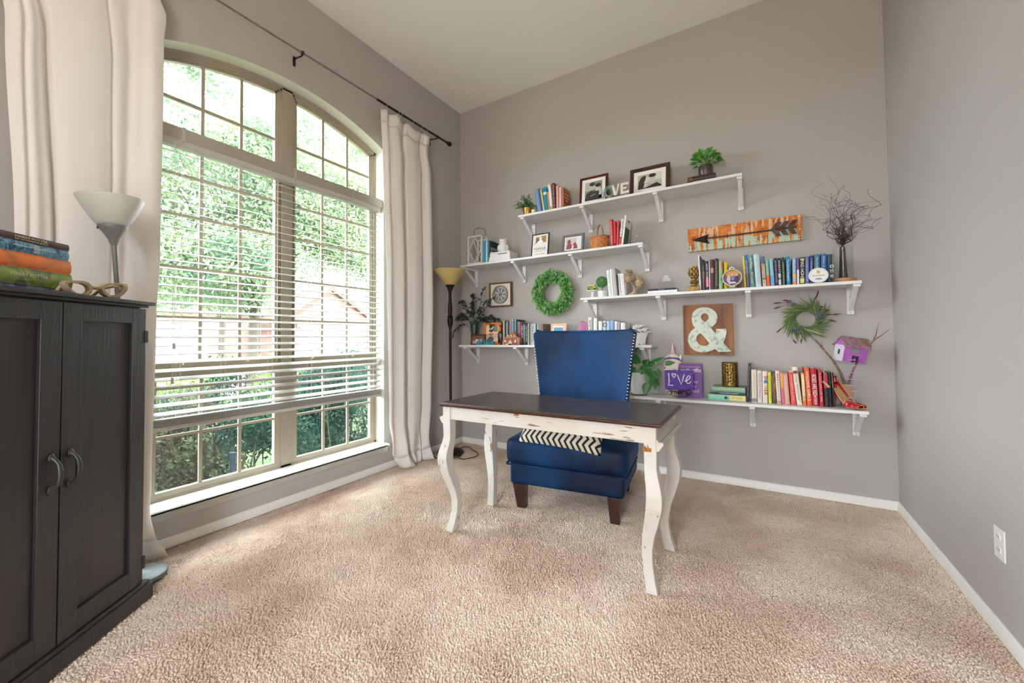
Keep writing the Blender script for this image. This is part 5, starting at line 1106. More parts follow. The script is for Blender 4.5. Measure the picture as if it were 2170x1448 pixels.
for k in range(46):
    a = rb.uniform(0, 2 * PI); p = Vector((x + .02 * math.cos(a), yv + .02 * math.sin(a), Z3 + .032)); ra_ = rb.uniform(.25, 1.0)
    tx = rb.gauss(.0, .095); ty = rb.uniform(-.22, .03); Ltot = rb.uniform(.30, .56) if k > 6 else rb.uniform(.55, .66); n = 40; pts = []
    f1, f2, p1, p2 = rb.uniform(2.6, 5.0), rb.uniform(4.5, 7.5), rb.uniform(0, 6), rb.uniform(0, 6); am = rb.uniform(.018, .050)
    for i in range(n):
        t = i / (n - 1); s = max(0, (t - .38) / .62)
        if t < .38: q = Vector((p.x + (x + .012 * math.cos(a + 1) - p.x) * t / .38, p.y + (yv - p.y) * t / .38, Z3 + .032 + (vt - Z3 - .02) * t / .38))
        else:
            q = Vector((x + tx * s ** 1.1 + am * s * math.sin(f1 * s * 3 + p1) + am * .5 * s * math.sin(f2 * s * 4 + p2) + .014 * math.sin(9 * s + k) * min(s * 4, 1), yv + ty * s + am * s * math.cos(f1 * s * 3 + p2), vt + .010 + (Ltot - .26) * 1.25 * (s - .18 * s * s) + am * .5 * math.sin(f2 * s * 3 + p1) * s))
        q.y = min(q.y, -.012); pts.append(q)
    r0 = rb.uniform(.0016, .0028); b.tube(pts, [r0 * (1 - .75 * i / (n - 1)) for i in range(n)], 5)
b.build('branches', TW, vs_, smooth=2)
# ================================================================ shelf four (partly behind the chair)
yv = -.10; x = wx(1006, Z4, yv); gp = thing('glass_vase', 'glass vase of dark drooping foliage behind the two framed photos in the corner', 'plant', (x, yv, Z4))
bowl(Matrix.Translation((x, yv, Z4 + .0005)), [(.0005, 0), (.030, 0), (.036, .006), (.040, .10), (.042, .195), (.045, .235)], 'glass_body', glass('green_glass', (.75, .84, .80), .7), gp)
rp = random.Random(5); b = MB(); lf = MB()
for k in range(22):
    u = k / 21; px_ = 957 + 100 * u + rp.uniform(-6, 6); top = rp.choice((606, 618, 630, 645, 660, 676)) + abs(u - .62) * 60
    yy = yv + rp.uniform(-.10, .06); e = at(px_, top, y=yy); e.y = min(e.y, -.02); s = Vector((x + rp.uniform(-.012, .012), yv, Z4 + .03)); m1 = Vector((x + (e.x - x) * .25, yv, Z4 + .27)); m2 = m1.lerp(e, .6) + Vector((0, 0, .07))
    bez = lambda t: s * (1 - t) ** 3 + m1 * 3 * t * (1 - t) ** 2 + m2 * 3 * t * t * (1 - t) + e * t ** 3
    pts = [bez(i / 10) for i in range(11)]; b.tube(pts, .0013, 5)
    for i in range(13):
        t = .42 + .58 * i / 12; p = bez(t); dd = (bez(min(1, t + .05)) - bez(t - .05)).normalized(); p.y = min(p.y, -.03)
        lf.leaf(p, (dd + Vector((rp.uniform(-1, 1), rp.uniform(-.9, .3), rp.uniform(-1.1, .7)))).normalized(), (rp.uniform(-.5, .5), -1, .5), rp.uniform(.030, .052), rp.uniform(.013, .021))
b.build('stems', mat('#25301e', .6, name='dark_stem'), gp); lf.build('foliage', mat('#1f2d1c', .45, name='dark_leaf', c2='#2f3f28', cs=20), gp)
CHW = mat('#6a3526', .4, name='cherry_frame'); ORG = mat('#d97b22', .45, name='orange_paint')
y = -.215
kids = [('#7d5a4e', SQ), ('#a9a6a8', disc(.22, .20, .16, .22)), ('#e6c9ae', disc(.42, .50, .14, .16)), ('#efe6de', [(.30, .05), (.55, .05), (.55, .38), (.30, .38)]), ('#5a3a30', disc(.44, .68, .12, .10)), ('#b8b2b0', [(.62, .1), (.9, .1), (.85, .6), (.66, .6)])]
frame('picture_frame', 'small reddish wooden picture frame lowest in the corner, behind blue name letters', wx(994.5, Z4, y), wx(1024.5, Z4, y), Z4, at(1010, 709, y=y).z, -.20, .012, CHW, 7, photo=kids)
boy = [('#cfae90', SQ), ('#e6d6bf', [(0, .5), (1, .55), (1, 1), (0, 1)]), ('#8f7f70', [(.6, .62), (.95, .62), (.95, .98), (.6, .98)]), ('#4a3a34', [(.28, .72), (.34, .72), (.34, 1), (.28, 1)]), ('#e3bd9b', disc(.40, .60, .15, .10)), ('#3e2f2a', disc(.40, .68, .16, .06)), ('#b5654a', disc(.42, .46, .16, .07)), ('#57565c', [(.12, .0), (.2, .25), (.38, .36), (.58, .3), (.75, .05), (.78, 0)]), ('#d9c9b2', [(.6, .02), (1, .1), (1, .3), (.7, .25)])]
frame('picture_frame', 'bright orange picture frame with a tall snapshot, beside the dark red bottle', wx(1019, Z4, y), wx(1055.5, Z4, y), Z4, at(1037, 684, y=-.19).z, -.185, .027, ORG, 6, photo=boy)
# name letters
xa, xb = wx(1009, Z4, -.235), wx(1047, Z4, -.235); nm = thing('name_letters', 'blue-green cut-out name letters in front of the orange frame', 'ornament', ((xa + xb) / 2, -.236, Z4))
text('erika', .066, Matrix.Translation(((xa + xb) / 2, -.232, Z4 + .026)) @ FRONT, mat('#2f98a3', .5, name='turquoise_paint'), nm, extrude=.006, bold=.0010, width=xb - xa, name='letters')
MB().box((xa, -.240, Z4 + .0005), (xb, -.225, Z4 + .008)).build('base_bar', mat('#2f98a3', .5, name='turquoise_paint'), nm)
x = wx(1061, Z4, -.16); k_ = (at(1060, 689.5, y=-.16).z - Z4) / .19
tag(MB().lathe([(s * k_, z * k_) for s, z in ((.001, 0), (.030, 0), (.034, .006), (.034, .10), (.032, .118), (.020, .135), (.015, .145), (.0145, .165), (.020, .180), (.0215, .188), (.018, .189), (.012, .17))], (x, -.15, Z4 + .0005), 28).build('glass_bottle', mat('#3a0d12', .15, spec=.6, name='oxblood_glass', coat=.6), smooth=True), 'dark red glossy bottle right of the orange frame', 'bottle')
# pottery house
CLAY = mat('#a06a52', .7, name='terracotta', c2='#8a5543', cs=30, bump=.3, bs=60); PCL = mat('#e6cbb0', .6, name='pale_glaze_2')
yh = -.235; ph = thing('pottery_house', 'little brown pottery building with pale arched windows on the corner shelf', 'ornament', (wx(1083, Z4, yh), yh, Z4))
q = lambda px, py: (at(px, py, y=yh).x, max(at(px, py, y=yh).z, Z4 + .0006))
b = MB().prism([q(*p) for p in ((1063.5, 731), (1064, 720), (1068, 718), (1071, 715), (1078, 712.5), (1082, 705), (1085, 703.5), (1089, 704), (1093, 707), (1094.5, 713), (1100, 715), (1103.5, 717), (1102, 722), (1100.5, 731))], .045, (0, yh, 0)); b.build('walls', CLAY, ph, bevel=.003)
b = MB()
for pts in (((1069, 725), (1069, 722), (1071, 721), (1073, 722), (1073, 725)), ((1078, 731), (1078, 725), (1081, 720.5), (1084.5, 725), (1084.5, 731)), ((1090, 726), (1090, 722), (1092, 720), (1094, 722), (1094, 726)), ((1075, 712.5), (1077, 709), (1079, 713)), ((1082, 713), (1082, 710), (1085, 709.5), (1085, 713)), ((1088, 713), (1090, 709), (1091.5, 713)), ((1071, 731), (1071, 728.6), (1084, 728.6), (1084, 731))):
    b.prism([q(*p) for p in pts], .004, (0, yh - .0025, 0))
for l in (((1072, 715.2), (1094.5, 713.4)), ((1066, 731), (1069, 719)), ((1099, 730), (1097, 717))): a_, c_ = q(*l[0]), q(*l[1]); b.tube([(a_[0], yh - .001, a_[1]), (c_[0], yh - .001, c_[1])], .0022, 5)
b.build('pale_windows', PCL, ph)
ROW['g'] = 'narrow dark and pale books on the corner shelf'; B = -.185; dB = .14
data4 = [(1065.6, 1069, 681, '#b9b7a0', 'cream narrow book, leftmost beside the dark red bottle', False), (1069.3, 1072.3, 680, '#1b1517', 'black narrow book, second from the dark red bottle', True), (1072.6, 1076, 681, '#8f8190', 'mauve narrow book, third from the dark red bottle', False), (1076.3, 1079, 681, '#20171a', 'black narrow book, fourth from the dark red bottle', True),
 (1079.2, 1083, 679.5, '#b7a3a8', 'dusty pink narrow book above the pottery house', False), (1083.9, 1087.7, 677, '#9fb4cc', 'pale blue narrow book above the pottery house roof', False), (1088, 1089.6, 677, '#1c2430', 'very narrow black book above the pottery house', True), (1089.9, 1092.8, 677, '#a9bcc8', 'grey-blue narrow book above the pottery house', False),
 (1093, 1097, 678, '#23282d', 'near-black book, tallest on the corner shelf', True), (1097.3, 1100.9, 682, '#8fa3bd', 'blue-grey narrow book just left of the red one', False), (1101.4, 1104.4, 684.4, '#b5202f', 'bright red book standing on the corner shelf', True), (1104.6, 1108.2, 687, '#28314d', 'navy and white book right of the red one', True), (1108.5, 1113.4, 686.6, '#35597a', 'denim blue book, second right of the red one', False),
 (1113.8, 1118.2, 687, '#20231c', 'black book with yellow lettering on the corner shelf', True), (1118.5, 1121.4, 686, '#c3c4bb', 'off-white narrow book, fourth right of the red one', False), (1121.7, 1123.7, 687, '#1d2025', 'thin black book, fifth right of the red one', True), (1123.9, 1126.6, 687, '#b0b2b0', 'silver-grey narrow book, sixth right of the red one', False), (1127, 1130.6, 686, '#c9c8d3', 'lilac-white narrow book left of the chair back', False),
 (1131, 1134.9, 685.6, '#b9c7b4', 'pale green-white book left of the chair back', False), (1135.2, 1137.5, 686, '#18233c', 'thin navy book touching the chair outline', True), (1137.8, 1140.8, 686, '#a9bccb', 'pale blue book just left of the chair top corner', False), (1141.5, 1150.5, 686.5, '#4a3a35', 'brown patterned book above the chair top left corner', True)]
tt = {4: ('MYSTERY', '#4a3038'), 5: ('HOLLY', '#2b3c55'), 7: ('BLACK', '#22303c'), 11: ('QUEEN', '#e9ecf2'), 12: ('REACHER', '#d3e3ee'), 13: ('VOX', '#dfe34a'), 14: ('NIGHT', '#444640'), 17: ('ALICE', '#4b4b66'), 2: ('SILENT', '#e6dfe4'), 9: ('THE END', '#20304a')}
for i, (p0, p1, yt, c, lab, hd) in enumerate(data4):
    ti = tt.get(i); bk(0, p0, p1, 0, yt, Z4, c if i != 21 else art('jacket_brown', ['#3c2d28', '#a98b74', '#57423a', '#c9b299'], (60, 60, 60)), lab, y=B, dp=dB, hard=hd, title=ti[0] if ti else None, tcol=ti[1] if ti else '#ffffff', tsize=.8)
y = -.17; cdn = [('#e9b79b', SQ), ('#f4e6d8', [(.12, 0), (.2, .12), (.86, .1), (.84, .86), (.14, .9)]), ('#5c9cbd', [(.18, 0), (.82, 0), (.80, .80), (.20, .80)]), ('#2b3c52', disc(.5, .30, .24, .22)), ('#e8ecec', disc(.5, .24, .18, .18))]
frame('greeting_card', 'card with a peach border and blue centre peeking over the chair back', wx(1164, Z4, y), wx(1198, Z4, y), Z4, at(1182, 684, y=y).z, -.16, .004, mat('#ecc6ae', .7, name='peach_card'), 8, photo=cdn, cat='card', depth=.004, stand=False)
# pink toy bird
x = wx(1233, Z4, -.15); zt = at(1234, 680, y=-.15).z; tb = thing('toy_bird', 'pink stuffed toy peeking over the middle of the chair back', 'toy', (x, -.13, Z4)); hh = zt - Z4
PNK = mat('#c77fa6', .8, name='pink_felt', sheen=.4); b = MB()
b.lathe([(.3 * hh, 0), (.38 * hh, .1 * hh), (.36 * hh, .35 * hh), (.24 * hh, .6 * hh), (.15 * hh, .78 * hh), (.13 * hh, .9 * hh), (.06 * hh, .98 * hh), (.003, hh)], (x, -.13, Z4 + .0005), 20, sy=.7); b.build('body', PNK, tb, smooth=True)
b = MB(); b.tube([(x + .02, -.135, Z4 + hh * .92), (x + .05, -.14, Z4 + hh * .62), (x + .075, -.14, Z4 + hh * .35)], [.010, .014, .006], 10); b.build('wing', PNK, tb, smooth=True)
b = MB(); b.ball((x - .05, -.150, Z4 + hh * .35), .028, 12, 8); b.build('green_charm', mat('#6aa36a', .6, name='green_felt'), tb, smooth=2)
ROW['g'] = 'white and pale books behind the chair back'; B = -.19
for i, (p0, p1, yt, c, lab, ti) in enumerate(((1246.4, 1253.6, 673, '#e9e7e2', 'white book with dark print, leftmost of the pale row over the chair', 'SIMPLE'), (1254, 1256.6, 674, '#a39c95', 'thin grey-brown book, second of the pale row over the chair', None), (1257.4, 1265, 674.4, '#e9e8e4', 'wide white hardcover, third of the pale row over the chair', None), (1268, 1275.6, 681, '#f0efec', 'plain white book, fourth of the pale row over the chair', None),
  (1277.2, 1284.6, 680.4, '#c9d0d8', 'grey-white book with a dark arch, over the chair middle', None), (1285.4, 1292.2, 681, '#bcd0e6', 'powder blue book over the chair back', None), (1293, 1301, 679, '#8fb0d4', 'sky blue patterned book over the chair back', None), (1302, 1308.4, 681, '#e9dfe4', 'pinkish white book over the chair back', None), (1309.2, 1313.8, 682, '#b7a4b0', 'thin dusty lilac book over the chair back', None), (1315, 1324.4, 684, '#edecea', 'wide white book, rightmost of the pale row over the chair', None))):
    o = bk(0, p0, p1, 0, yt, Z4, c, lab, y=B, dp=.15, hard=i == 2, title=ti, tcol='#55565c', tsize=.6)
    if i == 4: text('O', .05, Matrix.Translation((.018, -.0016, .16)) @ FRONT, mat('#3a4454', .5, name='print'), o)
# white ceramic flower basket
x = wx(1354, Z4, -.15); fb = thing('ceramic_flower_basket', 'white ceramic latticed basket heaped with ceramic roses beside the chair top', 'ornament', (x, -.14, Z4)); hh = at(1354, 706, y=-.15).z - Z4
b = MB(); n = 24
b.lathe([(.040, 0), (.042, .006), (.046, hh * .3), (.056, hh * .7), (.072, hh), (.066, hh), (.045, hh * .5), (.002, .01)], (x, -.14, Z4 + .0005), 32, sy=.85)
for k in range(12):
    for s in (-1, 1):
        b.tube([(x + (.044 + .026 * t * t) * math.cos(2 * PI * k / 12 + s * t * 1.1), -.14 + .85 * (.044 + .026 * t * t) * math.sin(2 * PI * k / 12 + s * t * 1.1), Z4 + .004 + hh * t) for t in [i / 8 for i in range(9)]], .003, 5)
b.build('basket', WC_, fb, smooth=True)
b = MB(); rr = random.Random(8)
for k in range(26):
    a = rr.uniform(0, 2 * PI); q = rr.uniform(0, 1) ** .5; c0 = Vector((x + .075 * q * math.cos(a), -.14 + .06 * q * math.sin(a), Z4 + hh + .050 * (1 - q * q) + .006)); s = rr.uniform(.014, .022); ax_ = Vector((rr.uniform(-.5, .5), rr.uniform(-1, 0), .8)).normalized()
    e1 = ax_.cross(Vector((0, 1, .3))).normalized(); e2 = ax_.cross(e1)
    b.tube([c0 + (e1 * math.cos(t) + e2 * math.sin(t)) * s * (.15 + t / 16) + ax_ * (.006 - t * .0006) for t in [j * .55 for j in range(24)]], [.0015 + .0035 * (j / 24) for j in range(24)], 6)
    for j in range(4): t = rr.uniform(0, 6.28); b.leaf(c0, e1 * math.cos(t) + e2 * math.sin(t), ax_, s * 1.7, s)
b.build('roses', WC_, fb, smooth=2)

# ================================================================ lowest shelf
yp = -.145; x = wx(1353, Z5, yp); po = thing('potted_plant', 'trailing heart-leaved plant in a tall white pot right of the blue chair', 'plant', (x, yp, Z5)); zr = at(1353, 792, y=yp).z
pot('pot', [(.045, 0), (.047, .004), (.060, (zr - Z5) * .6), (.064, zr - Z5), (.060, zr - Z5), (.058, zr - Z5 - .02), (.002, zr - Z5 - .022)], (x, yp, Z5 + .010), WHITE, po)
pot('saucer', [(.050, 0), (.062, .002), (.066, .010), (.062, .010), (.002, .008)], (x, yp, Z5 + .0005), mat('#7a6450', .6, name='bamboo_mat'), po)
b = MB(); lf = MB(); zt = zr + .008
def heart(p, tip, w, nrm=(0, -1, .2)):
    p = Vector(p); tip = Vector(tip); d = (tip - p); l = d.length; d.normalize(); n = Vector(nrm).normalized(); s = d.cross(n).normalized(); n = s.cross(d)
    rows = [(-.10, .28, 0), (.05, .50, .01), (.28, .56, .03), (.55, .42, .03), (.80, .20, 0), (1, .0, -.05)]
    vs = []; 
    for t, hw, z in rows: vs += [p + d * l * t - s * hw * w + n * .12 * w * (hw / .5), p + d * l * (t + (.10 if t < 0 else 0)) - n * l * 0 + n * z * l * -.5, p + d * l * t + s * hw * w + n * .12 * w * (hw / .5)]
    fs = []
    for i in range(len(rows) - 1):
        a = i * 3; fs += [(a, a + 1, a + 4, a + 3), (a + 1, a + 2, a + 5, a + 4)]
    lf.add(vs, fs)
leaves = [((1383, 772), (1407, 757), .045, -.20), ((1391, 785), (1401, 800), .042, -.22), ((1350, 748), (1356, 728), .04, -.17), ((1352, 770), (1345, 748), .05, -.17), ((1368, 780), (1352, 795), .055, -.19), ((1360, 785), (1378, 772), .05, -.20),
          ((1374, 782), (1392, 806), .07, -.21), ((1380, 800), (1372, 824), .06, -.22), ((1384, 806), (1397, 818), .06, -.21), ((1372, 815), (1366, 838), .06, -.235), ((1376, 790), (1390, 828), .075, -.20), ((1364, 772), (1376, 762), .045, -.15), ((1348, 782), (1338, 792), .05, -.19), ((1341, 770), (1337, 752), .05, -.16), ((1366, 792), (1380, 796), .045, -.16), ((1372, 770), (1384, 780), .05, -.13)]
for (p0, p1, w, y_) in leaves:
    a_, c_ = at(*p0, y=y_), at(*p1, y=y_ - .01); heart(a_, c_, w, (rp.uniform(-.3, .3), -1, rp.uniform(.1, .6)))
    s0 = Vector((x + rp.uniform(-.02, .02), yp, zt - .01)); mid = (s0 + a_) / 2 + Vector((0, 0, .02)); b.tube([s0, mid, a_], .0016, 5)
e1, e2 = at(1372, 788, y=-.20), at(1419, 770, y=-.235); b.tube([Vector((x, yp, zt)), e1, at(1391, 789, y=-.21), at(1402, 780, y=-.22), at(1414, 773, y=-.23)], .0016, 5)
heart(e2 + Vector((-.028, 0, -.002)), e2 + Vector((.042, 0, .006)), .036)
b.build('stems', mat('#a9b84a', .5, name='vine_stem'), po); lf.build('foliage', mat('#2a5c24', .38, name='pothos_leaf', c2='#387430', cs=14, cd=2, c3='#b6c23e', cs3=40, cr3=(.66, .70)), po, smooth=2)
# unicorn cup
yu = -.080; xu = wx(1427, Z5, yu); un = thing('unicorn_planter', 'unicorn-head cup with a pink spiral horn behind the purple love sign', 'ornament', (xu, yu, Z5)); zh = at(1429, 765, y=yu).z; zT = at(1429, 729, y=yu).z
CR_ = mat('#efe2cf', .4, name='cream_glaze', coat=.2); HH = zh - Z5
b = MB(); b.lathe([(.045, 0), (.052, .01), (.058, HH * .4), (.064, HH * .75), (.062, HH * .95), (.050, HH * 1.10), (.030, HH * 1.18), (.001, HH * 1.2)], (xu, yu, Z5 + .0005), 28, sy=.8); b.build('head', CR_, un, smooth=True)
b = MB(); n = 40; c0 = Z5 + HH * 1.12
rings = []
for i in range(41):
    t = i / 40; rr_ = (.017 * (1 - t) + .004) * (1 + .16 * math.sin(t * 2 * PI * 5.5)); rings.append([(xu + .002 + rr_ * math.cos(2 * PI * j / 14) , yu + rr_ * math.sin(2 * PI * j / 14), c0 + (zT - c0) * t + .006 * math.sin(2 * PI * j / 14 + 1) * (1 - t)) for j in range(14)])
b.loft(rings); b.build('horn', mat('#e3b7c8', .45, name='pink_glaze'), un, smooth=True)
b = MB()
for s in (-1, 1):
    e0 = Vector((xu + s * .045, yu - .004, Z5 + HH * 1.02)); e1_ = at(1415.5 if s < 0 else 1443.5, 751, y=yu); b.loft([[e0 + Vector((-.014, -.010, 0)), e0 + Vector((.014, -.010, 0)), e0 + Vector((.012, .008, 0)), e0 + Vector((-.012, .008, 0))], [((e0 + e1_) / 2) + Vector((-.013, -.008, 0)), ((e0 + e1_) / 2) + Vector((.013, -.008, 0)), ((e0 + e1_) / 2) + Vector((.010, .008, 0)), ((e0 + e1_) / 2) + Vector((-.010, .008, 0))], [e1_ + Vector((-.002, 0, 0)), e1_ + Vector((.002, 0, 0)), e1_ + Vector((.002, .003, 0)), e1_ + Vector((-.002, .003, 0))]])
b.build('ears', CR_, un, bevel=.003)
b = MB(); rv = random.Random(2)
for k in range(26):
    a = PI * k / 25; q = Vector((xu + .052 * math.cos(a), yu - .040 * abs(math.sin(a)) * .9, Z5 + HH * 1.02 + .016 * math.sin(a))); b.ball(tuple(q), rv.uniform(.007, .011), 8, 6)
b.build('mane', mat('#6d5c9c', .5, name='violet_glaze'), un, smooth=2)
b = MB()
for s in (-1, 1): b.ball((xu + s * .050, yu - .028, Z5 + HH * .80), .007, 8, 6)
b.build('eyes', mat('#222022', .3, name='black_glaze'), un, smooth=2)
# purple love sign on a wire easel
ys_ = -.215; sg = thing('love_sign', 'purple painted love sign with a heart on a black scroll wire easel', 'sign', (wx(1438, Z5, ys_), ys_, Z5))
Q = lambda px, py, yy=ys_: at(px, py, y=yy)
cs_ = [Q(1408, 785), Q(1469, 786), Q(1469.5, 827), Q(1409.5, 826)]
MB().prism([(p.x, p.z) for p in cs_], .016, (0, ys_, 0)).build('board', mat('#4c2a8c', .55, name='purple_paint', c2='#6a45ab', cs=(8, 8, 60), cd=5), sg, bevel=.001)
b = MB(); yy = ys_ - .001
for st in ([(1417, 791), (1417.5, 800), (1418, 810), (1416.5, 817), (1421, 816.4), (1427, 817)], [(1428, 800.5), (1424.5, 796), (1423.5, 793.5), (1425, 792), (1427, 792.5), (1428, 795), (1430, 792.3), (1432, 793), (1432, 795.5), (1430, 799), (1428, 800.5)],
           [(1435.5, 794.5), (1439, 804), (1443.5, 815.5), (1446.5, 806), (1450, 794)], [(1450.5, 808), (1455, 807.5), (1460, 803.5), (1462.5, 799.5), (1461, 796.5), (1457.5, 797.5), (1454.5, 803), (1454.5, 809.5), (1457, 813), (1461, 812.5), (1464.5, 809)]):
    b.tube([Q(*p, yy) for p in st], .0036, 6)
b.build('brush_lettering', mat('#f4efee', .6, name='white_brush_paint'), sg)
b = MB(); yw = ys_ - .010
for cx_, cy_ in ((1419, 833), (1458.5, 833)):
    c0 = Q(cx_, cy_, yw); b.tube([(c0.x + (.024 * (1 - t / 16)) * math.cos(t), yw, max(Z5 + .003, c0.z + (.024 * (1 - t / 16)) * math.sin(t))) for t in [j * .42 for j in range(30)]], .0024, 6)
c0, c1 = Q(1421, 829, yw), Q(1456, 829, yw)
b.tube([c0, (c0 + c1) / 2 + Vector((0, 0, -.004)), c1], .0024, 6); b.tube([Q(1430, 828, yw), Q(1430, 837, yw)], .002, 6); b.tube([Q(1446, 828, yw), Q(1446, 837, yw)], .002, 6)
for k in range(5): p = Q(1434 + 2.2 * k, 832 + (k % 2) * 2, yw); b.ball(tuple(p), .005, 8, 6)
zz = Z5 + .002; b.tube([Q(1421, 829, yw), (Q(1421, 829, yw).x, ys_ + .02, Z5 + .02), (Q(1438, 829).x, ys_ + .045, Z5 + .003)], .0022, 6); b.tube([Q(1456, 829, yw), (Q(1456, 829, yw).x, ys_ + .02, Z5 + .02), (Q(1438, 829).x, ys_ + .045, Z5 + .003)], .0022, 6)
p = Q(1429, 786, ys_ + .018); b.tube([(p.x - .02, ys_ + .019, p.z - .03), (p.x - .012, ys_ + .019, p.z), (p.x, ys_ + .019, p.z + .010), (p.x + .012, ys_ + .019, p.z), (p.x + .02, ys_ + .019, p.z - .02), (p.x + .03, ys_ + .019, p.z + .006), (p.x + .045, ys_ + .019, p.z - .006)], .002, 6)
b.build('wire_easel', mat('#1b1718', .5, .5, name='black_wire'), sg, smooth=True)
# purple novel, cover to the room
yb_ = -.150; xa, xb = wx(1436, Z5, yb_), wx(1488, Z5, yb_); zt = at(1470, 771, y=yb_).z; hb = zt - Z5; wb = xb - xa
M = Matrix.Translation((xa, yb_, Z5 + .0006)) @ Matrix.Rotation(math.radians(-9), 4, 'X') @ Matrix(((0, 1, 0, 0), (-1, 0, 0, .028), (0, 0, 1, 0), (0, 0, 0, 1)))
o = place_book(M, .028, wb, hb, mat('#6e2f86', .4, name='violet_jacket'), 'purple novel shown cover forward behind the love sign', True)
CV = Matrix(((0, 0, 1, .0285), (1, 0, 0, 0), (0, 1, 0, 0), (0, 0, 0, 1)))
PL = mat('#d9b7dd', .5, name='lilac_print')
text('#1 NEW YORK TIMES BESTSELLING AUTHOR', .012, CV @ Matrix.Translation((wb * .52, hb * .90, 0)), PL, o, width=wb * .8); text('emily giffin', .04, CV @ Matrix.Translation((wb * .54, hb * .80, 0)), mat('#f0e6f2', .5, name='white_print'), o, width=wb * .84)
text("all we\never\nwanted", .034, CV @ Matrix.Translation((wb * .60, hb * .34, 0)), PL, o, width=wb * .55)
# three flat books and the gold candle holder
g3 = 'flat green books under the gold candle holder'
z0 = Z5
o = flat(1501, 1580.5, -.165, .15, z0, .040, '#8fcdb2', 'thick mint and yellow book at the bottom under the gold candle holder', group=g3)
t_ = .0392; L_ = wx(1580.5, Z5, -.165) - wx(1501, Z5, -.165)
MB().box((t_ * .06, -.0012, .0), (t_ * .94, .0012, L_ * .42)).build('spine_band', mat('#e3d58c', .5, name='yellow_print'), o); text('LET IT SNOW', .016, Matrix.Translation((t_ * .5, -.0018, L_ * .22)) @ Tt, mat('#b98a4a', .5, name='print'), o, width=L_ * .26)
b = MB().prism([(t_ * .5 + .010 * u, L_ * .52 + .010 * v) for u, v in disc(0, 0, 1, 1, 14)], .0012, (0, -.0012, 0)); b.build('printed_dog', mat('#2b3238', .5, name='black_print'), o)
z0 += .040; o = flat(1511, 1580, -.160, .15, z0, .020, '#2f4a45', 'dark green book in the middle under the gold candle holder', title='THE SECRETS WE KEPT', tcol='#f2f2ee', group=g3, tw=.12)
z0 += .020; o = flat(1509, 1579.5, -.160, .15, z0, .034, '#8fb795', 'sage green book directly under the gold candle holder', title='BETWEEN THE WORLDS', tcol='#cfe0cf', group=g3, tw=.13, rot=-.03); z0 += .034
yc_ = -.11; x = wx(1547, z0, yc_); k_ = at(1547, 767, y=yc_).z - z0; rc = abs(wx(1564, z0, yc_) - wx(1530, z0, yc_)) / 2
gc = thing('candle_holder', 'pierced gold metal candle holder standing on the green books', 'candle holder', (x, yc_, z0))
GM = mat('#9a7d45', .38, .85, name='pierced_gold')
b = MB(); nA, nZ = 48, 22
def gp_(i, j): a = 2 * PI * i / nA; return (x + rc * math.cos(a), yc_ + rc * math.sin(a), z0 + .006 + (k_ - .012) * j / nZ)
for j in range(nZ):
    for i in range(nA):
        hole = (2 <= j < nZ - 2) and ((i % 3 == 1 and j % 3 == 1) or (i % 6 == 4 and j % 3 == 0) or ((i + j) % 5 == 0 and j % 2 == 0))
        if not hole: b.add([gp_(i, j), gp_(i + 1, j), gp_(i + 1, j + 1), gp_(i, j + 1)], [(0, 1, 2, 3)])
o = b.build('pierced_wall', GM, gc, weld=True, smooth=2); m = o.modifiers.new('s', 'SOLIDIFY'); m.thickness = .0022
for zz in (z0 + .006, z0 + k_ - .006, z0 + .024, z0 + k_ - .022):
    b = MB(); b.tube([(x + rc * math.cos(t), yc_ + rc * math.sin(t), zz) for t in [2 * PI * q / 40 for q in range(41)]], .0028, 6); b.build('rim', GM, gc, smooth=True)
b = MB(); b.lathe([(.001, 0), (rc - .001, 0), (rc - .001, .003), (.001, .003)], (x, yc_, z0 + .004), 32)
for q in range(3): a = -1.5 + 2.09 * q; b.ball((x + rc * .8 * math.cos(a), yc_ + rc * .8 * math.sin(a), z0 + .003), .003, 8, 5)
b.build('base', GM, gc, smooth=True)
MB().lathe([(.001, 0), (rc * .8, 0), (rc * .8, k_ * .45), (.001, k_ * .45)], (x, yc_, z0 + .0075), 28).build('candle', mat('#6e4b2e', .5, name='brown_glass'), gc, smooth=True)
ROW['g'] = 'white to red books on the lowest shelf'; B = -.165
o = bk(0, 1581.8, 1586.2, 4, 770, Z5, '#33203a', 'dark purple book leaning right at the left end of the warm row', y=B, dp=.16, title='EDUCATED BY MAGIC', tcol='#b9a3b0')
bk(0, 1593.5, 1604.6, -1.4, 784, Z5, '#e2d9cc', 'cream book with a small drawing at its foot, first upright in the warm row', y=B, title='where the crawdads', tcol='#b9b0a4', tsize=.4, bands=((.02, .12, '#8a7f78'),))
bk(0, 1605.6, 1615.6, -1.4, 786, Z5, '#e0d3cf', 'pinkish white book with mauve lettering in the warm row', y=B, title='RULES OF MAGIC', tcol='#8f6f7a', tsize=.6)
bk(0, 1616.4, 1627, -1.2, 787.6, Z5, '#e6ddd2', 'cream book with big multicoloured block letters in the warm row', y=B)
o = [q for q in bpy.data.objects if q.get('label', '').startswith('cream book with big multicoloured')][0]
for k, (s, c) in enumerate(zip('THE NIX', ('#c8342c', '#3a7f95', '#2f4f6a', '', '#c8a030', '#2f5f80', '#c8342c'))):
    if s != ' ': text(s, .030, Matrix.Translation((.019, -.0016, .176 - .0185 * k)) @ Matrix(((0, 1, 0, 0), (0, 0, -1, 0), (-1, 0, 0, 0), (0, 0, 0, 1))), mat(c, .5, name='print'), o, bold=.0012)
bk(0, 1629, 1635.8, -2, 789.6, Z5, '#dfe03a', 'acid yellow book with thin green lettering in the warm row', y=B, title='THE GUEST LIST', tcol='#7d9a3a')
bk(0, 1637, 1645, -2.4, 787, Z5, art('jacket_amber', ['#c98a2a', '#2f3142', '#d39a3a'], (30, 30, 9)), 'amber and dark navy book in the warm row', y=B)
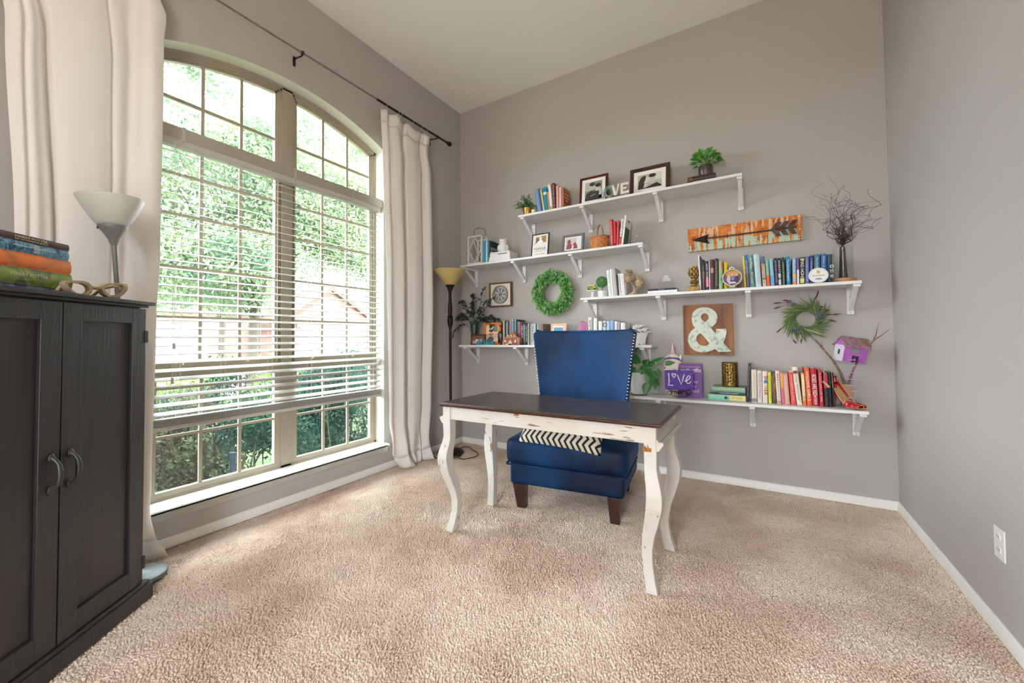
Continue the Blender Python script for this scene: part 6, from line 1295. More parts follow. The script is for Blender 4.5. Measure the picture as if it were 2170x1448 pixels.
bk(0, 1647, 1655.6, -4.4, 786.4, Z5, '#e9ddd3', 'white book with an orange foot in the warm row', y=B, hard=True, title='Bloom', tcol='#b05a4a', bands=((.02, .10, '#c9926a'),))
bk(0, 1657, 1663.6, -5, 790, Z5, '#d3768a', 'half yellow half pink book in the warm row', y=B, bands=((.50, .98, '#e2a746'),))
bk(0, 1664.2, 1674.6, -5.6, 793, Z5, '#e3a99c', 'pale peach and pink book in the warm row', y=B, title='One Summer', tcol='#f0d9c9')
bk(0, 1677, 1687.6, -6.6, 789, Z5, '#e25a56', 'coral red book in the middle of the warm row', y=B, title='WHEN LIFE', tcol='#f3b7ac', tsize=.5)
bk(0, 1689.4, 1700.6, -11, 778, Z5, '#ecdccb', 'tall cream and orange hardcover leaning left in the warm row', y=B, hard=True, title='Tuscan Sunshine', tcol='#8a6a5a', tsize=.45, bands=((.82, .90, '#7a4a36'),))
bk(0, 1702, 1709, -5, 791.4, Z5, '#e2b073', 'orange-tan book with a cream centre in the warm row', y=B, bands=((.30, .96, '#ecd3a6'), (.0, .14, '#e26a3a')))
bk(0, 1711, 1721.4, -7, 780, Z5, '#e2623a', 'bright orange hardcover with white lettering in the warm row', y=B, hard=True, title='WILDER GIRLS', tcol='#fbe9d2', tsize=.7)
bk(0, 1722.6, 1735.6, -6, 781, Z5, '#b92434', 'crimson book with huge white block letters in the warm row', y=B, hard=True, title='ROSES ARE RED', tcol='#f4e9e6', tsize=1.0, author='PATTERSON', acol='#f4e9e6')
bk(0, 1738, 1745.8, -5, 784, Z5, '#c42a38', 'red hardcover right of the huge white lettered crimson one', y=B, hard=True, title='A COLUMN OF FIRE', tcol='#f3c9c2')
bk(0, 1748, 1757.6, -4, 791, Z5, '#23242c', 'half red half black paperback behind the hanging swing', y=B, bands=((.56, .99, '#c22c3c'),), author='THE GIRL', acol='#c22c3c', title=' ', tsize=.7)
bk(0, 1758.6, 1763, -3.4, 790, Z5, '#20222b', 'black paperback just left of the shoe heel', y=B)
bk(0, 1765, 1769, -3, 790, Z5, '#1b1b20', 'black paperback, last of the warm row behind the shoe', y=B + .02)
ROW['g'] = None
# red peep-toe shoe
def shoe():
    ys = -.20; s = thing('high_heel_shoe', 'glossy red peep-toe high heel shoe at the end of the lowest shelf', 'shoe', (wx(1800, Z5, ys), ys, Z5))
    heel = Vector((wx(1767, Z5, -.085) + .0, -.085, 0)); toe = Vector((wx(1829, Z5, -.222), -.222, 0)); ln_ = (toe - heel).length; dx = (toe - heel).normalized(); sd = Vector((-dx.y, dx.x, 0))
    N_ = 26; RED_ = mat('#b3141d', .12, spec=.6, name='red_patent', coat=.8); INS = mat('#d3ac77', .5, name='tan_insole')
    zt = at(1764, 798, y=-.08).z - Z5
    def sole(t):                                     # height of the sole and half width along the shoe
        e = max(0, (1 - t / .68)); z = (zt - .055) * e ** 1.35 * 1.0 + .004 + .006 * max(0, t - .8) * 5 * .3; w = .028 + .017 * math.sin(min(1, t * 1.1) * PI * .62) + (-.012 * max(0, (t - .80) / .2) ** 2); return z, w
    def rim(t):                                      # wall height above sole
        return .044 - .026 * math.sin(min(t / .55, 1) * PI / 2) + (.020 * max(0, (t - .62) / .38) if t > .62 else 0)
    b = MB(); ringsL = []; 
    for i in range(N_ + 1):
        t = i / N_; z, w = sole(t); r_ = rim(t); c = heel + dx * ln_ * t; ring = []
        closed = max(0, min(1, (t - .60) / .16))      # vamp closes over the toes
        amax = 1.05 + closed * (PI / 2 - .10 - 1.05 + .08)
        hgt = r_ if t < .6 else .022 + .020 * (1 - ((t - .6) / .4) ** 2)
        for j in range(17):
            u = j / 16 * 2 - 1; a = u * amax
            if t < .60: x_ = math.sin(abs(u) ** .6 * PI / 2) * (1 if u > 0 else -1) * w * (1 + .04 * abs(u)); zz = z + hgt * max(0, (abs(u) - .45) / .55) ** 1.3
            else:
                q = (1 - closed) * .45
                ang = -PI / 2 + 0; x0 = math.sin(abs(u) ** .6 * PI / 2) * (1 if u > 0 else -1) * w; z0_ = z + hgt * max(0, (abs(u) - .45) / .55) ** 1.3
                th = abs(u) * PI * .97; x1 = math.sin(th) * w * (1 if u > 0 else -1); z1_ = z + hgt * (1 - math.cos(th)) / 2 * 1.0; x_ = x0 + (x1 - x0) * closed; zz = z0_ + (z1_ - z0_) * closed
            ring.append(c + sd * x_ + Vector((0, 0, Z5 + zz)))
        ringsL.append(ring)
    b.loft(ringsL[:-1], close=False, cap=False)
    # back of the heel cup
    z, w = sole(0); b.add([p for p in ringsL[0]], [tuple(range(17))]) if False else None
    cup = []
    for j in range(17):
        u = j / 16 * 2 - 1; p = ringsL[0][j]; cup.append(p - dx * .016 * (1 - u * u) ** .5 + Vector((0, 0, .002)))
    o = b.build('upper', RED_, s, smooth=2); m = o.modifiers.new('s', 'SOLIDIFY'); m.thickness = .0022; m.offset = -1
    b = MB(); r2 = []
    for k, v in enumerate((0, .35, .7, 1.0)):
        r2.append([heel - dx * (.020 * math.cos(a)) * (1 + .1 * v) + dx * .004 + sd * (w * math.sin(a)) + Vector((0, 0, Z5 + z + .054 * v)) for a in [-PI / 2 + PI * q / 12 for q in range(13)]])
    b.loft(r2, close=False, cap=False); o = b.build('heel_cup', RED_, s, smooth=2); m = o.modifiers.new('s', 'SOLIDIFY'); m.thickness = .0022
    b = MB(); r3 = []
    for i in range(N_):
        t = .01 + .97 * i / (N_ - 1); z_, w_ = sole(t); c = heel + dx * ln_ * t; r3.append([c + sd * u * w_ * .93 + Vector((0, 0, Z5 + z_ + .003 + .004 * abs(u) ** 2)) for u in [q / 6 * 2 - 1 for q in range(7)]])
    b.loft(r3, close=False, cap=False); o = b.build('insole', INS, s, smooth=2); m = o.modifiers.new('s', 'SOLIDIFY'); m.thickness = .0015
    b = MB()
    for sgn in (0, 16): b.tube([ringsL[i][sgn] + Vector((0, 0, .0005)) for i in range(0, 17)], .0017, 6)
    b.tube([r2[-1][j] for j in range(13)], .0017, 6)
    b.tube([ringsL[17][j] for j in range(0, 17)], .0014, 5) if False else None
    b.build('piping', mat('#e6c9a0', .45, name='tan_piping'), s)
    b = MB(); hz = Z5 + z + .004; b.loft([[heel + dx * (.006 + .016 * q * math.cos(a)) + sd * (.016 * q * math.sin(a)) + Vector((0, 0, zz)) for a in [2 * PI * k / 12 for k in range(12)]] for q, zz in ((1.25, hz), (.95, hz - .02), (.55, hz - .06), (.38, Z5 + .02), (.40, Z5 + .001))]); b.build('heel', RED_, s, smooth=True)
    c = heel + dx * ln_ * .965 + Vector((0, 0, Z5 + .018)); b = MB()
    fr_ = [c + sd * .021 * math.cos(a) + Vector((0, 0, .013 * math.sin(a))) - dx * .0 + dx * .006 * abs(math.cos(a)) * -1 for a in [2 * PI * k / 20 for k in range(21)]]; b.tube(fr_, .0018, 6); b.build('peep_toe_edge', mat('#e6c9a0', .45, name='tan_piping'), s)
    return s
shoe()
# twig tree with the little purple house
yt = -.11; tr_ = thing('fairy_tree_house', 'tiny purple tree house with a shingled roof and rope ladder on bare twigs', 'ornament', (wx(1797, Z5, yt), -.10, Z5))
TWG = mat('#8d7560', .75, name='twig_bark', c2='#6f5844', cs=40)
P = lambda px, py, y=yt: at(px, py, y=y)
bb0, bb1 = P(1784, 845, -.06), P(1806, 815, -.06); MB().box((bb0.x, -.060, Z5 + .0006), (bb1.x, -.008, bb1.z)).build('wood_block', mat('#c39a72', .7, name='block_wood'), tr_, bevel=.002)
b = MB()
b.tube([P(1795, 820, -.04), P(1787, 806, -.06), P(1781, 790, -.09), P(1772, 775), P(1766, 765), P(1757, 754), P(1746, 742), P(1735, 729), P(1726, 719), P(1719, 711)], [.008, .0075, .0065, .006, .0065, .0055, .005, .0042, .003, .001], 8)
b.tube([P(1746, 742), P(1742, 734), P(1740.5, 722)], [.0035, .0022, .0008], 6); b.tube([P(1748, 743), P(1741, 733), P(1730, 722), P(1723, 717)], [.003, .0022, .0018, .0008], 6)
b.tube([P(1766, 765), P(1771, 772), P(1773, 776)], [.004, .0025, .001], 6)
b.tube([P(1795, 822, -.04), P(1806, 790, -.05), P(1819, 762, -.11), P(1828, 750, -.12), P(1845, 729, -.12), P(1852, 721, -.12), P(1868, 711, -.12), P(1888, 696, -.12)], [.008, .006, .0055, .005, .0042, .0036, .0026, .0008], 8)
b.tube([P(1848, 726, -.12), P(1856, 711, -.12), P(1859, 697, -.12), P(1862, 684, -.12)], [.0034, .0028, .0016, .0007], 6); b.tube([P(1856, 711, -.12), P(1859, 712, -.12)], [.002, .001], 5)
b.build('branches', TWG, tr_, smooth=True)
# house: rotated box
hc = P(1799, 766, -.11); hw, hd, hgt = .064, .050, .100
HT2 = Matrix.Translation((hc.x + .0, -.105, P(1800, 767, -.105).z)) @ Matrix.Rotation(math.radians(10), 4, 'Y') @ Matrix.Rotation(math.radians(20), 4, 'Z')
VIO = mat('#c272c8', .45, name='orchid_paint', c2='#a860b4', cs=20); 
b = MB(); b.T = HT2; b.box((-hw, -hd, 0), (hw, hd, hgt)); b.add([(-hw, -hd, hgt), (-hw, hd, hgt), (-hw, 0, hgt + .045), (hw, -hd, hgt), (hw, hd, hgt), (hw, 0, hgt + .045)], [(0, 1, 2), (3, 5, 4)]); b.build('house_walls', VIO, tr_)
b = MB(); b.T = HT2
for s in (-1, 1): b.box((-hw - .0015, -hd - .0012 if s < 0 else hd - .0, .0), (-hw, hd, hgt)) if s < 0 else None
b.build('side_wall', mat('#d9cfe0', .5, name='pale_lilac_paint'), tr_)
b = MB(); b.T = HT2; rs_ = random.Random(4)
for s in (-1, 1):
    for rI in range(4):
        for cI in range(7):
            if rs_.random() < .06: continue
            u0 = -hw - .012 + (2 * hw + .024) * cI / 7 + (.008 if rI % 2 else 0); v0 = rI / 4; y0_ = s * (hd + .014) * (1 - v0); z0_ = hgt - .012 + .062 * v0; y1_ = s * (hd + .014) * (1 - v0 - .29); z1_ = z0_ + .062 * .29
            w_ = (2 * hw + .024) / 7 - .0015; t_ = .004; dz = .003
            b.add([(u0, y0_, z0_ + dz), (u0 + w_, y0_, z0_ + dz), (u0 + w_, y1_, z1_), (u0, y1_, z1_), (u0, y0_, z0_ + dz + t_), (u0 + w_, y0_, z0_ + dz + t_), (u0 + w_, y1_, z1_ + t_), (u0, y1_, z1_ + t_)], [(0, 3, 2, 1), (4, 5, 6, 7), (0, 1, 5, 4), (1, 2, 6, 5), (2, 3, 7, 6), (3, 0, 4, 7)])
b.build('shingle_roof', mat('#b9929c', .7, name='mauve_shingle', c2='#9a747e', cs=40), tr_)
b = MB(); b.T = HT2
for k in range(60):
    a, q = rs_.uniform(0, 6.28), rs_.uniform(0, .022); c0 = Vector((.046 + q * math.cos(a), -.03 + q * math.sin(a), hgt + .035 + rs_.uniform(0, .014))); b.tube([c0, c0 + Vector((rs_.uniform(-.015, .015), rs_.uniform(-.015, .015), rs_.uniform(-.004, .008)))], .0008, 4)
b.build('moss_nest', mat('#a98a5e', .8, name='straw'), tr_)
b = MB(); b.T = HT2; b.box((-.016, -hd - .002, 0), (.020, -hd + .001, .042)); b.build('doorway', mat('#4a2350', .8, name='dark_purple'), tr_)
b = MB(); b.T = HT2; b.prism([(-.004 + .026 * math.cos(a), .062 + .020 * math.sin(a)) for a in [PI * k / 12 for k in range(13)]], .004, (0, -hd - .003, 0)); b.build('fanlight', mat('#8fa39a', .4, .3, name='grey_glaze'), tr_)
b = MB(); b.T = HT2; b.box((-hw - .002, -.012, .040), (-hw - .001, .008, .070)); b.build('side_window', mat('#3b3038', .7, name='dark_opening'), tr_)
b = MB(); LV = []
rungs = [(1791, 763, 1813, 763), (1792, 775, 1815, 775), (1793, 789, 1815, 790), (1789, 803, 1814, 805), (1793, 817, 1814, 818), (1800, 830, 1815, 830), (1798, 843, 1813, 846)]
for p in rungs: b.tube([P(p[0], p[1], -.162), P(p[2], p[3], -.162)], .0028, 6)
for cx in (1798, 1811): b.tube([P(cx, 758, -.162), P(cx - .5, 790, -.163), P(cx - 1 + (1 if cx > 1800 else 0), 815, -.163), P(cx + .5, 845, -.163)], .0010, 5)
b.tube([P(1807, 776, -.162), P(1790, 802, -.162)], .0012, 5)
b.build('rope_ladder', mat('#b79bc2', .6, name='lilac_cord'), tr_)
b = MB()
for p in ((1748, 744, 1746, 806), (1760, 760, 1765, 822)): b.tube([P(p[0], p[1], -.16), P((p[0] + p[2]) / 2 - .5, (p[1] + p[3]) / 2, -.19), P(p[2], p[3], -.235)], .0012, 5)
b.build('swing_rope', mat('#c9a98a', .7, name='twine'), tr_)
p0, p1 = P(1744, 808, -.235), P(1758, 821, -.235); b = MB(); b.tube([p0, p1], .006, 4); b.build('swing_seat', mat('#cfae86', .7, name='light_wood'), tr_)

# ================================================================ things hung on the wall
r = random.Random(12)
def wreath(name, label, c, Rr, tubeR, n, l, w, m, y):
    o = thing(name, label, 'wreath', (c[0], y, c[1] - Rr)); b = MB(); b.tube([(c[0] + Rr * math.cos(t), y, c[1] + Rr * math.sin(t)) for t in [2 * PI * k / 40 for k in range(41)]], tubeR * .45, 8); b.build('ring', mat('#3f6a38', .8, name='vine_ring'), o, smooth=2)
    lf = MB()
    for _ in range(n):
        a = r.uniform(0, 2 * PI); ph_ = r.uniform(0, 2 * PI); q = r.uniform(.3, 1) * tubeR; rad = Rr + q * math.cos(ph_); p = Vector((c[0] + rad * math.cos(a), min(y - q * math.sin(ph_) * .7, -.006), c[1] + rad * math.sin(a)))
        out = Vector((math.cos(a) * math.cos(ph_), -abs(math.sin(ph_)), math.sin(a) * math.cos(ph_))); d = out + Vector((r.uniform(-.9, .9), r.uniform(-.6, .2), r.uniform(-.9, .9)))
        if p.y > -.02: d.y = -abs(d.y)
        lf.leaf(p, d, out + Vector((0, -.4, 0)), l * r.uniform(.7, 1.3), w * r.uniform(.8, 1.3))
    lf.build('foliage', m, o); return o
wreath('boxwood_wreath', 'round light green leafy wreath on the wall above the chair', (1.084, 1.487), .148, .050, 2300, .026, .017, mat('#95c47c', .5, name='wreath_leaf', c2='#5b9850', cs=22, cd=3, cr=(.42, .6)), -.05)
# lavender wreath with dark red sprigs
wc = (2.943, 1.186); o = thing('grass_wreath', 'wispy green wreath with dark red sprigs under the third shelf', 'wreath', (wc[0], -.03, wc[1] - .1)); lf = MB(); sp_ = MB(); bd = MB(); br = MB()
br.tube([(wc[0] + .068 * math.cos(t), -.03, wc[1] + .064 * math.sin(t)) for t in [2 * PI * k / 36 for k in range(37)]], .012, 8); br.build('ring', mat('#5f6b3c', .8, name='grass_ring'), o, smooth=2)
for k in range(300):
    a = r.uniform(0, 2 * PI); q = r.uniform(.048, .080); p = Vector((wc[0] + q * math.cos(a), r.uniform(-.055, -.02), wc[1] + q * math.sin(a))); tw = r.uniform(.95, 1.65)
    d = Vector((math.cos(a + tw), r.uniform(-.35, -.02), math.sin(a + tw))); L_ = r.uniform(.045, .125); w_ = r.choice((.003, .005, .007, .010)); mid = p + d * L_ * .55
    lf.leaf(p, d, (0, -1, .2), L_, w_, .12)
lf.build('foliage', mat('#41613a', .55, name='grass_green', c2='#6f8248', cs=18, cd=2), o)
for (p0, p1) in (((1668, 641), (1637, 643)), ((1668, 646), (1638, 655)), ((1683, 640), (1658, 636)), ((1727, 640), (1735, 615)), ((1739, 660), (1758, 657)), ((1740, 668), (1764, 666)), ((1742, 675), (1774, 682)), ((1733, 652), (1745, 650)), ((1662, 690), (1645, 706)), ((1676, 714), (1688, 729)), ((1700, 712), (1697, 728)), ((1723, 665), (1743, 655)), ((1787, 665), (1764, 667)), ((1722, 640), (1733, 625))):
    a_, c_ = at(*p0, y=-.045), at(*p1, y=-.06); sp_.tube([a_.lerp(c_, t) for t in (0, .35, .6, .8, 1)], [.0008, .0012, .0042, .0042, .0008], 6)
sp_.build('red_sprigs', mat('#5c1522', .6, name='burgundy_seed'), o)
for cpx in ((1672, 642), (1680, 645), (1676, 640), (1727, 668), (1735, 664), (1740, 668), (1688, 700), (1694, 703), (1731, 671), (1684, 697)):
    for k in range(5): p = at(cpx[0] + r.uniform(-4, 4), cpx[1] + r.uniform(-3, 3), y=-.07); bd.ball(tuple(p), .0045, 8, 6)
bd.build('berries', mat('#6b6b82', .5, name='blue_grey_berry'), o, smooth=2)
b = MB(); pw = [at(1705, 697, y=-.05), at(1730, 705, y=-.055), at(1762, 718, y=-.05)]; b.tube(pw, [.003, .006, .0006], 6); b.build('wheat_stem', mat('#b5b388', .7, name='dry_stem'), o)
# medallion picture
x0, x1, zb, zt = .376, .636, 1.388, 1.628; f, T, w, h = frame('wall_art', 'square framed medallion print hanging beside the corner plant', x0, x1, zb, zt, -.034, .014, mat('#7d603f', .5, name='rustic_oak', c2='#5f452c', cs=(40, 40, 40)), 0, depth=.033, photo=[('#e9e4d6', SQ)], cat='wall art', stand=False)
b = MB(); b.T = T @ Matrix.Translation((w / 2, .006, h / 2)); R0 = w * .345
def zring(b, r0, r1, y0=-.001, y1=.004, n=48, sx=1, sz=1, cx=0, cz=0): b.loft([[(cx + rr * sx * math.cos(2 * PI * j / n), yy, cz + rr * sz * math.sin(2 * PI * j / n)) for j in range(n)] for rr, yy in ((r0, y1), (r0, y0), (r1, y0), (r1, y1))], cap=False)
zring(b, R0 * .93, R0); zring(b, R0 * .80, R0 * .83); zring(b, R0 * .10, R0 * .16)
for k in range(8):
    a = 2 * PI * k / 8; b.tube([(R0 * .16 * math.cos(a), 0, R0 * .16 * math.sin(a)), (R0 * .45 * math.cos(a), 0, R0 * .45 * math.sin(a))], .0018, 5); b.ball((R0 * .60 * math.cos(a), 0, R0 * .60 * math.sin(a)), R0 * .085, 8, 5, sy=.3)
    for s in (-1, 1): b.tube([(R0 * .3 * math.cos(a), 0, R0 * .3 * math.sin(a)), (R0 * .5 * math.cos(a + s * .2), 0, R0 * .5 * math.sin(a + s * .2)), (R0 * .74 * math.cos(a + s * .3), 0, R0 * .74 * math.sin(a + s * .3)), (R0 * .72 * math.cos(a + s * .12), 0, R0 * .72 * math.sin(a + s * .12))], .0016, 5)
b.build('medallion', mat('#4a4f58', .5, .3, name='dark_pewter_ink'), f)
# arrow sign
sgn = thing('arrow_sign', 'long rusty orange and mint plank with a dark metal arrow', 'sign', (2.58, -.02, 1.722))
ax0, ax1, az0, az1 = 2.224, 2.939, 1.724, 1.896
def rustic():
    m = bpy.data.materials.new('distressed_plank'); m.use_nodes = True; nt = m.node_tree; N = nt.nodes; L = nt.links; b = N['Principled BSDF']; b.inputs['Roughness'].default_value = .75
    tc = N.new('ShaderNodeTexCoord'); sx = N.new('ShaderNodeSeparateXYZ'); L.new(tc.outputs['Object'], sx.inputs[0])
    def noise(sc, det=4, dist=0.0):
        mp = N.new('ShaderNodeMapping'); mp.inputs['Scale'].default_value = sc; L.new(tc.outputs['Object'], mp.inputs[0]); n = N.new('ShaderNodeTexNoise'); n.inputs['Scale'].default_value = 1; n.inputs['Detail'].default_value = det; n.inputs['Distortion'].default_value = dist; L.new(mp.outputs[0], n.inputs['Vector']); return n.outputs['Fac']
    def ma(op, a, c):
        q = N.new('ShaderNodeMath'); q.operation = op
        for i, s in enumerate((a, c)):
            if isinstance(s, (int, float)): q.inputs[i].default_value = s
            else: L.new(s, q.inputs[i])
        return q.outputs[0]
    def ramp(f, stops):
        r_ = N.new('ShaderNodeValToRGB'); L.new(f, r_.inputs[0])
        while len(r_.color_ramp.elements) < len(stops): r_.color_ramp.elements.new(.5)
        for e_, (p, c) in zip(r_.color_ramp.elements, stops): e_.position = p; e_.color = (*lin(c), 1)
        return r_.outputs[0]
    rust = ramp(noise((14, 14, 30), 5), [(.3, '#8a3f16'), (.5, '#cf7421'), (.7, '#dd9347')])
    stripe = noise((48, 10, 5), 3, .3)
    half = ma('GREATER_THAN', ma('ADD', sx.outputs[2], ma('MULTIPLY', noise((20, 20, 5), 3), .06)), .103)   # upper half pale peach, lower half mint
    mx = N.new('ShaderNodeMixRGB'); L.new(half, mx.inputs[0]); mx.inputs[1].default_value = (*lin('#b5c8b4'), 1); mx.inputs[2].default_value = (*lin('#e0b493'), 1)
    thr = ma('ADD', ma('MULTIPLY', half, .055), .475); msk = ma('GREATER_THAN', ma('ADD', stripe, ma('MULTIPLY', ma('SUBTRACT', noise((90, 20, 90), 3), .5), .22)), thr)
    m2 = N.new('ShaderNodeMixRGB'); L.new(msk, m2.inputs[0]); L.new(rust, m2.inputs[1]); L.new(mx.outputs[0], m2.inputs[2]); L.new(m2.outputs[0], b.inputs['Base Color'])
    return m
MB().box((ax0, -.0285, az0), (ax1, -.0015, az1)).build('plank', rustic(), sgn, bevel=.0015)
b = MB(); ya = -.052; A = lambda px, py: (at(px, py, y=ya).x, at(px, py, y=ya).z)
def lofty(pts, y0=-.052, y1=-.040): b.prism([A(*p) for p in pts], y1 - y0, (0, y0, 0))
def ridge(o_, ridge_pts):
    n = len(o_); q = [A(*p) for p in o_]
    cx = A(*ridge_pts); b.add([(x, -.042, z) for x, z in q] + [(x, -.030, z) for x, z in q] + [(cx[0], -.058, cx[1])], [(i, (i + 1) % n, 2 * n) for i in range(n)] + [(i, n + i, n + (i + 1) % n, (i + 1) % n) for i in range(n)])
ridge([(1465.5, 508.5), (1502, 495), (1497, 505.5), (1503.5, 516)], (1494, 506.5))
a_, c_ = A(1496, 505), A(1636, 487); b.tube([(a_[0], -.044, a_[1]), (c_[0], -.044, c_[1])], .0055, 8)
for k, (dx, dy) in enumerate(((0, 0), (17, -2), (34.5, -4.5))):
    for pts in (((1633, 486.5), (1646, 470), (1656, 470), (1644.5, 485.5)), ((1633, 486.5), (1645, 499.5), (1655, 499), (1644.5, 485.5))): b.prism([A(px + dx, py + dy) for px, py in pts], .014, (0, -.052, 0))
a_, c_ = A(1636, 486.5), A(1688, 480); b.tube([(a_[0], -.044, a_[1]), (c_[0], -.044, c_[1])], .006, 8)
b.build('metal_arrow', mat('#39312f', .35, .75, name='gunmetal', c2='#5a4f4b', cs=30), sgn, bevel=.0015)
# ampersand board
am = thing('ampersand_sign', 'square brown wood board with a pale map-print ampersand', 'sign', (2.347, -.011, .939))
MB().box((2.178, -.0215, .939), (2.515, -.0015, 1.316)).build('wood_board', mat('#a0673c', .5, name='acacia_board', c2='#6f3f22', cs=(16, 16, 1.4), cd=6, cr=(.40, .66), bump=.1, bs=(60, 60, 4)), am, bevel=.001)
ZA = lambda p: (lambda q: (q.x, q.z))(at(1320 + p[0] / 5.57, 620 + p[1] / 5.57, y=-.036))
outer = [(1035, 415), (1090, 487), (1103, 432), (1222, 427), (1222, 480), (1210, 530), (1185, 595), (1230, 645), (1275, 690), (1265, 699), (1128, 703), (1085, 668), (1040, 690), (980, 706), (910, 705), (870, 696), (830, 675), (795, 640), (772, 590), (767, 550), (776, 505), (800, 462), (830, 434), (855, 418), (830, 388), (815, 345), (811, 300), (818, 262), (840, 222), (875, 193), (920, 178), (965, 175), (1010, 180), (1055, 197), (1090, 225), (1110, 262), (1116, 300), (1108, 340), (1090, 370), (1062, 398)]
h1 = [(965, 246), (990, 252), (1006, 270), (1013, 292), (1008, 314), (992, 334), (968, 352), (945, 332), (925, 312), (918, 290), (924, 268), (942, 251)]
h2 = [(917, 485), (945, 507), (985, 555), (1022, 603), (995, 624), (960, 632), (925, 628), (890, 606), (868, 572), (866, 538), (878, 508), (897, 491)]
mp_ = mat('#dcdccb', .6, name='map_print', c2='#c9d3c2', cs=8, cd=3, c3='#aab5a6', cs3=(40, 40, 40), cr3=(.57, .60))
o = flat_curve('ampersand', [[ZA(p) for p in lp] for lp in (outer, h1, h2)], Matrix(((1, 0, 0, 0), (0, 0, -1, -.029), (0, 1, 0, 0), (0, 0, 0, 1))), mp_, am, extrude=.007)
# ================================================================ outdoors, seen through the window
GZ = -0.35
def leaf_cloud(name, blobs, n, size, m, parent, seed, surf=.55):
    """n small leaves scattered in ellipsoids [(centre, radii)]"""
    rs = np.random.RandomState(seed); vol = np.array([b[1][0] * b[1][1] * b[1][2] for b in blobs]) ** .8; idx = rs.choice(len(blobs), n, p=vol / vol.sum())
    C_ = np.array([b[0] for b in blobs])[idx]; R_ = np.array([b[1] for b in blobs])[idx]
    d = rs.normal(size=(n, 3)); d /= np.linalg.norm(d, axis=1)[:, None]; rad = surf + (1 - surf) * rs.rand(n); rad = rad * (1 + .13 * rs.normal(size=n))
    P = C_ + d * R_ * rad[:, None] - np.array(WL[parent.name]); P += rs.normal(size=(n, 3)) * size * .6
    a = rs.normal(size=(n, 3)); a[:, 2] -= .3; a /= np.linalg.norm(a, axis=1)[:, None]; b = np.cross(a, rs.normal(size=(n, 3))); b /= np.linalg.norm(b, axis=1)[:, None]
    s = size * (.6 + .8 * rs.rand(n))[:, None]; V = np.stack([P - a * s, P + b * s * .42, P + a * s, P - b * s * .42], 1).reshape(-1, 3)
    me = bpy.data.meshes.new(name); me.vertices.add(4 * n); me.vertices.foreach_set('co', V.ravel()); me.loops.add(4 * n); me.loops.foreach_set('vertex_index', np.arange(4 * n, dtype=np.int32))
    me.polygons.add(n); me.polygons.foreach_set('loop_start', np.arange(n, dtype=np.int32) * 4); me.update(); me.materials.append(m)
    o = bpy.data.objects.new(name, me); COL.objects.link(o); o.parent = parent; return o
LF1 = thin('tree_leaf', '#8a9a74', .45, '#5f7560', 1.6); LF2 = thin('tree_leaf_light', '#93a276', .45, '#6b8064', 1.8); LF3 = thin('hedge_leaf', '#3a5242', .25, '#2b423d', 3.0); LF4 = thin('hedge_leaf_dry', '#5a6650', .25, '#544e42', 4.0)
BARK = mat('#4a4138', .9, name='tree_bark', bump=.5, bs=12, bdist=.02)
# ground: lawn, street and drive
struct(MB().box((-9.0, -30, GZ - .3), (-.2, 50, GZ)).build('ground', mat('#3f5229', .95, name='lawn', c2='#334422', cs=3, bump=.6, bs=30, bdist=.03), origin=(0, 0, 0)))
g = struct(MB().box((-23, -30, GZ - .32), (-9.0, 60, GZ - .04)).build('ground', mat('#8f8c87', .9, name='street_concrete', c2='#83807b', cs=1), origin=(0, 0, 0)))
struct(MB().box((-70, -30, GZ - .3), (-23, 70, GZ)).build('ground', mat('#8f8b85', .9, name='driveway_concrete', c2='#827e76', cs=1), origin=(0, 0, 0)))
struct(MB().box((-6, -30, GZ - .3), (12, YR - .62, -.03)).build('ground', mat('#b9b0a2', .9, name='rear_ground'), origin=(0, 0, 0)))  # unseen pale ground added outside the rear fill-light opening
r = random.Random(31)
def shrub(name, label, cy0, cy1, x0, x1, top, n, m, seed, stems, group=None, size=.020):
    o = thing(name, label, 'shrub', ((x0 + x1) / 2, (cy0 + cy1) / 2, GZ), group); blobs = []
    k = max(3, int((cy1 - cy0) / .22)); rr = random.Random(seed)
    for i in range(k * 4):
        y = cy0 + (cy1 - cy0) * rr.random(); x = rr.uniform(x0, x1); z = GZ + (top - GZ) * rr.uniform(.12, .86); q = rr.uniform(.14, .26); blobs.append(((x, y, z), (q, q, min(q * 1.2, top - z + .03))))
    leaf_cloud('foliage', blobs, n, size, m, o, seed, .35)
    b = MB()
    for i in range(stems):
        y = rr.uniform(cy0, cy1); x = rr.uniform(x0 + .1, x1); p = Vector((x, y, GZ)); pts = [p]
        for j in range(6): p = p + Vector((rr.uniform(-.07, .07), rr.uniform(-.09, .09), (top - GZ) * .15)); pts.append(p)
        b.tube(pts, [rr.uniform(.004, .011) * (1 - j / 8) for j in range(7)], 6)
    b.build('stems', BARK, o, smooth=True); return o
gq = 'hedge shrubs under the window'
shrub('hedge_shrub', 'loose sunlit twiggy shrub outside the lower left of the window', -3.0, -1.65, -1.5, -.70, .86, 19000, LF4, 41, 46, gq, .018)
shrub('hedge_shrub', 'dense mid green shrub outside, behind the window mullion', -2.1, -.55, -1.95, -.80, .90, 24000, LF3, 42, 24, gq, .020)
shrub('hedge_shrub', 'darkest dense shrub outside the lower right of the window', -.7, .95, -2.4, -.80, .92, 22000, LF3, 43, 20, gq, .021)
shrub('hedge_shrub', 'far shrub with bright tips beyond the right window edge', .7, 2.7, -3.4, -1.3, .93, 15000, LF3, 44, 14, gq, .024)
shrub('hedge_shrub', 'low sunlit shrub line in front of the street outside', -1.2, 2.6, -5.2, -3.9, .80, 12000, thin('sunlit_hedge', '#7d9155', .4, '#5f7a45', 3), 45, 8, gq, .035)
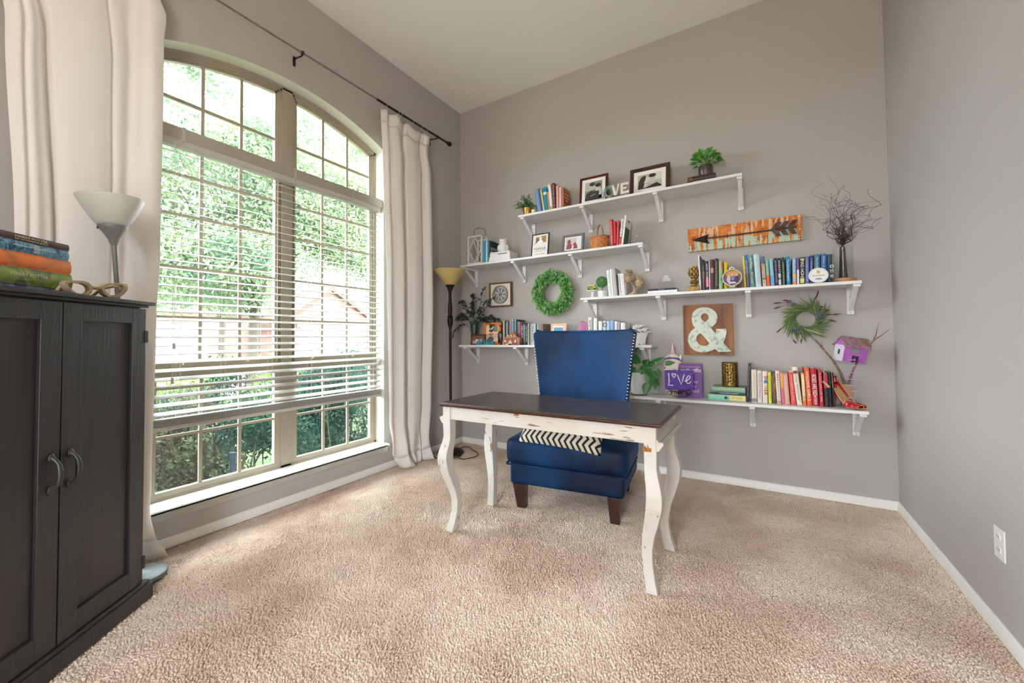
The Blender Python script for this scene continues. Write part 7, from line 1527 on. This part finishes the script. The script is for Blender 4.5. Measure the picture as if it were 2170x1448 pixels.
def tree(label, base, trunk, limbs, blobs, n, size, m, seed, group='trees across the front yard'):
    o = thing('tree', label, 'tree', base, group); b = MB(); rr = random.Random(seed); bx, by, bz = base; H_ = trunk
    b.tube([(bx, by, bz), (bx + .05, by, bz + H_ * .3), (bx - .04, by + .08, bz + H_ * .65), (bx, by + .1, bz + H_)], [.17, .14, .12, .10], 10)
    for i in range(limbs):
        c = rr.choice(blobs)[0]; s = Vector((bx, by + .08, bz + H_ * rr.uniform(.6, 1))); e = Vector(c) + Vector((rr.uniform(-.4, .4), rr.uniform(-.6, .6), rr.uniform(0, .7))); m_ = s.lerp(e, .5) + Vector((0, 0, rr.uniform(-.2, .3)))
        b.tube([s.lerp(m_, t).lerp(m_.lerp(e, t), t) for t in (0, .25, .5, .75, 1)], [.06, .045, .032, .02, .008], 6)
    b.build('trunk', BARK, o, smooth=True); leaf_cloud('foliage', blobs, n, size, m, o, seed, .25); return o
def crown(cx, cy, cz, rx, ry, rz, k, seed, q0=.9, q1=1.5):
    rr = random.Random(seed); out = []
    while len(out) < k:
        u, v, w = rr.uniform(-1, 1), rr.uniform(-1, 1), rr.uniform(-1, 1)
        if u * u + v * v + w * w < 1:
            q = rr.uniform(q0, q1); pp = proj(cx + u * rx, cy + v * ry, cz + w * rz)
            if abs(pp[0] - 548) < 62 and abs(pp[1] - 175) < 75: continue
            out.append(((cx + u * rx, cy + v * ry, cz + w * rz), (q, q * 1.1, q * .62)))
    return out
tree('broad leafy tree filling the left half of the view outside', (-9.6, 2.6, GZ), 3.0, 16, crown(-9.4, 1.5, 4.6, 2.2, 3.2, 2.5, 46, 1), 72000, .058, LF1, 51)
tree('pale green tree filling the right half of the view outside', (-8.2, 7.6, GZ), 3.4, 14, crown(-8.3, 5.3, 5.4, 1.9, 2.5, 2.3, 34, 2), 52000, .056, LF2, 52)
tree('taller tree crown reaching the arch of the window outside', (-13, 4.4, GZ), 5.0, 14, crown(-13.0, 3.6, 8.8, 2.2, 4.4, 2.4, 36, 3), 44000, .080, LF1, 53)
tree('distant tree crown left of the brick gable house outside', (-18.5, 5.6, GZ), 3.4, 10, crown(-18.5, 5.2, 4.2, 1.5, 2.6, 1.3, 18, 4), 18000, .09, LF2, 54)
# house across the street: brick gable with a sash window and garage
BRK = mat('#7a5f54', .9, name='pale_brick', c2='#6b5249', cs=(3, 9, 14), cd=3); RF = mat('#44362d', .9, name='roof_shingle', c2='#4e3f34', cs=6); WT = mat('#b5b2ac', .6, name='exterior_white')
hs = thing('brick_house', 'pale brick house with a gabled front and sash window across the street', 'house', (-27, 16, GZ)); X = -25.0
def PX(px, py, x=X): p = at(px, py, x=x); return (p.y, p.z)
pk = PX(699, 617); eL = PX(600, 686); eR = PX(778, 676); gl = [(eL[0], GZ), (eR[0], GZ), (eR[0], eR[1]), pk, (eL[0], eL[1])]
def yz_prism(b, pts, x0, x1): n = len(pts); b.add([(x0, y, z) for y, z in pts] + [(x1, y, z) for y, z in pts], [tuple(range(n)), tuple(range(2 * n - 1, n - 1, -1))] + [(i, (i + 1) % n, n + (i + 1) % n, n + i) for i in range(n)])
b = MB(); yz_prism(b, gl, -33, X); b.build('gable_wall', BRK, hs)
b = MB()
for e_, s in ((eL, -1), (eR, 1)):
    o_ = (e_[0] + s * .5, e_[1] - .28); yz_prism(b, [(pk[0], pk[1]), (pk[0], pk[1] + .30), (o_[0], o_[1] + .30), (o_[0], o_[1])], -33, X + .35)
b.build('gable_roof', RF, hs)
b = MB(); b.box((-36, 21.5, GZ), (-27.5, 34, 3.0)); b.box((-36, 2.0, GZ), (-28.5, 12.0, 3.0)); b.build('side_walls', BRK, hs)
b = MB(); yz_prism(b, [(1.4, 3.0), (35, 3.0), (33, 5.6), (4.0, 5.6)], -35, -28.2); b.build('main_roof', mat('#6b605a', .9, name='roof_shingle_far', c2='#5f554f', cs=5), hs)
w0, w1 = PX(684, 633), PX(696, 661); b = MB(); b.box((X - .02, w0[0], w1[1]), (X + .06, w1[0], w0[1])); wf = b.build('window_trim', WT, hs)
b = MB(); b.box((X + .06, w0[0] + .10, w1[1] + .10), (X + .07, w1[0] - .10, w0[1] - .10)); b.build('pane', mat('#8fa6b5', .15, name='far_glass'), wf)
b = MB(); ym = (w0[0] + w1[0]) / 2; b.box((X + .07, ym - .02, w1[1]), (X + .09, ym + .02, w0[1]))
for k in range(1, 4): z = w1[1] + (w0[1] - w1[1]) * k / 4; b.box((X + .07, w0[0], z - .02), (X + .09, w1[0], z + .02))
b.build('muntins', WT, wf)
b = MB(); b.box((X, eL[0] + 1.2, GZ), (X + .05, eR[0] - 1.0, 2.0)); b.build('garage_door', mat('#8a8078', .6, name='garage_cream'), hs)
b = MB(); b.box((X + .05, eL[0] + .9, 1.98), (X + .12, eR[0] - .7, 2.25)); b.build('garage_lintel', mat('#6b524a', .8, name='brick_band'), hs)
b = MB().box((-28.45, 4.0, GZ), (-28.3, 9.0, 2.1)); b.build('garage_door', mat('#a09a92', .6, name='garage_white'), hs)
# small dark garden post by the left sash
p = at(493, 985, x=-.62); o = tag(MB().box((p.x - .02, p.y - .012, GZ), (p.x + .02, p.y + .012, p.z + .06)).box((p.x - .025, p.y - .018, p.z + .055), (p.x + .025, p.y + .018, p.z + .09)).build('garden_light', mat('#1c2a38', .5, name='dark_blue_metal'), bevel=.003), 'small dark blue garden stake light outside the left lower sash', 'garden light')
